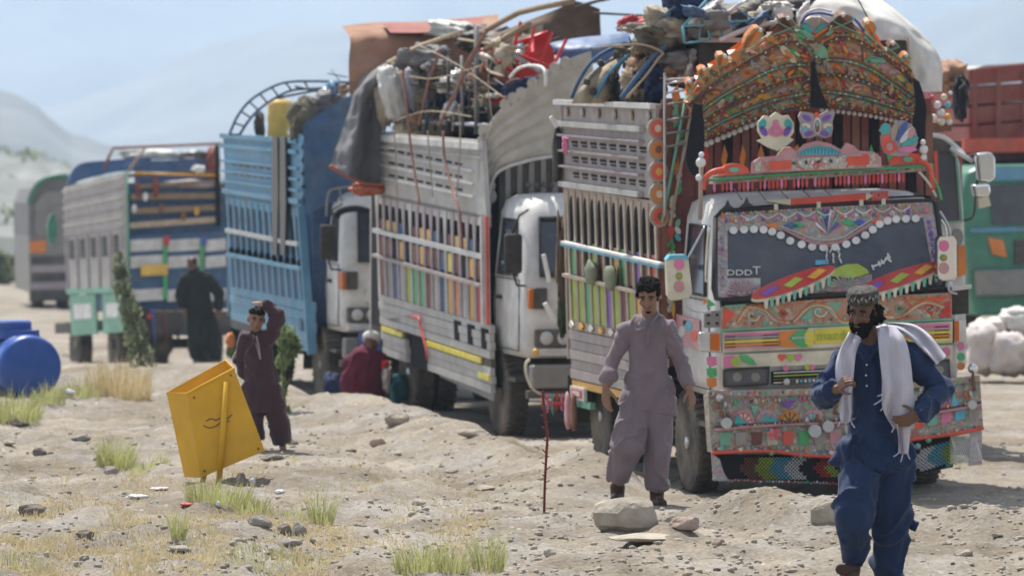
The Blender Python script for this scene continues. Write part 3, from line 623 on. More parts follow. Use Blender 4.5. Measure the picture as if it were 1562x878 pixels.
for x, c_ in ((1199, 'pink_paint'), (1232, 'lime_paint'), (1239, 'pink_paint'), (1300, 'lime_paint'), (1340, 'pink_paint')): disc(LP, 'painted_dot', x, 561 - (x - 1199) * .04, 5, 4.5, C(c_), t1, .026, .01)
flatstrip(LP, 'number_bar', (1196, 582), (1290, 577), 9, C('dark_metal'), t1, .03, .02)
ball(LP, 'lamp', 1200, 582, 5.5, C('light_lens'), t1, .05, 10)
for k in range(11): flatstrip(LP, 'painted_stroke', (1214 + k * 6.4, 581 - k * .3), (1218 + k * 6.4, 580.8 - k * .3), 4 if k % 3 else 5.5, C('sky_paint' if k % 2 else 'steel'), t1, .046, .006)
# --- cab corners: side lamps, painted squares
CL = FY(.04)
plate(CL, 'corner_lamp', [(1067, 507), (1100, 505), (1101, 538), (1068, 536)], C('steel'), t1, .06, .06, bevel=.01)
plate(CL, 'corner_lamp_lens', [(1084, 508), (1098, 508), (1098, 535), (1084, 534)], C('amber_lens'), t1, .075, .02)
plate(CL, 'corner_lamp', [(1455, 487), (1474, 486), (1475, 522), (1455, 523)], C('steel'), t1, .06, .06, bevel=.01)
plate(CL, 'corner_lamp_lens', [(1456, 489), (1463, 489), (1463, 520), (1456, 521)], C('amber_lens'), t1, .075, .02)
plate(CL, 'corner_box', [(1075, 474), (1099, 473), (1099, 499), (1075, 500)], C('grey_metal'), t1, .05, .05, bevel=.008)
for x, y in ((1081, 480), (1081, 493), (1094, 480), (1094, 493)): disc(CL, 'bolt', x, y, 2.4, 2.4, C('interior_dark'), t1, .056, .01, 6)
plate(CL, 'corner_box', [(1452, 442), (1478, 440), (1478, 478), (1453, 480)], C('black_rubber'), t1, .05, .05, bevel=.008)
plate(CL, 'corner_cap', [(1452, 438), (1482, 434), (1482, 440), (1452, 444)], C('steel'), t1, .06, .06)
for y, c_ in ((551, 'pink_paint'), (568, 'green_paint'), (583, 'orange_paint')):
    plate(CL, 'painted_square', [(1078, y - 7), (1093, y - 7.5), (1094, y + 5), (1086, y + 8), (1079, y + 5)], C(c_), t1, .052, .012)
for y, c_ in ((528, 'pink_paint'), (544, 'green_paint'), (558, 'orange_paint')): disc(CL, 'painted_dot', 1466, y, 6, 6.5, C(c_), t1, .052, .012)
plate(CL, 'painted_square', [(1073, 453), (1080, 460), (1073, 465)], C('orange_paint'), t1, .05, .012)
plate(CL, 'painted_square', [(1080, 455), (1092, 465), (1078, 469)], C('green_paint'), t1, .05, .012)
S1 = Pl(T1, (-1.055, 0, 0), (-1, 0, 0))
plate(S1, 'painted_band', [(1030, 478), (1066, 488), (1067, 535), (1030, 522)], C('rose_paint'), t1, .012, .01)
for x, y, c_ in ((1050, 497, 'sky_paint'), (1040, 505, 'white_paint'), (1058, 512, 'scarlet_paint')): disc(S1, 'painted_dot', x, y, 5, 8, C(c_), t1, .018, .01)
# --- windscreen (sloping plane)
WS = Pl(T1, (0, .02, 1.66), (0, -1, .40))
wsp = [(1091, 333), (1100, 322), (1250, 313), (1418, 305), (1428, 310), (1442, 420), (1440, 438), (1280, 449), (1110, 458), (1092, 455), (1088, 440)]
plate(WS, 'windscreen', wsp, C('glass'), t1, .02, .04)
strip(WS, 'windscreen_rubber', wsp + [wsp[0]], 7, C('black_rubber'), t1, .025, k=6)
plate(WS, 'wiper_cowl', [(1100, 456), (1280, 447), (1445, 437), (1448, 447), (1280, 458), (1101, 467)], C('interior_dark'), t1, .03, .05)
plate(WS, 'painted_border', [(1095, 326), (1250, 316), (1422, 308), (1424, 330), (1392, 333), (1360, 336), (1335, 342), (1310, 356), (1285, 370), (1262, 377), (1240, 374), (1215, 362), (1196, 352), (1165, 348), (1112, 351), (1110, 352), (1110, 440), (1095, 440)], C('art_floral'), t1, .028, .01)
plate(WS, 'painted_border', [(1110, 424), (1160, 424), (1160, 449), (1096, 454), (1095, 430)], C('art_pale'), t1, .030, .01)
plate(WS, 'painted_border', [(1408, 330), (1425, 328), (1438, 418), (1424, 420)], C('art_pale'), t1, .030, .01)
plate(WS, 'painted_border', [(1095, 352), (1109, 352), (1109, 426), (1096, 428)], C('art_pale'), t1, .033, .01)
plate(WS, 'painted_border', [(1225, 430), (1290, 424), (1330, 418), (1330, 442), (1225, 448)], C('art_pale'), t1, .030, .01)
beads = [(1119, 351), (1135, 350), (1150, 349.5), (1165, 350), (1178, 353), (1191, 358.5), (1205.5, 367), (1223, 372.5), (1239, 376), (1256, 377), (1274, 376.5), (1291, 372), (1306, 366.5), (1320, 358.5), (1331.5, 350), (1342, 341.5), (1354, 336.5), (1367, 334), (1382, 333.5), (1397, 333)]
for x, y in beads: disc(WS, 'bead', x, y, 6.2, 5.8, C('scrap_white'), t1, .042, .012, 10)
# zig-zag trim, rosette
zz = []
for k in range(18): zz += [(1132 + k * 14.6, 330 - k * .75 + (0 if k % 2 else 5))]
for k in range(9):
    x = 1130 + k * 29; y = 331 - k * 1.6
    strip(WS, 'lace_trim', [(x, y - 3), (x + 13, y + 4), (x + 27, y - 4)], 2.6, C('scrap_white'), t1, .042, n=7, k=4)
for k in range(9):
    a = R(200 + k * 17.5); plate(WS, 'painted_petal', [(1262, 356), (1262 + 17 * math.cos(a - .09), 352 + 30 * math.sin(a - .09)), (1262 + 20 * math.cos(a), 352 + 36 * math.sin(a)), (1262 + 17 * math.cos(a + .09), 352 + 30 * math.sin(a + .09))], C(['scrap_white', 'rose_paint', 'mint_paint', 'purple_paint', 'blue_paint'][k % 5]), t1, .045, .01)
for x, c_ in ((1208, 'blue_paint'), (1312, 'blue_paint'), (1180, 'orange_paint'), (1340, 'scarlet_paint'), (1216, 'green_paint'), (1296, 'green_paint')):
    plate(WS, 'painted_leaf', [(x - 12, 344 - (x - 1180) * .04), (x, 339 - (x - 1180) * .04), (x + 12, 346 - (x - 1180) * .04), (x, 349 - (x - 1180) * .04)], C(c_), t1, .04, .01)
strip(WS, 'painted_arc', [(1196, 350), (1215, 360), (1240, 371), (1262, 372), (1285, 368), (1308, 354), (1330, 340)], 2.5, C('rose_paint'), t1, .042, n=20, k=4)
strip(WS, 'painted_arc', [(1188, 345), (1215, 354), (1240, 364), (1262, 366), (1285, 362), (1308, 348), (1330, 334)], 2, C('white_paint'), t1, .042, n=20, k=4)
# lettering on the glass
text(WS, 'windscreen_lettering', 'DDD', 1128, 416, 9, C('scrap_white'), t1, .04, wpx=38)
text(WS, 'windscreen_lettering', 'T', 1154, 413, 13, C('scrap_white'), t1, .04, wpx=12)
plate(WS, 'sticker', [(1244, 397), (1264, 396), (1264, 403), (1244, 404)], C('sky_paint'), t1, .04, .01)
for k in range(9):
    a = rnd.uniform(-1, 1); x = 1262 + k % 3 * 9 + rnd.uniform(-2, 2); y = 378 + k // 3 * 8
    flatstrip(WS, 'painted_stroke', (x, y), (x + 4 * a, y + 7), 2.2, C('scrap_white'), t1, .04, .01)
for p, q in (((1332, 406), (1348, 400)), ((1348, 400), (1356, 388)), ((1340, 398), (1343, 406)), ((1351, 392), (1360, 399)), ((1330, 404), (1333, 411)), ((1344, 396), (1349, 402)), ((1354, 386), (1358, 394))):
    flatstrip(WS, 'painted_stroke', p, q, 2.4, C('scrap_white'), t1, .04, .01)
# surfboard-shaped painted boards with fringe
BD = Pl(T1, (0, -.03, 1.66), (0, -1, .38))
for (x0, y0), (x1, y1), n_ in (((1146, 453), (1274, 407), 3), ((1306, 446), (1438, 401), 3)):
    cx, cy_ = (x0 + x1) / 2, (y0 + y1) / 2; L = math.hypot(x1 - x0, y1 - y0) / 2; rot = math.degrees(math.atan2(y1 - y0, x1 - x0))
    plate(BD, 'painted_board', ellpts(cx, cy_ + 4, L, 13, 24, rot), C('cream_paint'), t1, .05, .02)
    plate(BD, 'painted_board', ellpts(cx, cy_, L, 12, 24, rot), C('red_paint'), t1, .06, .02)
    for k, c_ in enumerate(['purple_paint', 'green_paint', 'amber_paint']):
        t_ = .22 + k * .28; ax, ay = x0 + (x1 - x0) * t_, y0 + (y1 - y0) * t_; dx, dy = math.cos(R(rot)), math.sin(R(rot))
        plate(BD, 'painted_diamond', [(ax - dx * 16, ay - dy * 16), (ax + 3, ay - 8), (ax + dx * 16, ay + dy * 16), (ax - 3, ay + 8)], C(c_ if c_ != 'green_paint' else 'lime_paint'), t1, .07, .01)
    for k in range(12):
        t_ = .18 + k * .068; ax, ay = x0 + (x1 - x0) * t_, y0 + (y1 - y0) * t_ + 12 + 3 * math.sin(t_ * 3)
        plate(BD, 'fringe_tooth', [(ax - 3.4, ay), (ax + 3.4, ay - 2), (ax + 1.2, ay + 13), (ax - 2, ay + 12)], C('mint_paint' if k % 2 else 'cream_paint'), t1, .055, .01)
plate(BD, 'painted_hump', [(1262, 420), (1272, 410), (1290, 403), (1308, 402), (1322, 410), (1326, 416), (1300, 424)], C('lime_paint'), t1, .045, .02)
for k in range(11):
    a = R(180 + k * 18); plate(BD, 'painted_ray', [(1290, 436), (1290 + 24 * math.cos(a - .06), 436 + 18 * math.sin(a - .06)), (1290 + 24 * math.cos(a + .06), 436 + 18 * math.sin(a + .06))], C('rose_paint' if k % 2 else 'mint_paint'), t1, .05, .01)
for k in range(13):
    a = R(180 + k * 15); plate(WS, 'painted_ray', [(1133, 447), (1133 + 22 * math.cos(a - .07), 447 + 20 * math.sin(a - .07)), (1133 + 22 * math.cos(a + .07), 447 + 20 * math.sin(a + .07))], C('rose_paint' if k % 2 else 'mauve_paint'), t1, .045, .01)
# wipers
for p, q in (((1180, 459), (1110, 450)), ((1330, 450), (1250, 444))): strip(WS, 'wiper', [p, q], 2, C('black_rubber'), t1, .09)
# --- roof trim: pencil, tag
RP = Pl(T1, (0, .34, 2.40), (0, -1, .5))
plate(RP, 'pencil_sign', [(1205, 303), (1322, 294), (1322, 305), (1205, 313)], C('scarlet_paint'), t1, .06, .03)
plate(RP, 'pencil_point', [(1168, 306), (1206, 303), (1206, 313)], C('cream_paint'), t1, .062, .03)
plate(RP, 'pencil_cap', [(1321, 293.5), (1333, 298), (1321, 305)], C('cream_paint'), t1, .064, .03)
plate(RP, 'red_tag', [(1329, 292), (1355, 291), (1355, 305), (1329, 307)], C('scarlet_paint'), t1, .06, .03)
text(RP, 'red_tag_lettering', 'IDL', 1342, 298.6, 9, C('rose_paint'), t1, .075, wpx=21)
strip(RP, 'roof_edge', [(1100, 321), (1180, 313), (1280, 306), (1380, 300), (1420, 300)], 3.5, C('interior_dark'), t1, .03, n=16)
for k in range(5): strip(RP, 'roof_rib', [(1120 + k * 34, 288), (1132 + k * 36, 305)], 2, C('grey_metal'), t1, .02)
for x, y in ((1139, 313), (1110, 317), (1400, 298)): plate(RP, 'painted_fan', [(x - 10, y + 2), (x - 4, y - 4), (x, y - 13), (x + 4, y - 4), (x + 10, y)], C('dark_metal'), t1, .05, .015)
for x in (1184, 1249, 1314, 1348): plate(RP, 'bracket', [(x - 3, 311 - (x - 1184) * .05), (x + 3, 311 - (x - 1184) * .05), (x + 3, 320 - (x - 1184) * .05), (x - 3, 320 - (x - 1184) * .05)], C('cream_paint'), t1, .07, .02)
# --- mirrors
for pts, lab in (([(1017, 396), (1022, 391), (1046, 390), (1051, 394), (1057, 448), (1052, 455), (1026, 459), (1019, 450)], 0), ([(1430, 367), (1434, 363), (1455, 362), (1460, 367), (1460, 422), (1456, 428), (1436, 429), (1430, 422)], 1)):
    MP = FY(-.10); mr = plate(MP, 'mirror', pts, C('cream_paint' if not lab else 'chrome'), t1, .05, .10, bevel=.02)
    cx = sum(p[0] for p in pts) / len(pts) - (5 if lab else 0); cy_ = sum(p[1] for p in pts) / len(pts)
    for dy, c_, rr in ((-20, 'pink_paint', 8), (-2, 'green_paint', 5), (14, 'rose_paint', 8), (-2, 'orange_paint', 3)): disc(MP, 'painted_flower', cx, cy_ + dy, rr, rr * 1.1, C(c_), mr, .06 + .006 * (rr < 6) + .006 * (rr < 4), .01)
    plate(MP, 'mirror_cap', [(pts[0][0], pts[0][1]), (pts[1][0], pts[1][1] - 2), (pts[2][0], pts[2][1] - 2), (pts[3][0], pts[3][1] + 2)], C('sky_paint' if not lab else 'chrome'), mr, .058, .11)
strip(FY(-.06), 'mirror_arm', [(1045, 457), (1048, 468), (1062, 475), (1085, 477)], 4, C('steel'), t1, .0, n=12)
strip(FY(-.06), 'mirror_arm', [(1048, 396), (1062, 370), (1075, 345)], 3.5, C('steel'), t1, .0, n=8)
strip(FY(-.06), 'mirror_arm', [(1444, 362), (1442, 345), (1436, 335)], 3.5, C('chrome'), t1, .0, n=8)
strip(FY(-.06), 'mirror_arm', [(1446, 428), (1448, 444), (1460, 448)], 3.5, C('steel'), t1, .0, n=8)
strip(FY(.0), 'grab_rail', [(1434, 322), (1447, 345), (1450, 362)], 4, C('steel'), t1, .04, n=8)
S2 = Pl(T1, (-1.07, 0, 0), (-1, 0, 0))
strip(S2, 'grab_rail', [(1082, 345), (1078, 390), (1077, 430)], 5, C('chrome'), t1, .03, n=8)
# --- bumper
BM = FY(-.06); b = B()
top = [(1080, 604), (1200, 600), (1340, 594), (1495, 580)]; bot = [(1086, 690), (1130, 688), (1180, 688), (1230, 694), (1300, 694), (1380, 672), (1450, 662), (1500, 652)]
plate(BM, 'bumper', top + bot[::-1], C('art_bumper'), t1, 0, .16)
flatstrip(BM, 'bumper_top_rail', (1080, 600), (1300, 596), 9, C('art_floral'), t1, .03, .06); flatstrip(BM, 'bumper_top_rail', (1300, 596), (1495, 577), 9, C('art_floral'), t1, .03, .06)
strip(BM, 'bumper_edge', bot, 6.5, C('scarlet_paint'), t1, .02, n=30)
strip(BM, 'bumper_ledge', [(1090, 655), (1150, 650), (1230, 646), (1330, 642), (1420, 630), (1497, 617)], 5, C('rose_paint'), t1, .03, n=20)
strip(BM, 'bumper_ledge', [(1090, 651), (1150, 646), (1230, 642), (1330, 638), (1420, 626), (1497, 613)], 3, C('dark_metal'), t1, .03, n=20)
def fan(cx, cy, r_, cols):
    for k in range(2): plate(BM, 'painted_fan', ellpts(cx, cy, r_ * (1 - .3 * k), r_ * 1.2 * (1 - .3 * k), 10, 0, 180, 360), C(cols[k]), t1, .012 + .008 * k, .012)
    for k in range(5):
        a = R(200 + 35 * k); flatstrip(BM, 'painted_ray', (cx + r_ * .1 * math.cos(a), cy + r_ * .2 * math.sin(a)), (cx + r_ * .85 * math.cos(a), cy + r_ * 1.0 * math.sin(a)), 2, C(cols[2]), t1, .026, .008)
for cx, cols in ((1134, ('rose_paint', 'white_paint', 'scarlet_paint')), (1170, ('rose_paint', 'mauve_paint', 'teal_paint')), (1205, ('orange_paint', 'amber_paint', 'maroon_paint')), (1240, ('rose_paint', 'white_paint', 'teal_paint')), (1400, ('rose_paint', 'white_paint', 'scarlet_paint')), (1440, ('rose_paint', 'mauve_paint', 'scarlet_paint'))):
    cy_ = 645 - max(0, cx - 1250) * .10; fan(cx, cy_, 17, cols)
for q, c_ in (([(1123, 632), (1142, 645), (1120, 647)], 'teal_paint'), ([(1178, 634), (1188, 642), (1170, 646)], 'teal_paint'), ([(1145, 618), (1158, 618), (1151, 632)], 'mint_paint'), ([(1455, 600), (1466, 620), (1450, 622)], 'sky_paint'), ([(1470, 600), (1480, 592), (1480, 614)], 'orange_paint'), ([(1190, 612), (1214, 610), (1204, 624)], 'purple_paint'), ([(1258, 610), (1270, 610), (1264, 626)], 'green_paint'), ([(1430, 606), (1448, 596), (1448, 614)], 'purple_paint')):
    plate(BM, 'painted_triangle', q, C(c_), t1, .03, .01)
for k in range(9):
    x = 1098 + k * 24
    plate(BM, 'painted_tile', [(x, 660 - k * .6), (x + 17, 659 - k * .6), (x + 16, 678 - k * .2), (x + 1, 679 - k * .2)], C(['mint_paint', 'pale_pink_paint', 'maroon_paint', 'cream_paint', 'scarlet_paint', 'green_paint', 'pale_pink_paint', 'rose_paint', 'mint_paint'][k]), t1, .012, .012)
for k in range(5):
    x = 1394 + k * 21; y = 654 - k * 4.2
    plate(BM, 'painted_tile', [(x, y - 16), (x + 15, y - 18), (x + 15, y - 3), (x, y)], C(['scarlet_paint', 'mint_paint', 'pink_paint', 'sky_paint', 'pale_pink_paint'][k]), t1, .012, .012)
for x, y, r_ in ((1109, 645, 8.5), (1244, 657, 10), (1264, 650, 9), (1484, 617, 7)):
    o = B().lathe([(.001, 0), (r_ * 5.4e-3, .004), (r_ * 5.4e-3, .05), (r_ * 3e-3, .06)], (0, 0, 0), 'Y', 14).build('fog_lamp', C('light_lens'), t1, smooth=False); o.location = BM(x, y, .09)
for k, (x, y) in enumerate([(1095, 614), (1106, 612), (1100, 626), (1110, 628), (1230, 636), (1246, 632), (1252, 640), (1480, 596), (1486, 586)]): strip(BM, 'bell', [(x, y), (x + 1, y + 10)], 6, C(['brown_paint', 'steel', 'brown_paint'][k % 3]), t1, .05)
ball(BM, 'lamp', 1484, 562, 8, C('chrome'), t1, .04, 12); strip(BM, 'lamp_post', [(1484, 570), (1486, 596)], 5, C('brown_paint'), t1, .04)
ball(BM, 'lamp', 1098, 606, 7, C('steel'), t1, .06, 10)
for k in range(6): plate(BM, 'ribbon_bow', ellpts(1181 + 5 * math.cos(k * 1.05), 662 + 4.5 * math.sin(k * 1.05), 6, 3.4, 8, k * 60), C('scarlet_paint' if k % 2 else 'pink_paint'), t1, .06 + .004 * k, .01)
# --- skirt: black sheet, lattice of beads and chain fringe
SK = FY(-.02)
plate(SK, 'skirt', [(1090, 692), (1230, 694), (1300, 696), (1400, 672), (1452, 664), (1454, 712), (1400, 722), (1290, 738), (1180, 732), (1090, 730)], C('interior_dark'), t1, 0, .02)
def lattice(x0, x1, ytop, ybot, cols, step=5.6):
    """open net of coloured cords knotted into arrow-shaped bands"""
    W_ = (x1 - x0) / len(cols); bs = [B() for _ in cols]; x = x0 - 4
    while x < x1 + 34:
        y = ytop(x)
        while y < ybot(x) - 1:
            ym = (ytop(x) + ybot(x)) / 2; i = int(math.floor((x - abs(y + step / 2 - ym) * .95 - x0) / W_))
            if 0 <= i < len(cols):
                for p, q, d in (((x, y), (x + step, y + step), .010), ((x + step, y), (x, y + step), .016)): bs[i].tube([SK(*p, d), SK(*q, d)], .0030, 4)
            y += step
        x += step
    for c_, b in zip(cols, bs):
        if b.v: b.build('cord_net', C(c_), t1)['kind'] = 'stuff'
lattice(1122, 1212, lambda x: 697, lambda x: 729, ['brown_paint', 'lime_paint', 'sky_paint', 'scrap_white'])
lattice(1238, 1272, lambda x: 699, lambda x: 728, ['red_paint', 'lime_paint'])
lattice(1385, 1452, lambda x: 690 - (x - 1385) * .3, lambda x: 722 - (x - 1385) * .25, ['scrap_white', 'sky_paint', 'lime_paint'])
for pts in ([(1085, 690), (1098, 700), (1104, 720), (1112, 732), (1088, 733)], [(1480, 660), (1498, 656), (1498, 708), (1478, 710)]): plate(SK, 'skirt_flap', pts, C('art_pale'), t1, .02, .012)
for k in range(15):
    x = 1130 + k * 11.6; y = 684 + 5 * math.sin((x - 1120) / 60) + (4 if x > 1200 else 0)
    ball(SK, 'light_bead', x + rnd.uniform(-2, 2), y + rnd.uniform(-2, 2), 4 if k % 4 else 5, C(rnd.choice(['scrap_white', 'mint_paint', 'sky_paint'])), t1, .05, 8)
for x, y in ((1400, 680), (1416, 670), (1100, 684)): ball(SK, 'light_bead', x, y, 5, C('mint_paint'), t1, .05, 8)
for k in range(44):
    x = 1088 + k * 4.8; ball(SK, 'fringe_bead', x, 731.5 + (k * .12) + rnd.uniform(-1, 1), 1.8, C(rnd.choice(['scrap_white', 'rose_paint', 'mauve_paint', 'mint_paint', 'red_paint'])), t1, .02, 6)
b = B()
for k in range(16):
    x = 1450 + k * 3.1
    b.tube([SK(x, 662 - k * .5, .01), SK(x - 14 if x > 1464 else 1450, 708 - (k * .2), .01)], .0035, 4)
    b.tube([SK(x - 10 if x > 1460 else 1450, 662 - k * .5, .02), SK(min(x + 8, 1498), 706 - (k * .2), .02)], .0035, 4)
b.build('chain_net', C('scrap_white'), t1)

# ------------------------------------------------------------------ cargo body of the painted truck
BH = FY(1.42)
b = B(); b.box(-1.18, 1.18, 1.48, 5.1, .95, 3.1); b.build('cargo_box', C('interior_dark'), t1)  # near-black filler box, added so gaps between the stakes look shaded
plate(BH, 'bulkhead', [(1006, 560), (1006, 160), (1420, 150), (1440, 520)], C('maroon_paint'), t1, .0, .05)
for k in range(26):     # painted boards of the bulkhead seen under the crown
    x = 1062 + k * 14; plate(BH, 'bulkhead_board', [(x, 175), (x + 11, 175), (x + 11, 300), (x, 300)], C(['maroon_paint', 'brown_paint', 'maroon_paint', 'interior_dark'][k % 4]), t1, .03, .03)
for k in range(12):
    x = 1072 + k * 28; plate(BH, 'painted_leaf', [(x, 235 + 10 * math.sin(k)), (x + 5, 220), (x + 10, 236), (x + 5, 262)], C(rnd.choice(['green_paint', 'orange_paint', 'red_paint', 'green_paint'])), t1, .04, .01)
# side: upper panel
qa = Q(T1, -1.2, (853, 153), (1001, 159), (861, 284), (996, 303))
qa.quad(0, 1, 0, 1, 0, .05).build('side_panel', C('pale_pink_paint'), t1)
for v, h_, c_ in ((.02, .028, 'white_paint'), (.27, .03, 'dirty_white'), (.97, .03, 'dirty_white'), (.40, .012, 'mauve_paint'), (.58, .012, 'pale_pink_paint'), (.76, .012, 'mauve_paint')):
    B().bar(qa(-.01, v, .03), qa(.90 if v > .1 else 1.0, v, .03), .05, h_ * 1.6).build('panel_rail', C(c_), t1)
for v in (.46, .64, .82):
    for k in range(8):
        u_ = .12 + k * .105; qa.quad(u_, u_ + .065, v, v + .028, .008, .03).build('slot', C('interior_dark'), t1)
for v in (.50, .68, .86):
    for k in range(8):
        u_ = .12 + k * .105 + .01; qa.quad(u_, u_ + .055, v + .004, v + .022, .008, .03).build('slot', C('interior_dark'), t1)
for k in range(6): B().ell(qa(.1 + k * .17, .13, .02), (.02, .05, .05), 8, 5).build('dent_spot', C('dirty_white' if k % 2 else 'tan_paint'), t1, smooth=True)
# scalloped side of the front corner with red roundels
SC = FY(1.44)
for k, y in enumerate((196, 228, 262, 296, 330)):
    disc(SC, 'roundel', 1003 + k * .8, y, 15, 17, C('tan_paint'), t1, .05, .03); disc(SC, 'roundel_face', 1004 + k * .8, y, 11, 13, C('scarlet_paint' if k % 2 == 0 else 'orange_paint'), t1, .065, .02)
plate(SC, 'corner_board', [(1012, 150), (1050, 150), (1030, 330), (1012, 560), (1008, 560)], C('brown_paint'), t1, .03, .02)
for p, q in (((1048, 140), (1010, 340)), ((1060, 140), (1022, 345))): strip(SC, 'corner_rail', [p, q], 5, C('mint_paint' if p[0] < 1050 else 'tan_paint'), t1, .09)
strip(SC, 'ladder_rail', [(1014, 330), (1014, 128), (1019, 122), (1062, 120)], 4.5, C('steel'), t1, .12, n=20)
for y in (128, 142, 160, 184, 204, 224): strip(SC, 'ladder_rung', [(1014, y), (1056, y - 6)], 4, C('steel' if y < 150 else 'grey_metal'), t1, .12)
for k in range(7): plate(SC, 'painted_leaf', [(1018 + k, 350 + k * 24), (1024 + k, 340 + k * 24), (1030, 352 + k * 24), (1023 + k, 366 + k * 24)], C(['red_paint', 'green_paint', 'amber_paint'][k % 3]), t1, .05, .01)
for k in range(5): plate(SC, 'painted_leaf', [(1024 + k * 3, 140 + k * 36), (1034, 130 + k * 36), (1038, 150 + k * 36), (1028, 160 + k * 36)], C(['orange_paint', 'green_paint', 'red_paint'][k % 3]), t1, .045, .01)
mat('bag_green', (.16, .20, .13), rough=.8, dust=.3)
# stakes
qs = Q(T1, -1.2, (861, 285), (1005, 308), (868, 486), (1012, 516))
qs.quad(0, 1, 0, .13, .0, .05).build('stake_header', C('tan_paint'), t1)
for k in range(13):
    u_ = .035 + k * .0775; lath(qs, 'stake', u_, .02, 1.0, .016, .013, C('tan_paint'), t1, .012, .016, mid=.008)
    if k < 12:
        c_ = ['lime_paint', 'lime_paint', 'green_paint', 'lime_paint', 'lime_paint', 'purple_paint', 'lime_paint', 'maroon_paint', 'lime_paint', 'amber_paint', 'red_paint', 'lime_paint'][k]
        qs.quad(u_ + .014, u_ + .064, .68, 1.0, -.002, .015).build('gap_board', C(c_), t1)
        c2 = ['green_paint', 'brown_paint', 'interior_dark', 'lime_paint', 'brown_paint', 'interior_dark', 'amber_paint', 'green_paint', 'brown_paint', 'purple_paint', 'maroon_paint', 'red_paint'][k]
        qs.quad(u_ + .014, u_ + .064, .40, .66, -.006, .012).build('gap_board', C(c2), t1)
        B().ell(qs(u_ + .039, .13, -.002), (.02, .05, .09), 8, 6).build('stake_arch', C('interior_dark'), t1)
B().bar(T1.s_(859, 371, -1.25), T1.s_(1009, 405, -1.25), .05, .045).build('side_rail', C('sky_paint'), t1); B().bar(T1.s_(859, 369, -1.255), T1.s_(1009, 402.5, -1.255), .05, .022).build('side_rail', C('scrap_white'), t1)
B().bar(T1.s_(861, 419, -1.24), T1.s_(1005, 453, -1.24), .05, .03).build('side_rail', C('tan_paint'), t1)
for x, y in ((902, 416), (932, 424)):
    c = T1.s_(x, y, -1.27); lump('tied_bag', c, (.05, .16, .11), C('bag_green'), t1, seed=x, amp=.12, nu=14, nv=10)
# lower planks
qp = Q(T1, -1.2, (868, 487), (1012, 516), (874, 612), (1012, 645))
for k in range(6):
    v0 = k * .12; qp.quad(0, 1, v0, v0 + .11, .012 * (k % 2), .05).build('plank', C('tan_paint' if k == 0 else 'pale_pink_paint'), t1)
for k in range(9):
    u_ = .05 + k * .11; B().prism([qp(u_ - .025, .05, .03), qp(u_, .0, .03), qp(u_ + .025, .05, .03), qp(u_, .10, .03)], (.015, 0, 0)).build('painted_diamond', C('amber_paint' if k % 2 else 'white_paint'), t1)
qp.quad(.0, .9, .73, .82, .0, .05).build('side_sill', C('amber_paint'), t1)
b_ = qp.quad(.01, .17, .80, .96, .03, .03).build('side_board', C('white_paint'), t1); qp.quad(.03, .15, .83, .93, .036, .01).build('side_board_panel', C('red_paint'), b_); qp.quad(.05, .13, .855, .905, .042, .01).build('side_board_panel', C('white_paint'), b_)
qp.quad(0, .2, .97, 1.05, .0, .05).build('side_sill', C('mint_paint'), t1)
for u_, s_ in ((.0, 1), (.07, .7)):
    c = qp(u_, 1.12, .05); strip_ = lump('tassel', c, (.03, .05, .16), C('rose_paint' if s_ == 1 else 'brown_paint'), t1, seed=5, amp=.2, nu=10, nv=8)
B().box(-1.2, 1.2, 5.15, 5.22, .9, 3.28).build('tailboard', C('tan_paint'), t1)
B().box(1.16, 1.21, 1.45, 5.15, .9, 3.25).build('side_panel', C('tan_paint'), t1)

# ------------------------------------------------------------------ the fan-shaped crown
CR = Pl(T1, (0, 1.30, 2.95), (0, -1, -.5))
def cr(px, py, d=0):
    p = CR(px, py, d); return p
Lb = [[(1046, 150), (1066, 118), (1085, 100), (1116, 88), (1150, 68), (1172, 52), (1195, 40), (1216, 38), (1240, 40)],
      [(1050, 163), (1078, 138), (1100, 122), (1128, 104), (1155, 88), (1180, 74), (1205, 66), (1224, 72), (1240, 95)],
      [(1058, 178), (1090, 155), (1115, 139), (1140, 126), (1165, 112), (1190, 103), (1210, 99), (1226, 99), (1240, 101)],
      [(1066, 190), (1095, 172), (1120, 158), (1145, 147), (1170, 136), (1190, 128), (1210, 123), (1228, 121), (1240, 120)],
      [(1072, 202), (1098, 187), (1122, 176), (1146, 165), (1170, 156), (1192, 150), (1212, 146), (1228, 143), (1240, 142)],
      [(1078, 212), (1100, 202), (1122, 193), (1146, 183), (1168, 176), (1190, 171), (1212, 167), (1228, 164), (1240, 162)]]
Rb = [[(1240, 40), (1262, 34), (1285, 34), (1305, 40), (1330, 58), (1350, 74), (1372, 84), (1390, 100), (1400, 128)],
      [(1240, 95), (1256, 72), (1275, 60), (1298, 60), (1322, 70), (1345, 84), (1366, 98), (1386, 116), (1402, 142)],
      [(1240, 101), (1258, 92), (1278, 92), (1300, 95), (1322, 103), (1345, 116), (1364, 130), (1384, 144), (1402, 156)],
      [(1240, 120), (1258, 114), (1280, 115), (1302, 120), (1324, 127), (1345, 137), (1364, 148), (1384, 158), (1402, 167)],
      [(1240, 142), (1258, 140), (1280, 142), (1302, 146), (1324, 151), (1345, 157), (1364, 163), (1384, 170), (1402, 177)],
      [(1240, 162), (1258, 161), (1280, 163), (1302, 166), (1324, 169), (1345, 173), (1364, 177), (1384, 182), (1402, 188)]]
pal = ['orange_paint', 'amber_paint', 'brown_paint', 'brown_paint', 'mint_paint', 'red_paint', 'rose_paint', 'green_paint', 'tan_paint', 'cream_paint', 'orange_paint', 'orange_paint', 'tan_paint', 'mauve_paint']
petal_me = {}
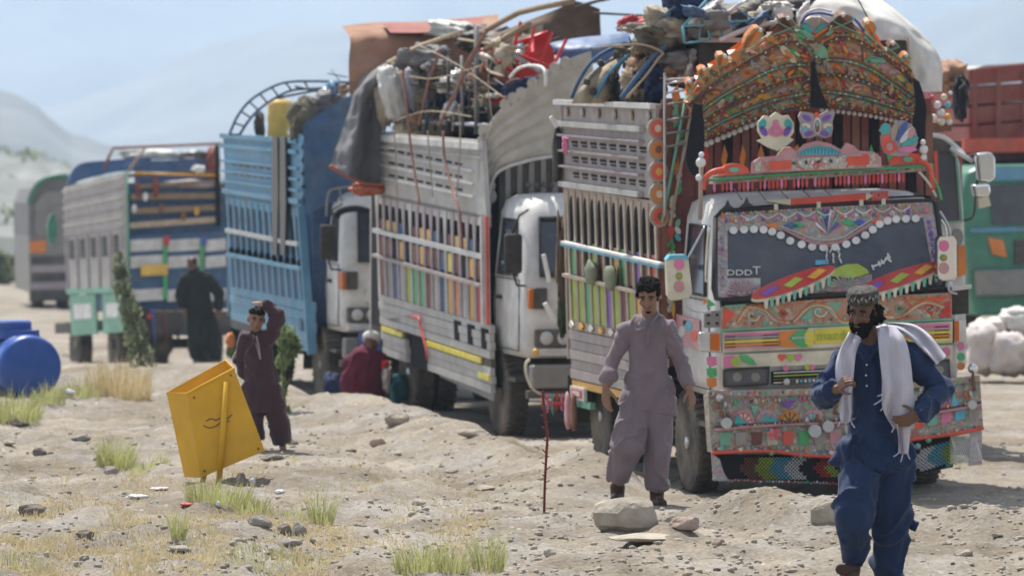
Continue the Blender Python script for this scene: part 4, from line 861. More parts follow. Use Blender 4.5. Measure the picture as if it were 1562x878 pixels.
for side, bands in (('l', Lb), ('r', Rb)):
    for i in range(5):
        a = catmull([(x, y, 0) for x, y in bands[i]], 26); c = catmull([(x, y, 0) for x, y in bands[i + 1]], 26); rows_ = []
        for v in range(6):
            t_ = v / 5; bul = math.sin(t_ * math.pi) * .05
            rows_.append([cr(a[k].x * (1 - t_) + c[k].x * t_, a[k].y * (1 - t_) + c[k].y * t_, bul + (4 - i) * .02) for k in range(26)])
        B().sheet(rows_, (0, .03, 0)).build('crown_panel', C('art_crown'), t1, smooth=True)
        # painted leaves raised on the panel
        nleaf = 13
        for k in range(nleaf):
            f = (k + .5) / nleaf * 25; k0 = min(int(f), 24); q = a[k0].lerp(c[k0], .5); h_ = (c[k0] - a[k0]).length; dr = (a[min(k0 + 1, 25)] - a[max(k0 - 1, 0)]).normalized()
            ang = math.degrees(math.atan2(dr.y, dr.x)) + rnd.choice([-28, 25, 0, 60])
            L_ = h_ * rnd.uniform(.30, .5)
            disc(CR, 'painted_leaf', q.x, q.y, L_ * 1.2, L_ * .42, C(rnd.choice(pal)), t1, .055 + (4 - i) * .02, .012, 8, ang)
            disc(CR, 'painted_leaf', q.x + 1, q.y, L_ * .55, L_ * .2, C(rnd.choice(pal)), t1, .068 + (4 - i) * .02, .010, 7, ang)
    for i in range(1, 6):
        a = catmull([(x, y, 0) for x, y in bands[i]], 40)
        B().tube([cr(p.x, p.y, .03 + (5 - i) * .02) for p in a], .009, 6).build('crown_moulding', C('brown_paint' if i % 2 else 'mint_paint'), t1, smooth=True)
        for k in range(0, 40, 2): ball(CR, 'jewel', a[k].x, a[k].y, 1.9, C(rnd.choice(['red_paint', 'scrap_white', 'sky_paint', 'blue_paint', 'pink_paint', 'scrap_white', 'mint_paint', 'yellow_paint'])), t1, .045 + (5 - i) * .02, 6)
    a = catmull([(x, y + 4, 0) for x, y in bands[5]], 22)
    if side == 'l':
        for k in range(0, 14): ball(CR, 'hanging_ball', a[k].x, a[k].y + 4, 5, C('sack_white'), t1, .0, 8)
    else:
        for k in range(2, 22, 1): ball(CR, 'hanging_ball', a[k].x, a[k].y + 3, 3.6, C('sack_white'), t1, .0, 8)
def petal(base0, base1, tip, w_, c_='orange_paint'):
    (x0, y0), (x1, y1), (tx, ty) = base0, base1, tip; mx_, my_ = (x0 + x1) / 2, (y0 + y1) / 2; dx, dy = tx - mx_, ty - my_; L = math.hypot(dx, dy); nx, ny = -dy / L * w_, dx / L * w_
    pts = [(x0, y0), (mx_ + dx * .6 + nx * .9, my_ + dy * .6 + ny * .9), (tx - dx / L * 5 + nx, ty - dy / L * 5 + ny), (tx + nx * .4, ty + ny * .4), (tx - nx * .4, ty - ny * .4), (tx - dx / L * 5 - nx, ty - dy / L * 5 - ny), (mx_ + dx * .6 - nx * .9, my_ + dy * .6 - ny * .9), (x1, y1)]
    pm = plate(CR, 'crown_petal', pts, C(c_), t1, .17, .08); strip(CR, 'petal_trim', pts, 2, C('mint_paint'), pm, .172, n=20, k=4); ball(CR, 'petal_bulb', tx, ty, 3.4, C('scrap_white'), pm, .17, 8)
petal((1112, 84), (1125, 98), (1160, 46), 8.5); petal((1082, 104), (1098, 112), (1106, 86), 9); petal((1062, 122), (1078, 132), (1074, 105), 8); petal((1046, 146), (1060, 142), (1052, 124), 6)
petal((1172, 56), (1216, 50), (1202, 28), 13, 'brown_paint'); petal((1265, 46), (1312, 52), (1286, 23), 14, 'brown_paint'); petal((1330, 58), (1350, 76), (1323, 34), 8); petal((1352, 78), (1374, 90), (1362, 66), 8, 'brown_paint'); petal((1372, 90), (1392, 108), (1382, 84), 7)
plate(CR, 'crown_centre', [(1216, 52), (1222, 34), (1236, 27), (1252, 27), (1266, 36), (1270, 54), (1256, 72), (1242, 98), (1228, 76)], C('art_floral'), t1, .10, .04)
for x, y, c_, a_ in ((1232, 44, 'teal_paint', 30), (1254, 44, 'teal_paint', -30), (1242, 60, 'scarlet_paint', 90), (1236, 74, 'mint_paint', 70), (1250, 74, 'pink_paint', -70), (1202, 44, 'red_paint', 90), (1286, 42, 'red_paint', 90)): disc(CR, 'painted_leaf', x, y, 10, 5, C(c_), t1, .12, .015, 9, a_)
strip(CR, 'crown_arch', [(1222, 36), (1232, 24), (1250, 20), (1272, 24), (1290, 22), (1306, 32), (1318, 48)], 4, C('blue_paint'), t1, .10, n=20)
strip(CR, 'crown_arch', [(1218, 42), (1228, 22), (1248, 14), (1268, 18)], 4, C('sack_white'), t1, .09, n=14)
# back sheet and struts so that the crown has body from the side
plate(CR, 'crown_back', [(1060, 200), (1052, 150), (1085, 104), (1160, 62), (1240, 34), (1310, 44), (1390, 104), (1404, 180), (1300, 165), (1240, 162), (1150, 176)], C('brown_paint'), t1, -.05, .04)
for x, y in ((1062, 190), (1150, 110), (1240, 60), (1320, 100), (1400, 170)):
    p = CR(x, y, -.09); B().bar(p, Vector((p.x, 1.9, min(p.z, 3.1))), .05, .05).build('crown_strut', C('wood'), t1)
# black evil-eye cloths
def cloth(name, rows_, pl, m='cloth_black', amp=.03, seed=3):
    return drape(name, [[pl(x, y, d) for x, y, d in r_] for r_ in rows_], C(m), t1, 14, 18, amp, 5, seed, .012)
cloth('black_cloth', [[(1238, 94, .16), (1244, 94, .18)], [(1237, 130, .16), (1250, 130, .2)], [(1236, 164, .16), (1266, 166, .2)]], CR)
cloth('black_cloth', [[(1058, 158, .1), (1072, 160, .12)], [(1050, 205, .1), (1075, 205, .14)], [(1046, 240, .1), (1070, 250, .12)], [(1052, 262, .1), (1062, 272, .1)]], FY(.9), seed=5)
cloth('black_cloth', [[(1392, 120, .1), (1402, 124, .1)], [(1396, 160, .1), (1412, 160, .12)], [(1392, 190, .1), (1412, 195, .1)], [(1398, 226, .1), (1408, 234, .1)]], FY(.9), seed=7)
# --- visor shelf over the cab
VS = FY(.25)
plate(VS, 'visor_beam', [(1088, 268), (1200, 262), (1340, 254), (1424, 250), (1424, 260), (1340, 266), (1200, 274), (1088, 281)], C('art_floral'), t1, .0, .16)
strip(VS, 'visor_moulding', [(1080, 275), (1200, 266), (1340, 258), (1424, 252)], 4, C('green_paint'), t1, .03, n=20)
for cx, cy_, rx in ((1120, 262, 24), (1385, 246, 28)):
    plate(VS, 'visor_arch', ellpts(cx, cy_ + 4, rx, 17, 14, -3, 180, 360), C('scarlet_paint'), t1, .03, .04); disc(VS, 'painted_leaf', cx, cy_ - 3, 8, 4, C('mint_paint'), t1, .045, .01)
strip(VS, 'visor_curl', [(1106, 258), (1088, 262), (1076, 272), (1072, 290)], 9, C('scarlet_paint'), t1, .03, n=14); strip(VS, 'visor_curl', [(1400, 244), (1412, 250), (1420, 262), (1422, 290)], 9, C('scarlet_paint'), t1, .03, n=14)
for p, q in (((1070, 240), (1068, 335)), ((1409, 222), (1412, 252))): strip(VS, 'visor_post', [p, q], 7, C('tan_paint'), t1, .03)
for x, y, r_ in ((1070, 236, 4.5), (1069, 248, 8), (1066, 271, 5.5), (1408, 217, 4.5), (1409, 228, 7), (1409, 240, 5)): ball(VS, 'white_knob', x, y, r_, C('scrap_white'), t1, .04, 10, 1)
for k in range(48):
    x = 1090 + k * 6.4; y = 281 - (x - 1090) * .052
    if rnd.random() < .85: plate(VS, 'hanging_tassel', [(x - 1.5, y - 2), (x + 1.5, y - 2), (x + 2, y + 8), (x, y + 13), (x - 2, y + 8)], C('red_paint' if k % 4 else 'pink_paint'), t1, .05 + .006 * (k % 3), .012)
# side scroll braces
for k, (p, q) in enumerate((((1402, 262), (1428, 300)), ((1418, 262), (1436, 305)))): strip(VS, 'visor_brace', [p, ((p[0] + q[0]) / 2 + 3, (p[1] + q[1]) / 2), q], 4, C(['sack_white', 'green_paint'][k]), t1, .04, n=10)
cr_ = plate(VS, 'name_crest', [(1146, 264), (1148, 248), (1160, 240), (1186, 238), (1196, 226), (1206, 224), (1216, 232), (1228, 220), (1248, 215), (1266, 219), (1284, 229), (1292, 218), (1302, 222), (1310, 230), (1334, 232), (1344, 240), (1345, 256)], C('rose_paint'), t1, .06, .05)
plate(VS, 'crest_face', [(1150, 262), (1151, 246), (1340, 234), (1341, 254)], C('art_white'), cr_, .068, .01)
for x0 in (1174, 1293): plate(VS, 'crest_block', [(x0, 246 - (x0 - 1174) * .06), (x0 + 33, 244 - (x0 - 1174) * .06), (x0 + 33, 258 - (x0 - 1174) * .06), (x0, 260 - (x0 - 1174) * .06)], C('scarlet_paint'), cr_, .078, .01)
for x0 in range(8):
    x = 1211 + x0 * 9.5; disc(VS, 'crest_letter', x, 249 - (x - 1211) * .06, 3.6, 2.2, C('scrap_white' if x0 % 2 else 'dark_metal'), cr_, .078, .008, 7, 40 * x0)
plate(VS, 'crest_dome', [(1216, 237), (1226, 228), (1248, 222), (1270, 226), (1284, 234)], C('teal_paint'), cr_, .072, .012)
for k in range(13): plate(VS, 'crest_spike', [(1217 + k * 5.2, 237), (1219.5 + k * 5.2, 224 + abs(k - 6) * 1.2), (1222 + k * 5.2, 236)], C('sky_paint'), cr_, .084, .008)
# flower plaque
fl = plate(VS, 'flower_plaque', [(1172, 225), (1155, 215), (1163, 212), (1156, 200), (1157, 186), (1166, 176), (1175, 178), (1184, 171), (1194, 177), (1203, 176), (1211, 188), (1211, 202), (1205, 210), (1211, 213), (1198, 224), (1186, 230)], C('cream_paint'), t1, .10, .03)
for x, y, rx, ry, a_, c_ in ((1163, 190, 6, 9, 20, 'teal_paint'), (1203, 190, 6, 9, -20, 'teal_paint'), (1165, 200, 5, 9, -30, 'purple_paint'), (1201, 200, 5, 9, 30, 'purple_paint')): disc(VS, 'painted_petal', x, y, rx, ry, C(c_), fl, .106, .01, 10, a_)
plate(VS, 'painted_vase', [(1180, 183), (1187, 183), (1189, 192), (1196, 199), (1194, 206), (1184, 209), (1174, 206), (1172, 199), (1179, 192)], C('pink_paint'), fl, .11, .012); disc(VS, 'painted_dot', 1184, 200, 5, 3.5, C('rose_paint'), fl, .118, .008)
# butterfly plaque
bf = plate(VS, 'butterfly_plaque', [(1246, 178), (1238, 172), (1222, 170), (1218, 178), (1222, 190), (1221, 200), (1226, 211), (1236, 211), (1246, 207), (1258, 211), (1268, 208), (1271, 196), (1270, 186), (1274, 172), (1262, 169)], C('mauve_paint'), t1, .12, .03)
for x, y, rx, ry, a_, c_ in ((1231, 180, 8, 4, 30, 'purple_paint'), (1261, 180, 8, 4, -30, 'purple_paint'), (1230, 192, 7, 4, 10, 'cream_paint'), (1262, 192, 7, 4, -10, 'cream_paint'), (1228, 197, 4, 5, 0, 'sky_paint'), (1264, 197, 4, 5, 0, 'sky_paint'), (1234, 204, 7, 4, -20, 'purple_paint'), (1258, 204, 7, 4, 20, 'purple_paint'), (1246, 176, 4, 5, 0, 'scarlet_paint')): disc(VS, 'painted_petal', x, y, rx, ry, C(c_), bf, .126, .01, 9, a_)
disc(VS, 'painted_body', 1247, 192, 5.5, 13, C('scrap_white'), bf, .132, .01); disc(VS, 'painted_body', 1247, 193, 3.8, 10, C('brown_paint'), bf, .14, .01); disc(VS, 'painted_body', 1247, 189, 2.5, 4, C('mint_paint'), bf, .146, .008)
# peacock plaque
pk = plate(VS, 'peacock_plaque', [(1345, 222), (1344, 209), (1347, 202), (1341, 200), (1346, 192), (1352, 188), (1358, 190), (1361, 200), (1366, 190), (1370, 184), (1382, 184), (1388, 190), (1396, 196), (1399, 208), (1400, 218), (1394, 230), (1384, 238), (1362, 238), (1350, 234)], C('mauve_paint'), t1, .12, .03)
disc(VS, 'peacock_head', 1350, 197, 7, 9, C('teal_paint'), pk, .126, .01, 10, 20)
plate(VS, 'peacock_body', [(1347, 206), (1356, 206), (1359, 214), (1369, 222), (1367, 230), (1356, 235), (1348, 230), (1345, 218)], C('scarlet_paint'), pk, .128, .01); disc(VS, 'painted_petal', 1357, 224, 5, 6, C('rose_paint'), pk, .136, .008)
for x, y, L_, a_, c_ in ((1364, 202, 14, 100, 'tan_paint'), (1376, 200, 17, 118, 'blue_paint'), (1383, 206, 16, 130, 'scrap_white'), (1388, 216, 15, 155, 'teal_paint'), (1384, 228, 15, 180, 'pink_paint'), (1390, 203, 9, 110, 'rose_paint')): disc(VS, 'tail_feather', x, y, L_, 4.6, C(c_), pk, .13 + .002 * (a_ % 3), .01, 10, a_)

# ---- dense hand-painted ornament: rows of petals, diamonds and dots
ornpal = ['rose_paint', 'scarlet_paint', 'mint_paint', 'cream_paint', 'orange_paint', 'teal_paint', 'brown_paint', 'pink_paint', 'amber_paint', 'white_paint', 'purple_paint', 'green_paint', 'dark_metal', 'dirty_white']
def orn_row(pl, pts, step, h_, parent, d=.03, kinds='pdo', name='ornament', pal=None):
    a = catmull([(x, y, 0) for x, y in pts], 60); L = 0; nxt = 0; k = 0; pal = pal or ornpal
    for i in range(59):
        L += (a[i + 1] - a[i]).length
        if L >= nxt:
            nxt += step; x, y = a[i].x, a[i].y; kd = kinds[k % len(kinds)]; c_ = C(pal[(k * 5 + int(pts[0][1])) % len(pal)]); c2 = C(pal[(k * 3 + 2) % len(pal)]); s_ = h_ / 2
            if kd == 'p':
                plate(pl, name, [(x - s_ * .75, y + s_), (x - s_ * .8, y), (x - s_ * .35, y - s_ * .8), (x, y - s_), (x + s_ * .35, y - s_ * .8), (x + s_ * .8, y), (x + s_ * .75, y + s_)], c_, parent, d, .008); disc(pl, name, x, y + s_ * .3, s_ * .35, s_ * .5, c2, parent, d + .008, .006, 7)
            elif kd == 'd': plate(pl, name, [(x - s_ * .55, y), (x, y - s_), (x + s_ * .55, y), (x, y + s_)], c_, parent, d, .008)
            elif kd == 'o': disc(pl, name, x, y, s_ * .7, s_ * .7, c_, parent, d, .008, 8); disc(pl, name, x, y, s_ * .35, s_ * .35, c2, parent, d + .008, .006, 7)
            elif kd == 'x':
                for q in (-40, 40): disc(pl, name, x, y, s_, s_ * .3, c_, parent, d + (.006 if q > 0 else 0), .006, 6, q)
            k += 1
orn_row(BM, [(1122, 613), (1200, 609), (1300, 604), (1400, 594), (1476, 584)], 9, 8, t1, .016, 'podxpo')
orn_row(BM, [(1120, 650), (1200, 644), (1300, 637), (1400, 626), (1476, 615)], 7, 5, t1, .05, 'od')
orn_row(BM, [(1092, 684), (1180, 682), (1260, 687), (1340, 680), (1420, 664), (1490, 650)], 8, 6, t1, .026, 'dxo')
orn_row(BM, [(1280, 622), (1330, 618), (1390, 610)], 16, 20, t1, .018, 'pxpo')
orn_row(BM, [(1300, 662), (1340, 658), (1385, 650)], 13, 15, t1, .018, 'podx')
orn_row(Pl(T1, (0, -.06, 0), (0, -1, 0)), [(1084, 600), (1200, 598), (1300, 596), (1400, 587), (1492, 578)], 7, 6, t1, .036, 'dod')
orn_row(WS, [(1102, 336), (1180, 334), (1260, 330), (1340, 326), (1416, 320)], 8, 8, t1, .042, 'pdx', pal=['rose_paint', 'mauve_paint', 'mint_paint', 'orange_paint', 'scrap_white', 'purple_paint', 'pink_paint'])
orn_row(WS, [(1102, 326), (1180, 322), (1260, 318), (1340, 314), (1414, 310)], 7, 6, t1, .042, 'do')
orn_row(WS, [(1102, 360), (1102, 390), (1103, 440)], 9, 9, t1, .045, 'xop', pal=['mauve_paint', 'rose_paint', 'dirty_white', 'purple_paint', 'sky_paint'])
orn_row(WS, [(1417, 338), (1423, 370), (1430, 415)], 9, 9, t1, .045, 'xop', pal=['mauve_paint', 'rose_paint', 'dirty_white', 'purple_paint', 'sky_paint'])
orn_row(WS, [(1112, 448), (1150, 446), (1165, 444)], 8, 7, t1, .05, 'xo', pal=['mauve_paint', 'rose_paint', 'dirty_white'])
orn_row(P, [(1110, 494), (1180, 492), (1260, 487), (1340, 485), (1445, 479)], 10, 7, t1, .012, 'dxo', pal=['orange_paint', 'cream_paint', 'mint_paint', 'rose_paint', 'brown_paint', 'scarlet_paint'])
orn_row(P, [(1110, 470), (1180, 464), (1260, 458), (1340, 456), (1445, 452)], 10, 6, t1, .012, 'xod', pal=['orange_paint', 'cream_paint', 'mint_paint', 'rose_paint', 'brown_paint'])
for side, bands in (('l', Lb), ('r', Rb)):
    for i in range(5):
        mid = [((a[0] + c[0]) / 2, a[1] * .28 + c[1] * .72) for a, c in zip(bands[i], bands[i + 1])]
        orn_row(CR, mid, 8, 6, t1, .075 + (4 - i) * .02, ['pd', 'ox', 'dp', 'xo', 'po'][i], pal=['orange_paint', 'mint_paint', 'tan_paint', 'brown_paint', 'amber_paint', 'maroon_paint', 'orange_paint', 'dark_metal'])
orn_row(VS, [(1092, 275), (1200, 268), (1340, 260), (1420, 255)], 8, 7, t1, .012, 'dxo')
for k in range(9):
    for q in range(3): disc(SC, 'painted_leaf', 1030 + (k % 2) * 9 - k * 1.0, 160 + k * 36 + q * 11, 4, 7, C(rnd.choice(ornpal)), t1, .05, .008, 8, rnd.choice([-30, 20, 60]))
for k, y in enumerate((196, 228, 262, 296, 330)): disc(SC, 'roundel_centre', 1004 + k * .8, y, 5, 6, C(['cream_paint', 'brown_paint', 'amber_paint'][k % 3]), t1, .072, .01, 10)
# ================================================================== loose load pieces
def bundle(name, label, cat, fr, pl, px, py, rx, ry, dep, m, d=0, seed=1, amp=.2, group=None, rot=0, sc=1.6, pinch=0):
    c = fr.M @ pl(px, py, d); k = c.y / FPX
    o = lump(name, c, (rx * k, dep, ry * k), C(m), None, seed, amp, sc=sc, rot=Matrix.Rotation(R(rot), 3, 'Y'), pinch=pinch)
    return tag(o, label, cat, group)
def wstrip(fr, pl, name, pts, wpx, m, label=None, cat=None, d=0, n=None, k=6, group=None, parent=None):
    if n: pts = [(q.x, q.y) for q in catmull([(x, y, 0) for x, y in pts], n)]
    p = [fr.M @ pl(x, y, d) for x, y in pts]; o = B().tube(p, wpx / 2 * p[0].y / FPX, k).build(name, C(m), parent, smooth=True)
    return tag(o, label, cat, group) if label else o
# ================================================================== white truck
t2 = thing('white_truck', 'white cab truck behind the painted one, slatted sides with coloured gaps and towering load', 'truck', T2.M, 'trucks parked in a line')
chassis(t2, 6.3, yrw=5.0, r=.44, yfw=1.15, rim='dirty_white', hub='steel')
for x in (-.6, .6): leaf_spring(t2, x, 5.0)
cab(T2, t2, 'white_paint', W=1.08, zt=2.5, yr=1.35)
W2 = Pl(T2, (0, .03, 1.66), (0, -1, .40)); F2 = Pl(T2, (0, 0, 0), (0, -1, 0))
def F2Y(y): return Pl(T2, (0, y, 0), (0, -1, 0))
# windscreen in metres
def screen(root, m='glass', W=.86, z0=1.70, z1=2.26, y0=.03, sl=.40, th=.04):
    f = lambda x, z, d=0: Vector((x, y0 + sl * (z - 1.66) - d, z))
    p = [f(-W, z0), f(W, z0), f(W * .95, z1), f(-W * .95, z1)]
    o = B().prism(p, (0, th, 0)).build('windscreen', C(m), root)
    B().tube([q + Vector((0, -.01, 0)) for q in p], .028, 6, closed=True).build('windscreen_rubber', C('black_rubber'), root, smooth=True)
    for s_ in (-.45, .25): B().tube([f(s_, z0 - .02, .03), f(s_ + .32, z0 + .16, .03)], .008, 5).build('wiper', C('black_rubber'), root)
    return o
screen(t2, W=.94)
def cab_front(root, paint='white_paint', lamp='amber_lens', bump='grey_metal', W=1.03, grille='dark_metal'):
    B().box(-.78, .78, -.02, .10, 1.20, 1.36).build('grille_panel', C(paint), root, bevel=.01)
    for k in range(4): B().box(-.70, .70, -.035, 0, 1.22 + k * .033, 1.237 + k * .033).build('grille_bar', C(grille), root)
    for s_ in (-1, 1):
        x = s_ * .80; B().box(x - .20, x + .20, -.03, .08, .98, 1.15).build('headlight', C('dark_metal'), root, bevel=.01)
        for k in (-1, 1):
            o = B().lathe([(.001, 0), (.068, .004), (.072, .03)], (0, 0, 0), 'Y', 14).build('headlight_lens', C('light_lens'), root, smooth=True); o.location = (x + k * .09, -.045, 1.065)
        B().box(s_ * 1.035 - .03, s_ * 1.035 + .03, .0, .26, 1.36, 1.56).build('corner_lamp', C(lamp), root, bevel=.01)
        B().box(s_ * .95 - .07, s_ * .95 + .07, -.02, .12, 1.36, 1.57).build('corner_box', C('dark_metal'), root, bevel=.01)
        ar = B().tube([(s_ * 1.0, .25, 1.58), (s_ * 1.20, -.02, 1.60), (s_ * 1.25, -.04, 1.74)], .013, 6).build('mirror_arm', C('black_rubber'), root, smooth=True)
        B().box(s_ * 1.25 - .09, s_ * 1.25 + .09, -.10, .0, 1.72, 2.12).build('mirror', C('black_rubber'), root, bevel=.03)
        ar = B().tube([(s_ * 1.0, .30, 2.35), (s_ * 1.18, -.02, 2.30), (s_ * 1.25, -.04, 2.12)], .012, 6).build('mirror_arm', C('black_rubber'), root, smooth=True)
    B().box(-1.0, 1.0, -.03, .10, .88, .96).build('lower_panel', C(paint), root, bevel=.01)
    B().box(-1.06, 1.06, -.14, .04, .56, .80).build('bumper', C(bump), root, bevel=.02)
    B().box(-.45, .45, -.155, -.13, .62, .74).build('number_plate', C('grey_metal'), root)
    B().box(-1.10, 1.10, -.10, .0, .46, .54).build('bumper_bar', C('dark_metal'), root)
    B().tube([(-.9, -.10, .44), (-.9, -.30, .42), (.9, -.30, .42), (.9, -.10, .44)], .02, 6).build('bumper_tube', C('red_paint'), root)
cab_front(t2, bump='grey_metal')
for y_ in (1.62,): pass
FS2 = Pl(T2, (-1.05, 0, 0), (-1, 0, 0))
plate(FS2, 'painted_trim', [(756, 504), (776, 510), (778, 520), (758, 512)], C('orange_paint'), t2, .02, .02); plate(FS2, 'painted_trim', [(757, 514), (780, 522), (782, 534), (758, 524)], C('mint_paint'), t2, .02, .02)
for p, q in (((745, 418), (750, 455)),): pass
o = ball(F2Y(-.15), 'lamp', 817, 537, 6, C('amber_paint'), t2, .0, 10)
strip(F2Y(-.1), 'guard_hoop', [(808, 548), (802, 556), (806, 580), (824, 600), (870, 602)], 5, C('cream_paint'), t2, .0, n=16)
for k in range(7): plate(F2Y(-.2), 'hanging_tassel', [(826 + k * 7, 600), (831 + k * 7, 600), (830 + k * 7, 622 + 6 * (k % 3)), (827 + k * 7, 624 + 6 * (k % 2))], C(['red_paint', 'pink_paint', 'mint_paint'][k % 3]), t2, .0, .01)
# cargo shell
B().box(-1.18, 1.18, 1.6, 6.4, .9, 2.75).build('cargo_box', C('interior_dark'), t2)  # solid dark fill standing in for the shade inside the slatted body
B().box(1.17, 1.22, 1.6, 6.4, .75, 3.1).build('side_panel', C('dirty_white'), t2); B().box(-1.18, 1.18, 6.42, 6.48, .8, 3.0).build('tailboard', C('dirty_white'), t2)
X = -1.2
q1 = Q(T2, X, (588, 203), (735, 214), (573, 300), (742, 335))
q1.quad(0, 1, 0, 1, 0, .05).build('side_panel', C('dirty_white'), t2)
qsl = Q(T2, X, (592, 228), (708, 251), (592, 267), (709, 291))
for r_ in range(3):
    for k in range(8): qsl.quad(.02 + k * .125, .02 + k * .125 + .078, r_ * .49 - .03, r_ * .49 + .05, .012, .03).build('slot', C('interior_dark'), t2)
    for k in (0,): B().bar(qsl(-.08, r_ * .49 + .17, .01), qsl(1.12, r_ * .49 + .17, .01), .03, .02).build('panel_rail', C('white_paint'), t2)
B().bar(q1(0, .08, .02), q1(1, .08, .02), .05, .07).build('panel_rail', C('white_paint'), t2); B().bar(q1(0, .22, .01), q1(1, .22, .01), .03, .03).build('panel_rail', C('dirty_white'), t2)
# stakes with coloured boards
q2 = Q(T2, X, (572, 296), (742, 332), (577, 447), (744, 494))
q2.quad(0, 1, -.02, .09, 0, .05).build('stake_header', C('dirty_white'), t2)
cols_up = ['maroon_paint', 'brown_paint', 'interior_dark', 'amber_paint', 'interior_dark', 'brown_paint', 'amber_paint', 'brown_paint', 'maroon_paint', 'deep_blue', 'yellow_paint', 'maroon_paint', 'interior_dark', 'amber_paint', 'brown_paint']
cols_dn = ['brown_paint', 'grey_metal', 'deep_blue', 'dirty_white', 'lime_paint', 'green_paint', 'green_paint', 'brown_paint', 'dirty_white', 'deep_blue', 'amber_paint', 'orange_paint', 'dirty_white', 'amber_paint', 'red_paint']
for k in range(16):
    u_ = .02 + k * .063; lath(q2, 'stake', u_, .02, 1.0, .016, .012, C('mauve_paint' if k % 5 else 'dirty_white'), t2, .010, .014, mid=.008)
    if k < 15:
        q2.quad(u_ + .012, u_ + .052, .42, .60, -.002, .012).build('gap_board', C(cols_up[k]), t2); q2.quad(u_ + .012, u_ + .052, .62, 1.0, -.002, .012).build('gap_board', C(cols_dn[k]), t2)
        q2.quad(u_ + .012, u_ + .052, .24, .40, -.004, .010).build('gap_board', C(cols_up[(k * 3) % 15]), t2)
for p, q, m_ in (((571, 351), (733, 391), 'steel'), ((570, 389), (735, 436), 'pale_pink_paint')): B().bar(T2.s_(*p, X - .05), T2.s_(*q, X - .05), .05, .05 if m_ == 'steel' else .035).build('side_rail', C(m_), t2)
B().bar(q2(1.0, -.02, .02), q2(1.0, 1.0, .02), .05, .09, up=(1, 0, 0)).build('corner_post', C('white_paint'), t2); B().bar(q2(1.022, -.02, .025), q2(1.022, 1.0, .025), .03, .03, up=(1, 0, 0)).build('corner_post', C('scarlet_paint'), t2)
# lower planks
q3 = Q(T2, X, (577, 448), (748, 496), (585, 540), (750, 600))
for k in range(8):
    v0, v1 = k * .125, k * .125 + .117
    if k < 4: q3.quad(0, 1, v0, v1, .01 * (k % 2), .05).build('plank', C('dirty_white'), t2)
    else:
        for a, c in ((0, .235), (.44, 1.0)): q3.quad(a, c, v0, v1, .01 * (k % 2), .05).build('plank', C('dirty_white' if k != 4 else 'bundle_olive'), t2)
for a, c in ((.02, .22), (.45, .93)): q3.quad(a, c, .52, .60, .025, .02).build('reflective_strip', C('yellow_paint'), t2)
q3.quad(.9, .99, .74, .82, .02, .02).build('reflective_strip', C('yellow_paint'), t2)
for k in range(3):     # three painted openings beside the front corner
    u_ = .70 + k * .115; q3.quad(u_, u_ + .035, .07, .37, .013, .03).build('opening', C('interior_dark'), t2); q3.quad(u_ + .02, u_ + .055, .07, .13, .013, .03).build('opening', C('interior_dark'), t2)
pts = [(622, 482), (638, 484), (642, 500), (650, 532), (652, 548)]
strip(Pl(T2, (X, 0, 0), (-1, 0, 0)), 'arch_trim', pts, 4, C('red_paint'), t2, .04, n=16)
b = B(); pa = [T2.s_(x, y, X) for x, y in ((620, 484), (634, 486), (655, 540), (660, 568), (625, 560), (622, 500))]; b.prism(pa, (.05, 0, 0)).build('wheel_arch', C('interior_dark'), t2).location.x = .03
q4 = Q(T2, X, (660, 552), (748, 592), (664, 574), (746, 612)); q4.quad(0, 1, 0, 1, -.05, .08).build('side_guard', C('grey_metal'), t2)
text(Pl(T2, (X, 0, 0), (-1, 0, 0)), 'side_lettering', 'ALC', 601, 487, 5, C('dark_metal'), t2, .022, wpx=14)
# crown over the cab
CN = Pl(T2, (-1.22, 1.5, 3.0), (-.50, -1, -.12))
L0 = [[(738, 212), (748, 185), (762, 168), (772, 160), (790, 146), (806, 132), (824, 118), (842, 104), (862, 92), (900, 78)],
      [(738, 250), (752, 226), (772, 210), (790, 200), (810, 188), (830, 178), (850, 168), (870, 160), (890, 154), (910, 150)],
      [(745, 300), (750, 280), (758, 262), (776, 252), (796, 246), (815, 240), (835, 236), (855, 234), (880, 232), (910, 230)]]
rows_ = []
for i in range(25):
    t_ = i / 24; a, b_, c = [catmull([(x, y, 0) for x, y in L0[j]], 40) for j in range(3)]
    row = []
    for k in range(40):
        p = a[k].lerp(b_[k], t_ * 2) if t_ < .5 else b_[k].lerp(c[k], t_ * 2 - 1)
        row.append(CN(p.x, p.y, .03 * abs(math.sin(t_ * math.pi * 5))))
    rows_.append(row)
B().sheet(rows_, (.02, .04, 0)).build('crown_panel', C('crown_grey'), t2, smooth=False)
for k in range(7):
    x, y = [(739, 214), (743, 240), (742, 262), (746, 284), (741, 226), (748, 300), (738, 200)][k]; disc(CN, 'crown_scallop', x, y, 9, 11, C('dirty_white'), t2, .02, .03)
for j, (x, y) in enumerate([(770, 158), (782, 148), (795, 140), (812, 126), (830, 112), (846, 102), (862, 94)]): disc(CN, 'crown_scallop', x, y + 2, 8, 9, C('crown_grey'), t2, .03, .03, rot=-30)
strip(CN, 'crown_rim', [(745, 300), (750, 280), (758, 264), (776, 254), (796, 248), (815, 243), (855, 237), (890, 235)], 5, C('white_paint'), t2, .05, n=24)
plate(CN, 'crown_band', [(728, 210), (744, 205), (752, 250), (748, 318), (736, 318), (730, 280)], C('dirty_white'), t2, .01, .04)
for k in range(13):
    x = 762 + k * 9; plate(F2Y(1.50), 'bulkhead_board', [(x, 245 - k), (x + 8, 244 - k), (x + 8, 420), (x, 420)], C('grey_metal' if k % 2 else 'dark_metal'), t2, .0 + .02 * (k % 2), .04)
for k in range(5): ball(F2Y(1.2), 'hook', 806 + k * 12, 282, 5, C('dark_metal'), t2, 0, 8)
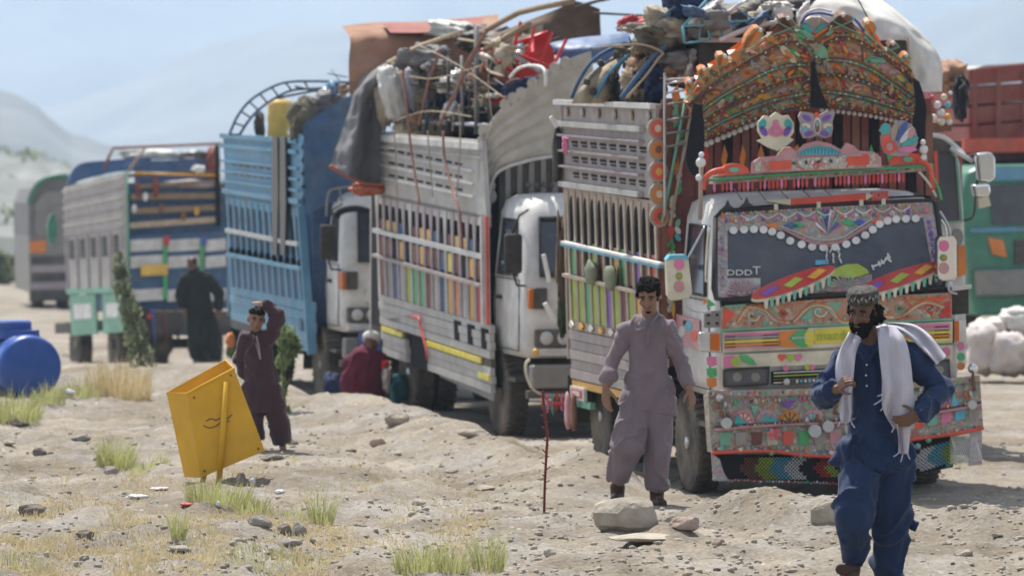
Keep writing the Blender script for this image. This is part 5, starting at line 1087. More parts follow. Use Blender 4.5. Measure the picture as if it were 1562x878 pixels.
# white stick tassels tied between the trucks
for n_, (p, q) in enumerate((((829, 388), (838, 430)), ((831, 462), (847, 491)), ((840, 178), (850, 194)), ((968, 137), (979, 155)))):
    fr = T2 if n_ < 2 else T1; a, c = fr.f(*p, -.5 if n_ < 2 else 4.9), fr.f(*q, -.5 if n_ < 2 else 4.9)
    B().tube([a, c], .024 if n_ < 2 else .02, 8).build('white_rod', C('scrap_white'), t2 if n_ < 2 else t1)
# ------------------------------------------------------------------ load of the white truck
SD = Pl(T2, (-1.0, 0, 0), (-1, 0, 0)); SD5 = Pl(T2, (-.5, 0, 0), (-1, 0, 0)); MID = Pl(T2, (0, 4.2, 0), (0, -1, 0)); REAR = Pl(T2, (0, 6.6, 0), (0, -1, 0)); FRT = Pl(T2, (0, 2.4, 0), (0, -1, 0))
def wpt(pl, x, y, d=0): return pl.fr.M @ pl(x, y, d)
o = drape('rust_canvas', [[wpt(REAR, 521, 40), wpt(REAR, 575, 34), wpt(REAR, 640, 33), wpt(REAR, 700, 28), wpt(REAR, 760, 22)],
    [wpt(REAR, 534, 60, .4), wpt(REAR, 590, 52, .5), wpt(REAR, 640, 50, .5), wpt(REAR, 700, 46, .5), wpt(REAR, 760, 44, .5)],
    [wpt(REAR, 532, 95, .5), wpt(REAR, 585, 88, .6), wpt(REAR, 640, 78, .6), wpt(REAR, 700, 66, .6), wpt(REAR, 760, 60, .6)],
    [wpt(REAR, 533, 145, .5), wpt(REAR, 590, 140, .6), wpt(REAR, 640, 130, .6), wpt(REAR, 700, 120, .6), wpt(REAR, 760, 110, .6)]], C('canvas_rust'), None, 34, 24, .07, 2.4, 2, .03)
tag(o, 'rust coloured canvas sheet stretched high over the rear of the white truck load', 'tarpaulin')
o = drape('faded_red_sheet', [[wpt(REAR, 583, 36, .3), wpt(REAR, 640, 35, .3), wpt(REAR, 700, 29, .3), wpt(REAR, 740, 26, .3)], [wpt(REAR, 596, 50, .7), wpt(REAR, 640, 50, .7), wpt(REAR, 690, 47, .7), wpt(REAR, 730, 44, .7)]], C('oxide_red'), None, 20, 8, .03, 3, 8, .02)
tag(o, 'dark red cloth strip hung along the top of the rust canvas', 'cloth')
RF = Pl(T2, (0, 6.0, 0), (0, -1, 0))
o = drape('grey_tarpaulin', [[wpt(RF, 572, 96, -.6), wpt(RF, 600, 76, -.7), wpt(RF, 640, 58, -.7), wpt(RF, 700, 54, -.8)],
    [wpt(RF, 556, 112, 0), wpt(RF, 580, 100, .1), wpt(RF, 610, 88, .1), wpt(RF, 670, 74, 0)],
    [wpt(RF, 540, 140, .1), wpt(RF, 556, 135, .3), wpt(RF, 578, 128, .2), wpt(RF, 600, 118, .1)],
    [wpt(RF, 532, 170, .1), wpt(RF, 550, 172, .35), wpt(RF, 568, 176, .15), wpt(RF, 584, 178, .1)],
    [wpt(RF, 516, 215, .1), wpt(RF, 540, 222, .4), wpt(RF, 562, 228, .15), wpt(RF, 586, 230, .1)],
    [wpt(RF, 504, 254, .1), wpt(RF, 530, 268, .4), wpt(RF, 558, 278, .15), wpt(RF, 586, 280, .1)]], C('tarp_grey'), None, 44, 60, .14, 3.2, 4, .02)
tag(o, 'dark grey tarpaulin hanging down the rear corner of the white truck', 'tarpaulin')
o = wstrip(T2, RF, 'orange_hem', [(503, 253), (517, 262), (530, 269), (544, 275), (558, 280), (584, 283)], 6, 'tarp_orange', 'orange hem cloth along the bottom of the grey tarpaulin', 'cloth', d=.32, n=24)
bundle('orange_knot', 'bunched orange cloth tied under the grey tarpaulin', 'cloth', T2, RF, 558, 288, 24, 9, .12, 'tarp_orange', .2, 3, .3)
bundle('white_bundle', 'white bag bulging from the side of the white truck load', 'bag', T2, RF, 600, 145, 20, 44, .2, 'sack_white', .35, 6, .16, rot=-12)
bundle('white_bundle', 'narrow white pillow strapped beside the bulging white bag', 'bag', T2, RF, 626, 140, 9, 36, .12, 'scarf_white', .35, 8, .12, rot=-6)
bundle('yellow_bundle', 'ochre sack squeezed between grey tarpaulin and white bag', 'bag', T2, RF, 584, 165, 10, 32, .15, 'canvas_tan', .25, 9, .2, rot=-10)
bundle('pale_bundle', 'crumpled white plastic sheet on top of the white truck load', 'sheet', T2, SD5, 700, 50, 50, 14, .5, 'sack_white', -.3, 12, .3, rot=8)
bundle('pale_bundle', 'pale grey bedding bundle high on the white truck under the ropes', 'bundle', T2, SD, 652, 86, 36, 16, .3, 'tarp_grey', -.1, 14, .3)
bundle('pale_bundle', 'small grey cloth bundle beneath the poles of the white truck', 'bundle', T2, SD, 668, 102, 22, 10, .2, 'tarp_grey', .0, 15, .3)
# dark mass of household goods behind the lattice
HB = ['olive bundle packed directly right of the white pillow on the white truck', 'dark brown bundle in the middle of the pole lattice', 'black bundle behind the right end of the pole lattice', 'dark brown bundle under the ridge at the upper middle of the white truck load', 'brown bundle below the brown canvas, behind the red chairs', 'flat tan bundle resting on the rear of the white side panel', 'flat black bundle resting on the front of the white side panel', 'olive bundle above the red chairs under the brown canvas', 'black folded cover along the slanting ridge pole']
lat = thing('bed_frame_lattice', 'lattice of dark metal bed frames and poles lashed upright on the white truck', 'bed frame')
for k, (x, y, rx, ry, m_) in enumerate([(660, 165, 40, 45, 'bundle_olive'), (700, 150, 45, 45, 'canvas_brown'), (740, 150, 40, 50, 'tarp_black'), (700, 90, 50, 35, 'canvas_brown'), (770, 130, 45, 40, 'canvas_brown'), (640, 195, 40, 14, 'canvas_tan'), (720, 195, 40, 22, 'tarp_black'), (790, 95, 40, 35, 'bundle_olive'), (745, 60, 45, 20, 'tarp_black')]):
    bundle('household_bundle', HB[k], 'bundle', T2, SD5, x, y, rx, ry, .4, m_, -.35, 20 + k, .25)
# lattice of bed frames and poles
for k, (p, q, w_, m_) in enumerate([((640, 78), (640, 200), 6, 'dark_metal'), ((655, 100), (650, 205), 5, 'deep_blue'), ((684, 85), (684, 205), 6, 'dark_metal'), ((704, 85), (706, 205), 5, 'grey_metal'), ((727, 40), (727, 205), 8, 'grey_metal'), ((622, 128), (760, 128), 5, 'dark_metal'), ((640, 186), (755, 192), 7, 'steel'), ((650, 132), (745, 140), 5, 'bundle_olive'), ((745, 130), (748, 200), 5, 'dark_metal'), ((700, 60), (800, 75), 5, 'wood'), ((740, 75), (808, 36), 8, 'wood'), ((745, 60), (825, 110), 6, 'grey_metal'), ((662, 120), (664, 200), 4, 'dark_metal'), ((715, 110), (718, 200), 4, 'dark_metal'), ((770, 160), (700, 165), 5, 'dark_metal')]):
    wstrip(T2, SD, 'pole', [p, q], w_, m_, d=-.02 - .01 * k, parent=lat)
wstrip(T2, SD, 'slanting_pole', [(670, 190), (700, 130), (738, 50)], 7, 'red_strap', 'thick reddish pole slanting up the side of the white truck load', 'pole', d=.12)
wstrip(T2, SD, 'slanting_pole', [(580, 102), (640, 70), (705, 48)], 6, 'pale_wood', 'long pale pole lying over the grey tarpaulin', 'pole', d=.12)
wstrip(T2, SD, 'slanting_pole', [(640, 190), (655, 120), (672, 76)], 6, 'red_strap', 'short reddish pole beside the white pillow', 'pole', d=.10)
wstrip(T2, SD, 'ridge_pole', [(730, 52), (790, 20), (822, 12), (874, 2)], 9, 'wood', 'dark ridge pole rising to the top of the brown canvas', 'pole', d=-.2)
for k, pts in enumerate([[(612, 108), (620, 160), (626, 220), (632, 260), (640, 310)], [(676, 200), (678, 240), (690, 290), (700, 320), (706, 380)], [(700, 160), (702, 230), (696, 300)], [(652, 200), (656, 250), (660, 300)], [(600, 190), (604, 240), (606, 300)]]):
    wstrip(T2, Pl(T2, (-1.25, 0, 0), (-1, 0, 0)), 'rope', pts, 4 if k < 2 else 2.2, 'red_strap' if k < 2 else 'rope', ['broad red strap running down from the white bag', 'thin red rope down the middle of the white side panel'][k] if k < 2 else ['','','thin pale rope hanging straight down the front half of the white side panel','thin pale rope just right of the broad red strap','thin pale rope at the rear end of the white side panel'][k], 'rope', d=.05, n=24)
o = drape('brown_canvas', [[wpt(MID, 735, 60, -.4), wpt(MID, 800, 34, -.3), wpt(MID, 850, 14, 0), wpt(MID, 876, 2), wpt(MID, 915, 14)], [wpt(MID, 740, 62), wpt(MID, 805, 45), wpt(MID, 850, 40, .05), wpt(MID, 880, 38), wpt(MID, 916, 40)], [wpt(MID, 745, 90), wpt(MID, 800, 90), wpt(MID, 850, 84, .08), wpt(MID, 885, 80), wpt(MID, 918, 78)]], C('canvas_brown'), None, 30, 20, .05, 3, 5, .03)
tag(o, 'dark brown canvas box at the peak of the white truck load', 'tarpaulin')
wstrip(T2, MID, 'load_pole', [(878, 12), (910, 2), (930, -2)], 6, 'dark_metal', 'thin dark pole tip poking out beyond the brown canvas peak', 'pole', d=.1); wstrip(T2, MID, 'load_pole', [(905, 20), (1000, 25)], 4, 'dark_metal', 'long thin bar across the sky between the two tall loads', 'pole', d=.1)
o = drape('tan_cloth', [[wpt(MID, 808, 45, .1), wpt(MID, 828, 38, .1)], [wpt(MID, 808, 70, .1), wpt(MID, 828, 70, .1)]], C('canvas_tan'), None, 8, 8, .02, 4, 2, .02); tag(o, 'small tan cloth patch hanging beside the brown canvas', 'cloth')
# red plastic chairs
def chair(label, cx, cy_, s, rot, pl, fr, m='plastic_red'):
    c = fr.M @ pl(cx, cy_, 0); k = c.y / FPX
    t = thing('plastic_chair', label, 'chair', Matrix.Translation(c) @ Matrix.Rotation(R(rot), 4, 'Y') @ Matrix.Rotation(R(25), 4, 'Z') @ Matrix.Scale(s, 4), 'red plastic chairs on the white truck')
    B().box(-.23, .23, -.22, .22, -.02, .02).build('seat', C(m), t, bevel=.015)
    rows_ = [[Vector((x, .22 + .05 * (1 - (x / .24) ** 2) + z * .18, z)) for x in (-.23, -.12, 0, .12, .23)] for z in (.12, .22, .34, .44)]
    B().sheet(rows_, (0, .03, 0)).build('backrest', C(m), t, smooth=True)
    for sx in (-.21, .21):
        for sy in (-.2, .22): B().tube([(sx, sy, 0), (sx * 1.15, sy * 1.15, -.42)], .022, 6).build('leg', C(m), t)
        B().tube([(sx, .24, .0), (sx, .27, .12)], .02, 6).build('back_post', C(m), t)
        B().tube([(sx, -.2, 0), (sx * 1.15, -.22, .2), (sx * 1.15, .25, .24)], .022, 6).build('armrest', C(m), t)
    return t
chair('red plastic chair lying on its side on top of the white truck', 792, 104, .9, 75, SD5, T2); chair('red plastic chair upside down nearest the blue sheet', 812, 92, .8, 200, SD5, T2)
wstrip(T2, SD5, 'bent_tube', [(778, 118), (792, 104), (812, 100), (828, 104), (832, 116), (832, 132)], 5, 'scrap_white', 'bent white tube frame beside the red chairs', 'tube', d=.5, n=20); wstrip(T2, SD5, 'bent_tube', [(742, 92), (745, 108), (768, 116)], 4, 'tan_paint', 'pale bent tube left of the red chairs', 'tube', d=.5, n=10)
bundle('blue_bundle', 'dark blue bedding roll under the red chairs', 'bundle', T2, SD5, 800, 135, 30, 16, .2, 'bundle_navy', .2, 31, .25, rot=-20); bundle('pink_cloth', 'pink folded cloth lying on the rail left of the red chairs', 'cloth', T2, SD5, 752, 146, 12, 4, .1, 'sack_pink', .4, 33, .2)
bundle('brown_bundle', 'brown cardboard coloured bundle behind the pale bent tube', 'bundle', T2, SD5, 758, 118, 26, 28, .2, 'canvas_rust', .1, 35, .1)
o = drape('blue_tarpaulin', [[wpt(FRT, 838, 66), wpt(FRT, 880, 58), wpt(FRT, 920, 54), wpt(FRT, 960, 50)], [wpt(FRT, 848, 80, .1), wpt(FRT, 880, 75, .3), wpt(FRT, 920, 72, .3), wpt(FRT, 960, 68, .2)], [wpt(FRT, 862, 100, .2), wpt(FRT, 880, 100, .3), wpt(FRT, 920, 95, .3), wpt(FRT, 955, 88, .3)]], C('tarp_blue'), None, 26, 14, .06, 4, 3, .02)
tag(o, 'bright blue plastic sheet over the front of the white truck load', 'tarpaulin')
bundle('black_bag', 'black bag hanging between the white truck and the painted truck', 'bag', T1, Pl(T1, (0, 5.3, 0), (0, -1, 0)), 851, 238, 9, 46, .12, 'tarp_black', 0, 41, .12)
ob = bundle('pink_ribbon', 'bright pink cloth knot at the rear edge of the painted truck side', 'cloth', T1, Pl(T1, (-1.25, 0, 0), (-1, 0, 0)), 862, 222, 5, 13, .05, 'pink_paint', .06, 43, .2)
bundle('black_rags', 'dark rags hanging at the tail of the painted truck', 'cloth', T1, Pl(T1, (0, 5.4, 0), (0, -1, 0)), 856, 400, 7, 70, .12, 'canvas_brown', 0, 45, .3); bundle('green_rags', 'dark green rags hanging under the brown ones at the tail of the painted truck', 'cloth', T1, Pl(T1, (0, 5.4, 0), (0, -1, 0)), 858, 480, 7, 32, .1, 'foliage', 0, 46, .3)
# ================================================================== blue truck
t3 = thing('blue_truck', 'truck with pale blue slatted body and white cab, third from the right', 'truck', T3.M, 'trucks parked in a line')
chassis(t3, 6.2, yrw=4.95, r=.44, yfw=1.15, rim='dark_metal')
cab(T3, t3, 'white_paint', W=1.03, zt=2.5, yr=1.05); screen(t3); cab_front(t3, bump='grey_metal')
B().box(-.9, .9, -.30, -.15, .42, .86).build('front_sheet', C('tank_blue'), t3)
strip(Pl(T3, (0, 0, 0), (0, -1, 0)), 'roof_trim', [(512, 332), (520, 322), (545, 318), (572, 326)], 12, C('cloth_black'), t3, .05, n=12)
strip(Pl(T3, (0, .6, 0), (0, -1, 0)), 'roof_rack', [(498, 330), (500, 300), (510, 288), (560, 284), (580, 286)], 4, C('grey_metal'), t3, 0, n=16)
for x in (518, 540, 562): strip(Pl(T3, (0, .6, 0), (0, -1, 0)), 'roof_rack', [(x, 286), (x + 2, 306)], 3, C('grey_metal'), t3)
B().box(-1.16, 1.16, 1.35, 6.1, .9, 2.7).build('cargo_box', C('deep_blue'), t3); B().box(-1.18, 1.18, 6.1, 6.16, .8, 3.1).build('tailboard', C('truck_blue'), t3); B().box(1.17, 1.21, 1.35, 6.1, .8, 3.1).build('side_panel', C('truck_blue'), t3)
B().box(-1.15, 1.15, 1.25, 1.32, .9, 3.2).build('bulkhead', C('deep_blue'), t3)
X3 = -1.2
q1 = Q(T3, X3, (340, 205), (456, 213), (344, 300), (460, 318)); q1.quad(0, 1, 0, 1, 0, .05).build('side_panel', C('truck_blue'), t3)
for v, w_ in ((.02, .06), (.18, .05), (.90, .06), (.42, .03), (.58, .03), (.74, .03)): B().bar(q1(0, v, .02), q1(1, v, .02), .05, w_).build('panel_rail', C('truck_blue'), t3)
for r_ in range(3):
    for k in range(9): q1.quad(.12 + k * .09, .12 + k * .09 + .05, .46 + r_ * .14, .485 + r_ * .14, .012, .03).build('slot', C('brown_paint' if (k + r_) % 3 else 'deep_blue'), t3)
PS3 = Pl(T3, (X3, 0, 0), (-1, 0, 0))
for k, y in enumerate((215, 235, 255, 275, 295)): disc(PS3, 'edge_scallop', 456, y, 6, 11, C('truck_blue'), t3, .01, .04)
q2 = Q(T3, X3, (344, 298), (462, 318), (350, 436), (474, 460)); q2.quad(0, 1.0, -.02, .1, 0, .04).build('stake_header', C('truck_blue'), t3)
for k in range(13):
    u_ = .03 + k * .078; lath(q2, 'stake', u_, .02, 1.0, .018, .014, C('truck_blue'), t3, .01, .014, mid=.010)
    if k < 12: q2.quad(u_ + .015, u_ + .062, .62, 1, -.002, .012).build('gap_board', C('deep_blue'), t3); lump('stake_knob', q2(u_ + .038, .6, .02), (.03, .06, .05), C('interior_dark'), t3, seed=k, nu=10, nv=6)
for p, q in (((346, 351), (456, 373)), ((348, 388), (460, 410))): B().bar(T3.s_(*p, X3 - .04), T3.s_(*q, X3 - .04), .05, .05).build('side_rail', C('steel' if p[1] < 360 else 'truck_blue'), t3)
q3 = Q(T3, X3, (350, 436), (476, 461), (354, 500), (478, 540))
for k in range(5): q3.quad(0, 1, k * .2, k * .2 + .19, .01 * (k % 2), .05).build('plank', C('truck_blue'), t3)
for k in range(2): q3.quad(.86 + k * .06, .89 + k * .06, .35, .6, .02, .02).build('opening', C('deep_blue'), t3)
q3.quad(0, .8, .78, .96, .02, .04).build('side_sill', C('dark_metal'), t3)
B().bar(q2(1.0, -.02, .02), q3(1.0, 1.0, .02), .05, .10, up=(1, 0, 0)).build('corner_post', C('truck_blue'), t3)
for x in (419, 431):
    plate(PS3, 'hanging_cloth', [(x - 4, 208), (x + 4, 209), (x + 5, 300 + (x - 419)), (x + 3, 390), (x - 3, 388), (x - 5, 300)], C('cloth_black'), t3, .07, .02)
SD3 = Pl(T3, (-1.0, 0, 0), (-1, 0, 0)); M3 = Pl(T3, (0, 4.0, 0), (0, -1, 0)); F3 = Pl(T3, (0, 1.2, 0), (0, -1, 0))
ar = thing('arch_frame', 'dark arched ladder-like frame over the blue truck', 'frame', T3.M)
A0 = [(350, 205), (362, 178), (380, 155), (405, 138), (435, 126), (480, 124), (535, 126)]; A1 = [(366, 205), (378, 186), (394, 168), (416, 152), (445, 138), (485, 135), (535, 134)]
for pts in (A0, A1): strip(M3, 'arch_rail', pts, 4.5, C('deep_blue'), ar, 0, n=28)
for k in range(9):
    a = catmull([(x, y, 0) for x, y in A0], 10)[k]; c = catmull([(x, y, 0) for x, y in A1], 10)[k]; strip(M3, 'arch_rung', [(a.x, a.y), (c.x, c.y)], 3, C('dark_metal'), ar, 0)
for k, (p, q) in enumerate((((420, 150), (535, 128)), ((440, 160), (536, 138)), ((450, 132), (530, 150)), ((505, 106), (520, 126)), ((500, 112), (530, 118)))): wstrip(T3, M3, 'load_pole', [p, q], 4 if k < 3 else 2, 'steel' if k % 2 else 'dark_metal', ['upper dark pole lying on the arch frame of the blue truck', 'lower steel pole lying on the arch frame of the blue truck', 'dark pole crossing the other two on the blue truck', 'upright twig of wire above the blue truck', 'thin dark wire crossing above the blue truck'][k], 'pole', d=.05 * k)
o = thing('yellow_drum', 'yellow plastic drum standing on the blue truck', 'drum', T3.M); c = SD3(428, 182, -.3)
B().lathe([(.02, -.27), (.15, -.27), (.17, -.2), (.16, -.05), (.175, 0), (.16, .08), (.17, .18), (.14, .24), (.02, .25)], tuple(c), 'Z', 18).build('drum_body', C('yellow_plastic'), o, smooth=True); B().lathe([(.02, .25), (.05, .25), (.05, .29), (.02, .29)], tuple(c), 'Z', 12).build('drum_cap', C('cream_paint'), o)
bundle('brown_bundle', 'greyish brown sack hanging over the edge beside the yellow drum', 'bundle', T3, SD3, 462, 182, 22, 32, .3, 'bundle_olive', .1, 51, .22, rot=8); bundle('white_cloth', 'small white cloth at the foot of the yellow drum', 'cloth', T3, SD3, 446, 202, 7, 6, .1, 'scrap_white', .1, 52)
bundle('dark_cone', 'small dark upright bundle left of the yellow drum', 'bundle', T3, SD3, 396, 190, 8, 20, .12, 'tarp_black', -.1, 53, .2)
bundle('grey_bundle', 'grey crumpled bedding between brown sack and arch on the blue truck', 'bundle', T3, SD3, 500, 160, 26, 22, .3, 'tarp_grey', -.3, 54, .25)
o = drape('blue_sheet', [[T3.M @ F3(462, 190, .3), T3.M @ F3(500, 165, .3), T3.M @ F3(545, 140, .2)], [T3.M @ F3(464, 240, .3), T3.M @ F3(500, 235, .4), T3.M @ F3(545, 230, .2)], [T3.M @ F3(466, 330, .2), T3.M @ F3(505, 310, .35), T3.M @ F3(560, 300, .2)]], C('deep_blue'), None, 20, 20, .07, 3, 9, .02); tag(o, 'deep blue tarpaulin over the front of the blue truck body', 'tarpaulin')
# ================================================================== truck with its tail to the camera
T4 = Frame(at(262, 566, 86.0), 17.0, -2.4, 0)
t4 = thing('open_truck', 'older truck seen from behind with wooden rack boards and yellow plate, blue tarpaulin above', 'truck', T4.M, 'trucks parked in a line')
F4 = Pl(T4, (0, 0, 0), (0, -1, 0)); S4 = Pl(T4, (-.86, 0, 0), (-1, 0, 0))
B().box(-.82, 1.3, .1, 3.3, 1.1, 3.3).build('cargo_box', C('deep_blue'), t4)
b = B(); b.box(-.5, -.38, .2, 7.6, .75, .95); b.box(.6, .72, .2, 7.6, .75, .95); b.build('chassis', C('dark_metal'), t4)
for x in (-.62, 0.02, 1.0): wheel(t4, 'wheel', x, 1.3, .5, .28, 'dark_metal', 1)
wheel(t4, 'wheel', -.70, 4.3, .5, .25, 'dark_metal', -1)
B().tube([(-.8, 1.3, .5), (1.1, 1.3, .5)], .09, 8).build('rear_axle', C('dark_metal'), t4); B().box(-.8, 1.2, -.05, .25, .62, 1.05).build('rear_underframe', C('dark_metal'), t4)
B().ell((0.05, 1.2, .5), (.28, .3, .28), 12, 8).build('differential', C('dark_metal'), t4, smooth=True)
for k, (p, q, w_, m_) in enumerate([((196, 268), (335, 262), 5, 'brown_paint'), ((200, 322), (338, 316), 9, 'wood'), ((198, 344), (336, 334), 9, 'pale_wood'), ((200, 300), (336, 298), 9, 'wood'), ((210, 284), (334, 276), 6, 'wood')]): flatstrip(F4, 'rack_board', p, q, w_, C(m_), t4, .03, .05)
plate(F4, 'tailboard', [(192, 360), (345, 352), (345, 455), (196, 462)], C('deep_blue'), t4, .0, .05)
for x in (199, 256, 313):
    for y in (366, 391, 442):
        w_ = 50 if x < 300 else 32; plate(F4, 'tail_panel', [(x, y), (x + w_, y - 3), (x + w_, y + 15), (x, y + 18)], C('white_paint'), t4, .03, .04)
for x, m_ in ((195, 'green_paint'), (252, 'green_paint'), (308, 'green_paint'), (193, 'blue_paint'), (254, 'red_paint'), (311, 'blue_paint')): plate(F4, 'tail_strut', [(x - 3, 364), (x + 3, 363), (x + 3, 455), (x - 3, 456)] if m_ == 'green_paint' else [(x - 5, 360), (x + 5, 360), (x + 4, 374), (x - 4, 375)], C(m_), t4, .06 + .01 * (m_ != 'green_paint'), .02)
plate(F4, 'number_plate', [(215, 404), (256, 402), (256, 419), (215, 421)], C('yellow_plastic'), t4, .08, .02)
for k, (p, q, w_, m_) in enumerate([((158, 258), (172, 226), 5, 'brown_paint'), ((172, 226), (338, 219), 5, 'canvas_rust'), ((195, 262), (222, 224), 5, 'tan_paint'), ((205, 264), (336, 268), 4, 'amber_paint'), ((209, 275), (212, 300), 6, 'oxide_red'), ((237, 270), (238, 300), 8, 'oxide_red'), ((331, 222), (333, 345), 8, 'interior_dark')]): strip(F4, 'rack_tube', [p, q], w_, C(m_), t4, .05)
strip(F4, 'corner_post', [(192, 262), (196, 460)], 6, C('mint_paint'), t4, .06)
for x, y, m_ in ((205, 318, 'scrap_white'), (246, 318, 'brown_paint'), (280, 330, 'brown_paint'), (300, 322, 'amber_paint'), (222, 300, 'scrap_white')): disc(F4, 'bracket', x, y, 4, 7, C(m_), t4, .07, .02, 8)
q4 = Q(T4, -.86, (97, 286), (188, 263), (99, 364), (188, 352)); q4.quad(0, 1, 0, 1, 0, .05).build('side_panel', C('dirty_white'), t4)
for k in range(6): B().bar(q4(0, .08 + k * .17, .02), q4(1, .08 + k * .17, .02), .03, .05).build('panel_rail', C('mauve_paint' if k % 2 else 'dirty_white'), t4)
q4b = Q(T4, -.86, (99, 364), (188, 352), (102, 440), (190, 438)); q4b.quad(0, 1, 0, 1, 0, .05).build('side_panel', C('dirty_white'), t4)
for k in range(5): q4b.quad(.08 + k * .19, .16 + k * .19, .05, .42, .02, .03).build('stake_arch', C('dark_metal'), t4)
for k in range(6): q4b.quad(.02 + k * .19, .04 + k * .19, .0, 1, .03, .03).build('stake', C('mauve_paint'), t4)
q4c = Q(T4, -.86, (102, 440), (190, 438), (106, 512), (190, 506)); q4c.quad(0, 1, 0, .12, .02, .05).build('side_sill', C('mint_paint'), t4)
for a, c in ((.04, .50), (.62, .96)):
    q4c.quad(a, c, .14, 1, .0, .04).build('side_box', C('mint_paint'), t4); q4c.quad(a + .08, c - .06, .34, .66, .02, .02).build('side_box_panel', C('scrap_white'), t4)
for k in range(3): strip(F4, 'hanging_chain', [(232 + k * 18, 470), (236 + k * 18, 520)], 4, C(['blue_paint', 'maroon_paint', 'dark_metal'][k]), t4, .1)
plate(F4, 'mud_flap', [(205, 470), (228, 470), (230, 520), (206, 520)], C('black_rubber'), t4, .12, .03); disc(F4, 'tail_lamp', 228, 482, 4, 4, C('red_paint'), t4, .15, .03)
disc(F4, 'side_mirror', 80, 350, 7, 24, C('hino_green'), t4, -.0, .1)
for k, (rw, lab, m_) in enumerate([([[(104, 270), (122, 250), (170, 244), (230, 240)], [(100, 285), (124, 275), (180, 262), (230, 262)]], 'blue tarpaulin stretched over the truck seen from behind, left half', 'tarp_blue'), ([[(205, 246), (260, 244), (330, 240)], [(205, 298), (265, 298), (334, 296)]], 'dark blue tarpaulin seen through the rack of the truck seen from behind', 'deep_blue')]):
    o = drape('blue_tarpaulin', [[T4.M @ Pl(T4, (0, 1.5 - k, 0), (0, -1, 0))(x, y, .1 * i) for x, y in r_] for i, r_ in enumerate(rw)], C(m_), None, 20, 10, .06, 2, 60 + k, .02); tag(o, lab, 'tarpaulin')
bundle('pale_load', 'pale plastic sheet on top of the truck seen from behind', 'sheet', T4, Pl(T4, (0, 2, 0), (0, -1, 0)), 230, 236, 52, 7, .5, 'sack_white', 0, 63, .2); bundle('teal_load', 'teal folded blanket high in the rack of the truck seen from behind', 'blanket', T4, Pl(T4, (0, 1, 0), (0, -1, 0)), 296, 238, 26, 8, .4, 'grey_metal', 0, 64, .2)
bundle('red_load', 'red cloth bundle at the right end of the rack of the truck seen from behind', 'cloth', T4, Pl(T4, (0, .5, 0), (0, -1, 0)), 326, 250, 9, 26, .3, 'oxide_red', 0, 65, .2); bundle('white_load', 'small bright white bag inside the rack boards', 'bag', T4, F4, 303, 258, 9, 6, .1, 'scrap_white', .1, 66, .2); bundle('mixed_load', 'long pale roll lying behind the rack boards', 'roll', T4, F4, 290, 282, 44, 7, .2, 'mauve_paint', -.2, 67, .2)
# ================================================================== farthest truck with rounded top
t5 = thing('far_truck', 'farthest truck at the left with rounded grey-green body end', 'truck', T5.M, 'trucks parked in a line')
F5 = Pl(T5, (0, 0, 0), (0, -1, 0)); arc = [(44, 360), (44, 310), (52, 288), (66, 275), (84, 269), (104, 268), (118, 280), (122, 360)]
plate(F5, 'rounded_body', arc, C('tarp_grey'), t5, 0, 5.0); strip(F5, 'body_rim', arc[1:6], 9, C('hino_green'), t5, .06, n=16); plate(F5, 'body_panel', [(54, 360), (54, 312), (66, 292), (112, 290), (112, 360)], C('grey_metal'), t5, .05, .06)
plate(F5, 'orange_band', [(45, 368), (70, 366), (70, 385), (46, 386)], C('orange_paint'), t5, .06, .1); plate(F5, 'lower_body', [(44, 360), (120, 360), (120, 444), (46, 446)], C('grey_metal'), t5, 0, 5.0)
for k in range(4): plate(F5, 'body_plank', [(48, 392 + k * 13), (112, 390 + k * 13), (112, 401 + k * 13), (48, 403 + k * 13)], C('mauve_paint' if k % 2 else 'dark_metal'), t5, .05, .05)
for x in (60, 98):
    c = F5(x, 452, 0); wheel(t5, 'wheel', c.x, .6, .42, .3, 'dark_metal', -1)
plate(F5, 'rear_bumper', [(46, 444), (120, 442), (120, 458), (46, 460)], C('dark_metal'), t5, .05, .3)
# ================================================================== truck half hidden behind the painted one, right
t7 = thing('half_hidden_truck', 'white cab truck half hidden right behind the painted truck, with chrome mirrors', 'truck', T7.M, 'trucks parked in a line')
F7 = Pl(T7, (0, .1, 0), (0, -1, 0))
plate(F7, 'cab_shell', [(1380, 215), (1430, 208), (1455, 222), (1466, 250), (1472, 340), (1474, 440), (1476, 560), (1380, 600)], C('white_paint'), t7, 0, 1.5, bevel=.04)
plate(F7, 'windscreen', [(1380, 228), (1440, 226), (1456, 240), (1464, 336), (1380, 342)], C('glass'), t7, .02, .04); strip(F7, 'windscreen_rubber', [(1440, 224), (1458, 240), (1467, 338), (1420, 342)], 4, C('mint_paint'), t7, .04)
strip(F7, 'roof_trim', [(1415, 206), (1440, 210), (1470, 236)], 9, C('scrap_white'), t7, .06, n=10); plate(F7, 'orange_stripe', [(1461, 376), (1473, 374), (1474, 418), (1462, 422)], C('orange_paint'), t7, .03, .03)
plate(F7, 'visor', [(1420, 210), (1462, 216), (1468, 232), (1422, 230)], C('dark_metal'), t7, .07, .06); disc(F7, 'painted_disc', 1461, 362, 9, 13, C('grey_metal'), t7, .05, .03); disc(F7, 'roundel', 1420, 170, 8, 13, C('oxide_red'), t7, .0, .05); disc(F7, 'roundel', 1421, 207, 9, 14, C('oxide_red'), t7, .0, .05); plate(F7, 'side_board', [(1412, 230), (1430, 230), (1432, 278), (1420, 300), (1412, 280)], C('scarlet_paint'), t7, .06, .04)
for pts in ([(1490, 234), (1512, 232), (1519, 240), (1519, 272), (1510, 278), (1494, 276)], [(1484, 282), (1510, 280), (1512, 292), (1508, 302), (1488, 300)]): plate(Pl(T7, (0, -.1, 0), (0, -1, 0)), 'mirror', pts, C('chrome'), t7, 0, .12, bevel=.02)
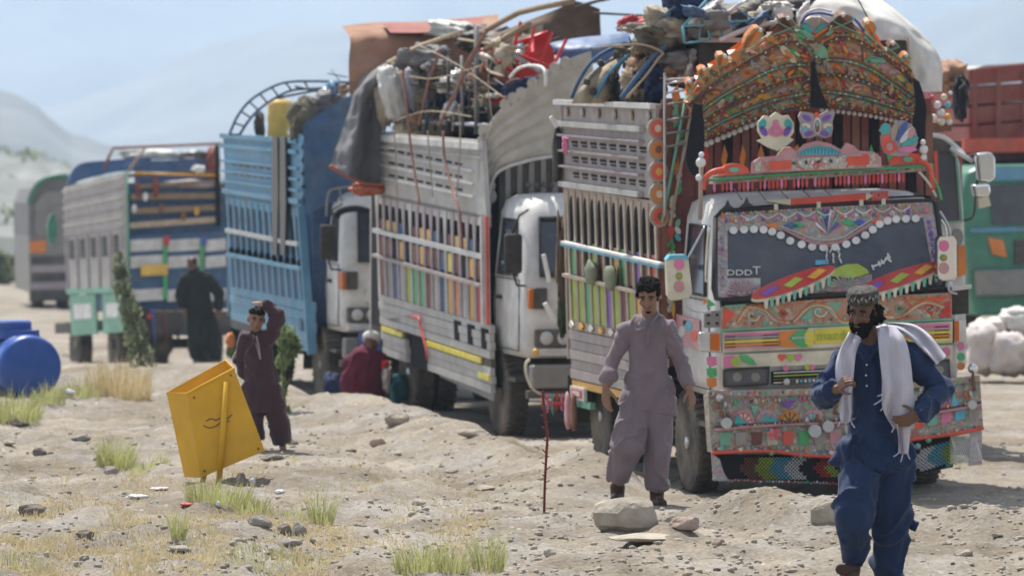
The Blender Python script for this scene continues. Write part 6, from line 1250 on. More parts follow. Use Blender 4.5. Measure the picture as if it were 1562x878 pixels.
plate(Pl(T7, (0, -.1, 0), (0, -1, 0)), 'mirror_glass', [(1492, 302), (1508, 300), (1512, 314), (1494, 318)], C('cream_paint'), t7, 0, .08)
strip(Pl(T7, (0, -.1, 0), (0, -1, 0)), 'mirror_arm', [(1455, 230), (1470, 240), (1492, 240), (1488, 300), (1484, 330), (1470, 336)], 4, C('dark_metal'), t7, -.1, n=20); strip(F7, 'mirror_arm', [(1450, 226), (1484, 246)], 8, C('scrap_white'), t7, .12)
for k, (x, y, r_, m_) in enumerate([(1412, 158, 5, 'scrap_white'), (1422, 150, 5, 'red_paint'), (1430, 160, 6, 'scrap_white'), (1440, 148, 5, 'cream_paint'), (1446, 160, 5, 'sky_paint'), (1436, 172, 6, 'scrap_white'), (1446, 178, 5, 'amber_paint'), (1424, 180, 6, 'scrap_white'), (1416, 142, 4, 'pink_paint'), (1436, 186, 6, 'cream_paint'), (1448, 186, 5, 'scrap_white'), (1450, 142, 3, 'scrap_white')]): ball(F7, 'crown_knob', x, y, r_, C(m_), t7, .1, 8)
plate(F7, 'crown_shelf', [(1412, 188), (1452, 186), (1452, 200), (1412, 204)], C('brown_paint'), t7, .05, .3)
for x in (1466,): wheel(t7, 'wheel', F7(x - 30, 560, 0).x, 1.2, .44, .22, 'dirty_white', 1)
B().box(T7.f(1380, 300, 1.6).x, T7.f(1472, 300, 1.6).x, 1.7, 6, .9, 3.0).build('cargo_box', C('oxide_red'), t7)
bundle('rust_bundle', 'rust coloured canvas bundle on the half hidden truck beside the white sheet', 'bundle', T7, Pl(T7, (0, 2, 0), (0, -1, 0)), 1452, 118, 24, 26, .4, 'canvas_rust', 0, 71, .2); bundle('black_cloth', 'black cloth hanging from the load of the half hidden truck', 'cloth', T7, Pl(T7, (0, 1.6, 0), (0, -1, 0)), 1466, 148, 12, 32, .15, 'cloth_black', 0, 72, .25)
# ================================================================== green cab truck at the right edge
t6 = thing('green_truck', 'green cab truck with dark red cargo body at the right edge', 'truck', T6.M, 'trucks parked in a line')
F6 = Pl(T6, (0, 0, 0), (0, -1, 0)); FB = Pl(T6, (0, 1.8, 0), (0, -1, 0))
plate(F6, 'cab_shell', [(1466, 300), (1476, 262), (1500, 252), (1800, 246), (1815, 300), (1822, 470), (1490, 482), (1478, 440)], C('hino_green'), t6, 0, 1.7, bevel=.06)
plate(F6, 'windscreen', [(1510, 282), (1780, 272), (1790, 338), (1514, 342)], C('glass'), t6, .03, .05); plate(F6, 'brow_panel', [(1508, 256), (1790, 248), (1790, 268), (1508, 276)], C('truck_blue'), t6, .03, .05)
plate(F6, 'corner_lamp', [(1508, 362), (1530, 366), (1536, 392), (1514, 388)], C('orange_paint'), t6, .04, .05); plate(F6, 'bumper', [(1488, 412), (1820, 402), (1820, 446), (1492, 452)], C('grey_metal'), t6, .12, .2, bevel=.03); plate(F6, 'trim_line', [(1480, 348), (1815, 340), (1815, 347), (1480, 355)], C('truck_blue'), t6, .03, .03)
plate(F6, 'grille', [(1548, 366), (1760, 360), (1760, 396), (1548, 402)], C('dark_metal'), t6, .04, .05)
for x in (1505, 1780): wheel(t6, 'wheel', F6(x, 500, 0).x, 1.2, .5, .26, 'dark_metal', -1)
for k in range(5): plate(FB, 'cargo_board', [(1478, 106 + k * 29), (1562, 97 + k * 29.5), (1820, 80 + k * 30), (1820, 107 + k * 30), (1562, 124 + k * 29.5), (1478, 131 + k * 29)], C('oxide_red'), t6, .0 + .01 * (k % 2), 5.0)
for x in (1484, 1520, 1560): plate(FB, 'cargo_post', [(x, 108), (x + 7, 107), (x + 7, 222), (x, 222)], C('oxide_red'), t6, .05, .05)
plate(FB, 'cargo_edge', [(1470, 212), (1820, 204), (1820, 226), (1470, 234)], C('scarlet_paint'), t6, .10, .08); plate(FB, 'top_cover', [(1476, 108), (1500, 100), (1562, 96), (1820, 76), (1820, 84), (1562, 104), (1500, 108)], C('dirty_white'), t6, -.4, 4.0)
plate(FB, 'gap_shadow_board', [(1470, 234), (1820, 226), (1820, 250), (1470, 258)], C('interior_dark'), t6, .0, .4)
a_ = T6.f(1478, 230, 1.85); c_ = T6.f(1820, 230, 1.85)
B().box(a_.x + .1, c_.x - .1, 1.9, 6.8, .9, a_.z + .05).build('cargo_body', C('oxide_red'), t6); b = B(); b.box(a_.x + .7, a_.x + .85, 1, 6.8, .6, .9); b.box(c_.x - .85, c_.x - .7, 1, 6.8, .6, .9); b.build('chassis', C('dark_metal'), t6)
for x in (a_.x + .35, c_.x - .35): wheel(t6, 'wheel', x, 5.4, .5, .26, 'dark_metal', -1)
# ------------------------------------------------------------------ sacks at the right
for k, (x, y, rx, ry, m_, lab, dd) in enumerate([(1500, 530, 26, 44, 'sack_pink', 'tall pinkish sack at the left end of the sack pile', 0), (1540, 540, 34, 34, 'sack_pink', 'dusty sack at the bottom of the pile beside the tall pink sack', -.1), (1585, 545, 34, 32, 'sack_pink', 'pinkish sack at the bottom right of the pile, cut by the frame', -.1), (1552, 490, 30, 22, 'sack_white', 'white sack lying on top of the pile', .1), (1520, 502, 18, 18, 'sack_pink', 'small pale pink sack leaning on the tall one', .1), (1580, 500, 24, 26, 'sack_white', 'white sack at the frame edge on the pile', .1)]):
    c = at(x, y, 64.5 + dd * 2); kk = 65 / FPX; o = lump('sack', c, (rx * kk, .35, ry * kk), C(m_), None, 80 + k, .11, pinch=.2); tag(o, lab, 'sack', 'sacks piled by the green truck')
# ================================================================== load of the painted truck
PS = Pl(T1, (-1.0, 0, 0), (-1, 0, 0)); P2 = Pl(T1, (0, 2.2, 0), (0, -1, 0)); P3 = Pl(T1, (0, 3.2, 0), (0, -1, 0)); P4 = Pl(T1, (0, 4.6, 0), (0, -1, 0))
def hoop(pts, w_, m_, lab, pl, d=0, g=None, cat='frame'): return wstrip(T1, pl, 'hoop_frame', pts, w_, m_, lab, cat, d, 28, group=g)
G_ = 'bent hoops standing over the painted truck'
hoop([(872, 150), (884, 122), (905, 92), (935, 74), (965, 70), (1000, 84)], 6, 'deep_blue', 'dark blue bent hoop rising from the side rail of the painted truck', P3, 0, G_)
hp_ = hoop([(884, 148), (900, 118), (925, 96), (950, 84)], 5, 'grey_metal', 'grey bent hoop nearest the rear of the painted truck', P3, .05)
hoop([(908, 150), (925, 118), (950, 92), (978, 72), (1020, 60)], 8, 'truck_blue', 'thick steel-blue hoop leaning to the right over the painted truck', P3, .1)
hoop([(948, 150), (972, 118), (1000, 84), (1030, 60)], 9, 'deep_blue', 'thick dark blue pole leaning right above the side rail end', P2, .1); hoop([(955, 150), (985, 116), (1004, 90), (1010, 80), (975, 68), (905, 74)], 4, 'rope', 'pale rope looped over the blue hoops', P2, .15, cat='rope')
for k, (x, y) in enumerate([(895, 125), (917, 97), (940, 84), (905, 140), (930, 130), (955, 100)]): lump('knot', T1.M @ P3(x, y, .12), (.03, .03, .03), C('tarp_black'), hp_, 60 + k, .2)
for k, (x, y, rx, ry, m_, lab) in enumerate([(935, 135, 10, 34, 'tarp_black', 'narrow black bundle between the two sacks'), (1000, 125, 18, 30, 'bundle_navy', 'navy blue quilt roll at the end of the side rail'), (1030, 90, 34, 18, 'tarp_grey', 'grey quilt bundle above the ladder'), (1020, 112, 28, 18, 'canvas_rust', 'faded orange cloth bundle behind the ladder'), (1048, 108, 18, 28, 'sack_pink', 'pale flowered quilt left of the crown'), (1000, 60, 36, 20, 'bundle_olive', 'olive bundle under the navy quilt'), (1015, 40, 34, 26, 'canvas_tan', 'tan sacking bundle left of the blue bed frame'), (975, 78, 34, 14, 'bundle_olive', 'dark folded blankets above the hoops'), (985, 42, 40, 7, 'sack_pink', 'thin pale cloth strip reaching left of the olive bundle')]):
    bundle('load_bundle', lab, 'bundle', T1, P3 if x < 990 else P2, x, y, rx, ry, .35, m_, -.2, 70 + k, .24)
bundle('red_cloth', 'blurry bright pink-red cloth bundle seen against the sky', 'cloth', T2, Pl(T2, (0, 3.0, 0), (0, -1, 0)), 965, 38, 22, 12, .3, 'scrap_red', 0, 90, .3)
bundle('navy_bundle', 'large navy blue quilt at the very top of the painted truck load', 'bundle', T1, P2, 1052, 6, 42, 34, .5, 'bundle_navy', -.3, 91, .22); bundle('blue_bundle', 'light blue quilt edge beneath the large navy quilt', 'bundle', T1, P2, 1020, 30, 24, 12, .3, 'truck_blue', -.2, 92, .25, rot=-35)
bundle('dark_load', 'dark bundle filling the space behind the blue bed frame', 'bundle', T1, P2, 1110, 40, 70, 34, .5, 'tarp_black', -.5, 93, .15); bundle('dark_load', 'black bedding directly behind the top of the crown', 'bundle', T1, P2, 1190, 20, 60, 34, .5, 'tarp_black', -.5, 94, .15)
bundle('white_roll', 'white twisted plastic roll above the crown at left', 'sheet', T1, P2, 1078, 18, 30, 8, .12, 'scrap_white', .25, 95, .25, rot=-38); bundle('white_roll', 'thin white strip of plastic right of the twisted roll', 'sheet', T1, P2, 1112, 18, 28, 3, .06, 'scrap_white', .3, 96, .2, rot=-35)
bundle('white_roll', 'crumpled white plastic above the middle of the crown', 'sheet', T1, P2, 1185, 12, 26, 9, .2, 'sack_white', .2, 97, .3); bundle('white_knot', 'knotted white cloth at the crown peak', 'cloth', T1, P2, 1224, 20, 6, 16, .08, 'scrap_white', .4, 98, .3, rot=25)
# pale blue bed frame
bf_ = thing('blue_bed_frame', 'pale blue metal bed frame standing on edge left of the crown', 'bed frame', T1.M)
for p, q, w_ in (((1042, 40), (1078, 0), 4), ((1042, 40), (1120, 34), 5), ((1120, 34), (1160, 30), 4), ((1042, 40), (1044, 66), 5), ((1044, 66), (1080, 62), 4), ((1080, 38), (1083, 62), 4), ((1098, 36), (1102, 58), 4), ((1116, 34), (1120, 52), 3), ((1070, 38), (1066, 62), 3), ((1124, 14), (1150, 30), 3), ((1230, -4), (1232, 22), 3)):
    strip(P2, 'frame_tube', [p, q], w_, C('sky_paint' if w_ > 3 else 'truck_blue'), bf_, .35)
wstrip(T1, P2, 'pink_roll', [(1098, 62), (1130, 48), (1160, 38), (1192, 34)], 9, 'sack_pink', 'pink and white rolled cloth lying behind the left petals of the crown', 'cloth', d=.42, n=16)
bx = thing('dark_cabin_box', 'dark box with white top edge behind the left side of the crown', 'box', T1.M); plate(P2, 'box_face', [(1068, 64), (1140, 64), (1140, 180), (1064, 180)], C('tarp_black'), bx, .2, .5); plate(P2, 'box_edge', [(1068, 58), (1142, 58), (1142, 65), (1068, 65)], C('steel'), bx, .24, .55)
bx = thing('dark_cabin_box', 'dark box with bright white top edge behind the right side of the crown', 'box', T1.M); plate(P2, 'box_face', [(1338, 62), (1384, 62), (1388, 160), (1338, 160)], C('tarp_black'), bx, .2, .5); plate(P2, 'box_edge', [(1338, 54), (1384, 52), (1384, 61), (1338, 62)], C('scrap_white'), bx, .24, .55); strip(P2, 'box_post', [(1384, 56), (1390, 120), (1400, 170)], 5, C('canvas_tan'), bx, .26)
# big white sheet on the right
o = drape('white_tarpaulin', [[wpt(P2, 1200, -30, -.5), wpt(P2, 1270, -26, -.5), wpt(P2, 1320, -14, -.5), wpt(P2, 1340, -4, -.5)], [wpt(P2, 1210, 10, -.1), wpt(P2, 1290, 2, .05), wpt(P2, 1350, 18, .0), wpt(P2, 1388, 34, -.3)], [wpt(P2, 1225, 40, 0), wpt(P2, 1300, 36, .18), wpt(P2, 1370, 48, .1), wpt(P2, 1420, 66, -.25)], [wpt(P2, 1250, 80, 0), wpt(P2, 1320, 76, .15), wpt(P2, 1390, 84, .12), wpt(P2, 1436, 98, -.2)], [wpt(P2, 1290, 140, 0), wpt(P2, 1350, 140, .12), wpt(P2, 1400, 140, .08), wpt(P2, 1437, 140, -.2)]], C('sack_white'), None, 44, 44, .13, 2.8, 6, .02)
tag(o, 'big crumpled white sheet covering the load right of the crown', 'tarpaulin')
wstrip(T1, P2, 'load_rope', [(1304, -10), (1324, 28)], 2, 'tarp_black', 'thin dark rope running up over the white sheet', 'rope', d=.5)

for k, (x0, x1, yt, m_, lab) in enumerate([(872, 902, 112, 'canvas_tan', 'ribbed tan sheet standing behind the rearmost hoops'), (900, 930, 92, 'pale_wood', 'tan plywood sheet standing between the blue hoops'), (944, 975, 88, 'pale_wood', 'pale board standing left of the thick dark blue pole'), (970, 1000, 100, 'canvas_tan', 'dusty sheet standing right of the thick dark blue pole')]):
    o = drape('standing_sheet', [[wpt(P3, x0 + 22, yt + 6, -.1 * k), wpt(P3, x0 + 36, yt - 6, -.1 * k), wpt(P3, x1 + 26, yt - 8, -.1 * k)], [wpt(P3, x0 + 8, yt + 30, .05), wpt(P3, x0 + 20, yt + 26, .1), wpt(P3, x1 + 12, yt + 22, .05)], [wpt(P3, x0, 158, 0), wpt(P3, x0 + 15, 158, .05), wpt(P3, x1, 158, 0)]], C(m_), None, 18, 18, .05, 6, 30 + k, .02); tag(o, lab, 'sheet')

# ---- dense clutter worked into the loads: pans, sticks, cloth ends, rope coils
def clutter(root, fr, pl, n, poly, seed, scale=1.0):
    g = random.Random(seed); cm = ['tarp_black', 'canvas_brown', 'bundle_olive', 'tarp_grey', 'bundle_navy', 'canvas_tan', 'deep_blue', 'steel', 'wood', 'oxide_red', 'sack_white', 'truck_blue', 'canvas_rust', 'rope']
    for k in range(n):
        t_ = g.random(); i = min(int(t_ * (len(poly) - 1)), len(poly) - 2); f = t_ * (len(poly) - 1) - i; x = poly[i][0] + (poly[i + 1][0] - poly[i][0]) * f; y0 = poly[i][1] + (poly[i + 1][1] - poly[i][1]) * f; y = y0 + g.uniform(0, poly[i][2]); kd = g.random(); m_ = g.choice(cm); d = g.uniform(-.25, .25)
        if kd < .38:
            a = g.uniform(-1.2, 1.2) + (1.57 if g.random() < .35 else 0); L = g.uniform(14, 46) * scale; q = (x + L * math.cos(a), y - L * math.sin(a) * .7); strip(pl, 'stick', [(x, y), ((x + q[0]) / 2 + g.uniform(-3, 3), (y + q[1]) / 2 + g.uniform(-3, 3)), q], g.uniform(1.6, 3.6), C(m_), root, d, n=7, k=5)
        elif kd < .75: lump('cloth_bundle', pl(x, y, d), (g.uniform(.05, .16) * scale, .12, g.uniform(.04, .11) * scale), C(m_), root, seed * 50 + k, .35, 18, 12, rot=Matrix.Rotation(g.uniform(-.6, .6), 3, 'Y'))
        elif kd < .88:
            w_ = g.uniform(6, 16) * scale; plate(pl, 'board', [(x, y), (x + w_, y - g.uniform(2, 8)), (x + w_ * .9, y + g.uniform(6, 18)), (x - 2, y + g.uniform(8, 16))], C(m_), root, d, .04)
        else:
            r_ = g.uniform(4, 9) * scale; strip(pl, 'rope_coil', [(x + r_ * math.cos(q * .7), y + r_ * .7 * math.sin(q * .7)) for q in range(10)], 2, C('rope'), root, d + .1, n=20, k=4)
h2 = thing('household_heap', 'tangled heap of sticks, cloth ends and boards filling the gaps of the white truck load', 'heap', T2.M)
clutter(h2, T2, Pl(T2, (-.7, 0, 0), (-1, 0, 0)), 70, [(615, 105, 70), (660, 80, 100), (700, 70, 110), (745, 70, 100), (775, 60, 90)], 5); clutter(h2, T2, Pl(T2, (0, 3.4, 0), (0, -1, 0)), 34, [(745, 80, 60), (790, 60, 60), (840, 60, 30)], 6)
h1 = thing('household_heap', 'tangled heap of cloth, sticks and boards behind the hoops and ladder of the painted truck', 'heap', T1.M)
clutter(h1, T1, Pl(T1, (0, 2.6, 0), (0, -1, 0)), 60, [(960, 80, 50), (1000, 50, 80), (1040, 40, 80), (1062, 60, 50)], 7); clutter(h1, T1, Pl(T1, (0, 2.0, 0), (0, -1, 0)), 34, [(1060, 10, 40), (1120, 10, 30), (1200, 4, 20)], 8)
h3 = thing('household_heap', 'small heap of bedding and sticks under the arch of the blue truck', 'heap', T3.M)
clutter(h3, T3, Pl(T3, (-.5, 0, 0), (-1, 0, 0)), 26, [(450, 150, 45), (500, 135, 50), (530, 132, 40)], 9)
# ropes lashed across the white truck load
for k, pts in enumerate([[(600, 110), (660, 120), (735, 100)], [(590, 190), (650, 170), (720, 178)], [(735, 55), (700, 120), (690, 200)], [(640, 70), (700, 100), (770, 150)], [(760, 60), (745, 120), (752, 190)]]): strip(Pl(T2, (-1.05, 0, 0), (-1, 0, 0)), 'lashing_rope', pts, 1.8, C('rope'), h2, .12, n=20, k=4)
# ================================================================== yellow bin
p0 = hit(335, 738); k_ = p0.y / FPX
TB = Frame((p0.x, p0.y, p0.z), 0)
bn = thing('yellow_bin', 'tilted yellow metal litter bin on two posts in the grass', 'litter bin', TB.M)
FBn = Pl(TB, (0, 0, 0), (0, -1, 0))
fr_ = [(287, 600), (357, 562), (403, 686), (337, 717), (306, 730)]; fp = [FBn(x, y, 0) for x, y in [(285, 600), (357, 562), (404, 687), (306, 728)]]
dv = Vector((-.17, .22, -.01)); dvr = Vector((-.08, .30, .05))
bk = [fp[0] + dv, fp[1] + dvr, fp[2] + dvr * .9, fp[3] + dv * .8]
def panel(a, b_, c, d, n_, m='bin_yellow', th=.006):
    nn = (b_ - a).cross(d - a).normalized() * th; return B().prism([a, b_, c, d], nn).build(n_, C(m), bn)
panel(*fp, 'front_panel'); panel(bk[0], fp[0], fp[3], bk[3], 'side_panel'); panel(*bk[::-1], 'back_panel'); panel(fp[1], bk[1], bk[2], fp[2], 'side_panel'); panel(fp[3], fp[2], bk[2], bk[3], 'bottom_panel')
for a, c in ((0, 1), ):
    B().tube([fp[0], fp[1], bk[1], bk[0]], .011, 6, closed=True).build('rim', C('bin_yellow'), bn)
strip(FBn, 'post', [(345, 582), (334, 738)], 9, C('bin_yellow'), bn, .03, k=8); strip(FBn, 'post', [(313, 720), (307, 742)], 8, C('bin_yellow'), bn, -.15, k=8)
for k, pts in enumerate([[(310, 648), (318, 652), (328, 650), (336, 644)], [(330, 640), (340, 636), (346, 638), (354, 632)], [(314, 642), (322, 638), (330, 641)], [(336, 648), (344, 643), (350, 642)]]): strip(FBn, 'scrawl', pts, 1.5, C('dark_metal'), bn, .004, n=8, k=4)
for x, y in ((296, 606), (352, 572), (394, 684), (312, 718), (344, 590)): disc(FBn, 'rivet', x, y, 2, 2, C('brown_paint'), bn, .006, .006, 8)
# ================================================================== blue water tank
c0 = hit(52, 606, 40); TT = Frame((c0.x, c0.y, c0.z), 0); tk = thing('water_tank', 'blue plastic water tank lying on its side in the grass', 'water tank', TT.M)
kk = c0.y / FPX; rr = 49 * kk; ce = TT.f(49, 560, 0); prof = [(.001, 0), (rr * .80, .0), (rr * .93, .02), (rr, .07), (rr, .25), (rr * .965, .27), (rr * .965, .31), (rr, .33), (rr, .60), (rr * .965, .62), (rr * .965, .66), (rr, .68), (rr, 1.1), (rr * .9, 1.18), (.001, 1.2)]
o = B().lathe(prof, (0, 0, 0), 'Y', 40).build('tank_body', C('tank_blue'), tk, smooth=True); o.location = (ce.x, -.05, ce.z); o.rotation_euler.z = R(20)
for i, (a, b_) in enumerate(((.99, 1.0),)): pass
o = B().lathe([(rr * .75, .0), (rr * .72, .09), (.001, .09)], (0, 0, 0), 'Z', 30).build('tank_collar', C('tank_blue'), tk); o.location = (ce.x - .22, .5, ce.z + rr * .86)
o = B().lathe([(rr * .86, .0), (rr * .86, .08), (rr * .8, .10), (.001, .105)], (0, 0, 0), 'Z', 30).build('tank_lid', C('tank_blue'), tk); o.location = (ce.x - .36, .6, ce.z + rr * .86 + .09)
bundle('plastic_scrap', 'white plastic scrap lying right beside the blue water tank', 'scrap', TT, Pl(TT, (0, 0, 0), (0, -1, 0)), 106, 598, 8, 4, .06, 'scrap_white', 0, 3, .3)
# ================================================================== thorny stake
a = hit(830, 782); st = thing('thorn_stake', 'thin reddish thorny stick standing upright in the dirt', 'stick', Matrix.Translation(a)); TS = Frame(a, 0); PT = Pl(TS, (0, 0, 0), (0, -1, 0))
pts = [(830, 784), (831, 740), (833, 700), (835, 660), (832, 640), (829, 610), (828, 596)]
strip(PT, 'stem', pts, 4, C('thorn_red'), st, 0, n=24)
for k in range(16):
    y = 600 + k * 9; x = 832; sg = 1 if k % 2 else -1; strip(PT, 'thorn', [(x, y), (x + sg * rnd.uniform(4, 8), y - rnd.uniform(2, 6))], 1.8, C('thorn_red'), st, .0, k=4)
# ================================================================== plants
def leaf_cloud(b, c, r, n, size, seed, shape=1.0):
    g = random.Random(seed)
    for i in range(n):
        while 1:
            v = Vector((g.uniform(-1, 1), g.uniform(-1, 1), g.uniform(-1, 1)))
            if v.length < 1 and (mnoise.noise(v * 2.2 + Vector((seed, 0, 0))) > -.22 or g.random() < .2): break
        p = Vector(c) + Vector((v.x * r[0], v.y * r[1], v.z * r[2])); s_ = size * g.uniform(.5, 1.4)
        q = Euler((g.uniform(0, 6), g.uniform(0, 6), g.uniform(0, 6))).to_matrix(); a_, b_ = q @ Vector((s_, 0, 0)), q @ Vector((0, s_ * .38, 0))
        b.add([p - a_, p + b_, p + a_, p - b_], [(0, 1, 2, 3)])
def plant(name, label, px, py_base, Y, parts, trunk, leafm, size, group=None, cat='tree', stems=None, ground_z=None):
    base = at(px, py_base, Y); z = gz(base.x, base.y) if ground_z is None else ground_z; base.z = min(base.z, z) if ground_z is None else base.z
    t = thing(name, label, cat, Matrix.Translation(base), group); k = Y / FPX; b = B()
    for i, (dx, dy, rx, ry, n) in enumerate(parts): leaf_cloud(b, (dx * k, 0, -dy * k), (rx * k, rx * k * .8, ry * k), n, size, int(px + 1000) * 3 + i)
    b.build('crown', C(leafm), t, fix=False)
    bt = B()
    for s_ in trunk: m = len(s_); bt.tube([(x * k, (i * .02), -y * k) for i, (x, y) in enumerate(s_)], [max(.004, .022 * (1 - i / m)) for i in range(m)], 6)
    bt.build('trunk', C('bark'), t); return t
plant('sapling', 'slim grey-green sapling growing left of the truck seen from behind', 212, 568, 62, [(-30, -180, 10, 26, 170), (-25, -150, 14, 30, 240), (-14, -115, 17, 34, 300), (-5, -75, 20, 38, 330), (5, -36, 22, 32, 300)], [[(6, 0), (0, -60), (-14, -120), (-26, -170), (-32, -205)], [(0, -50), (14, -80)], [(-8, -90), (-24, -120)]], 'foliage_grey', .040)
plant('sapling', 'thin sapling with bright green tuft standing behind the boy', 436, 602, 50, [(2, -118, 17, 24, 200), (9, -108, 15, 20, 160), (-4, -86, 12, 14, 60), (-4, -44, 8, 20, 30), (4, -10, 7, 8, 20)], [[(0, 0), (-4, -40), (-2, -80), (3, -120)], [(-3, -40), (8, -60)], [(-3, -25), (-12, -44)]], 'foliage_bright', .042)
g_ = random.Random(5)
SL = ['grey-green bush at the far left edge below the dark hill', 'pale bush second from the left edge at the foot of the slope', 'taller olive bush left of the farthest truck', 'low bush just left of the farthest truck', 'bush behind the farthest truck at left', 'low shrub right of the farthest truck']
for k, (x, y, rx, ry) in enumerate([(-20, 440, 40, 44), (8, 442, 22, 40), (30, 443, 22, 52), (52, 443, 18, 34), (-60, 441, 50, 70), (90, 444, 26, 40)]):
    plant('shrub', SL[k], x, y, 150 + k * 3, [(0, -ry * .5, rx, ry * .55, 1500), (rx * .3, -ry * .9, rx * .5, ry * .4, 500)], [[(0, 2), (2, -ry * .5), (4, -ry)], [(0, 0), (-8, -ry * .6)]], 'foliage_grey', .16, 'shrubs at the foot of the slope', 'shrub')
b = B(); gg = random.Random(9)
for k in range(420):
    x = gg.uniform(-16, 40) if gg.random() < .3 else gg.uniform(-60, 10); y = gg.uniform(200, 400)
    zz = 0
    u_ = x / y * FPX + 781; top = 262
    fz = ( (270 - np.interp(u_, [-400, -100, 0, 60, 110, 200, 1500], [215, 232, 250, 262, 280, 300, 300])) / FPX * 362 + CAMZ) * math.sin(min(1, (y - 190) / 172) * math.pi / 2) ** 1.2
    leaf_cloud(b, (x, y, max(fz, -1) + .5), (gg.uniform(.8, 2), 1, gg.uniform(.5, 1.2)), 26, .35, k)
o = b.build('far_scrub', C('foliage_grey'), None, fix=False); tag(o, 'scattered grey-green scrub over the far slope', 'scrub', kind='stuff')
# ---- grass
def blades(b, c, n, rad, h_, g, w_=.006, lean=.35, z0=None):
    for i in range(n):
        r_ = rad * math.sqrt(g.random()); a = g.uniform(0, 6.283); x, y = c[0] + r_ * math.cos(a), c[1] + r_ * math.sin(a); z = c[2] - .01
        hh = h_ * g.uniform(.5, 1.5) * (1 - .3 * r_ / rad); la = a + g.uniform(-1, 1); l = lean * hh * g.uniform(.2, 1.3); dx, dy = math.cos(la) * l, math.sin(la) * l; wx = w_ * g.uniform(.6, 1.3)
        b.add([(x - wx, y, z), (x + wx, y, z), (x + dx * .35 + wx * .8, y + dy * .35, z + hh * .6), (x + dx * .35 - wx * .8, y + dy * .35, z + hh * .6), (x + dx, y + dy, z + hh)], [(0, 1, 2, 3), (3, 2, 4)])
TF = [(745, 872, 24, 56, 260, 'grass', 'tallest green tuft at the bottom edge, right of the wide one'), (640, 876, 38, 44, 420, 'grass', 'wide green tuft at the bottom edge of the picture'), (690, 878, 26, 40, 220, 'grass', 'thin grass between the two bottom tufts'), (490, 805, 18, 48, 200, 'grass', 'single upright tuft right of the dark stone cluster'), (272, 826, 11, 44, 130, 'grass', 'small narrow tuft below the yellow bin'), (178, 716, 30, 42, 420, 'grass', 'green tuft left of the yellow bin'), (225, 720, 36, 18, 200, 'grass', 'low grass between the left tuft and the yellow bin'),
      (180, 606, 50, 50, 420, 'dry_grass', 'tall dry yellow grass clump in front of the slim sapling'), (20, 644, 44, 44, 500, 'grass', 'green grass in front of the blue water tank'), (75, 616, 24, 30, 200, 'grass', 'short grass at the right foot of the water tank'), (335, 768, 52, 34, 620, 'grass', 'broad grass patch around the posts of the yellow bin'), (385, 782, 30, 22, 260, 'grass', 'low grass right of the bin posts'), (120, 606, 30, 24, 220, 'grass', 'low pale grass between tank and dry clump'), (445, 790, 40, 12, 200, 'grass', 'thin low grass left of the upright tuft'), (30, 872, 60, 16, 300, 'grass', 'thin grass at the bottom left corner'), (420, 872, 90, 18, 420, 'grass', 'thin grass strip along the bottom edge at left of centre')]
for i, (x, y, rx, h_, n, m_, lab) in enumerate(TF):
    p = hit(x, y); k = p.y / FPX; b = B(); g = random.Random(i); blades(b, (0, 0, 0), int(n * (.6 if m_ == 'grass' else .8)), rx * k, h_ * k * 1.1, g, .0024 * p.y / 32, .5 if m_ == 'grass' else .3)
    va = np.array(b.v); hz_ = height(p.x + va[:, 0], p.y + va[:, 1]) - p.z; hz_ = np.repeat(hz_[::5], 5); va[:, 2] += hz_; b.v = [tuple(q) for q in va]
    o = b.build('grass_tuft', C(m_), None, fix=False); o.location = p; tag(o, lab, 'grass', 'grass tufts on the bank'); o['kind'] = 'stuff'
b = B(); g = random.Random(77)
for k in range(16000):
    py = g.uniform(700, 885); px = g.uniform(-60, 760)
    dens = max(0, mnoise.noise(Vector((px * .012, py * .03, 3))) + .22) * (1.2 if py > 790 else .35) * (1 if px < 560 else .5)
    if g.random() > dens * 1.5: continue
    Y = FPX * 2.37 / (py - 270); x = (px - 781) / FPX * Y; blades(b, (x, Y, 0), 3, .05, .055, g, .003, .6)
va = np.array(b.v); va[:, 2] += np.repeat(height(va[::5, 0], va[::5, 1]), 5); b.v = [tuple(q) for q in va]
tag(b.build('sparse_grass', C('dry_grass'), None, fix=False), 'sparse short grass scattered over the near bank', 'grass', kind='stuff')
# ---- stones
def stone_mat(name, c): return mat(name, c, rough=.95, var=.25, scale=9, dust=.45, bump=.7, bscale=22, dustcol=(.48, .42, .34))
stone_mat('stone_tan', (.36, .32, .26)); stone_mat('stone_pale', (.42, .38, .32)); stone_mat('stone_grey', (.22, .21, .20)); stone_mat('stone_dark', (.10, .085, .075)); stone_mat('stone_pink', (.38, .27, .23))
def rock_mesh(seed, r, sub=3):
    import bmesh
    bm = bmesh.new(); bmesh.ops.create_icosphere(bm, subdivisions=sub, radius=1); g = random.Random(seed)
    pl_ = [(Vector((g.gauss(0, 1), g.gauss(0, 1), g.gauss(0, 1))).normalized(), g.uniform(.55, .9)) for _ in range(11)]
    for v in bm.verts:
        q = v.co.copy()
        for n_, d_ in pl_:
            e = q.dot(n_) - d_
            if e > 0: q -= n_ * e * .93
        q += v.co * (mnoise.noise(v.co * 2.3 + Vector((seed, 0, 0))) * .10 + mnoise.noise(v.co * 6 + Vector((seed, 9, 0))) * .04)
        v.co = Vector((q.x * r[0], q.y * r[1], q.z * r[2]))
    me = bpy.data.meshes.new('stone'); bm.to_mesh(me); bm.free(); return me
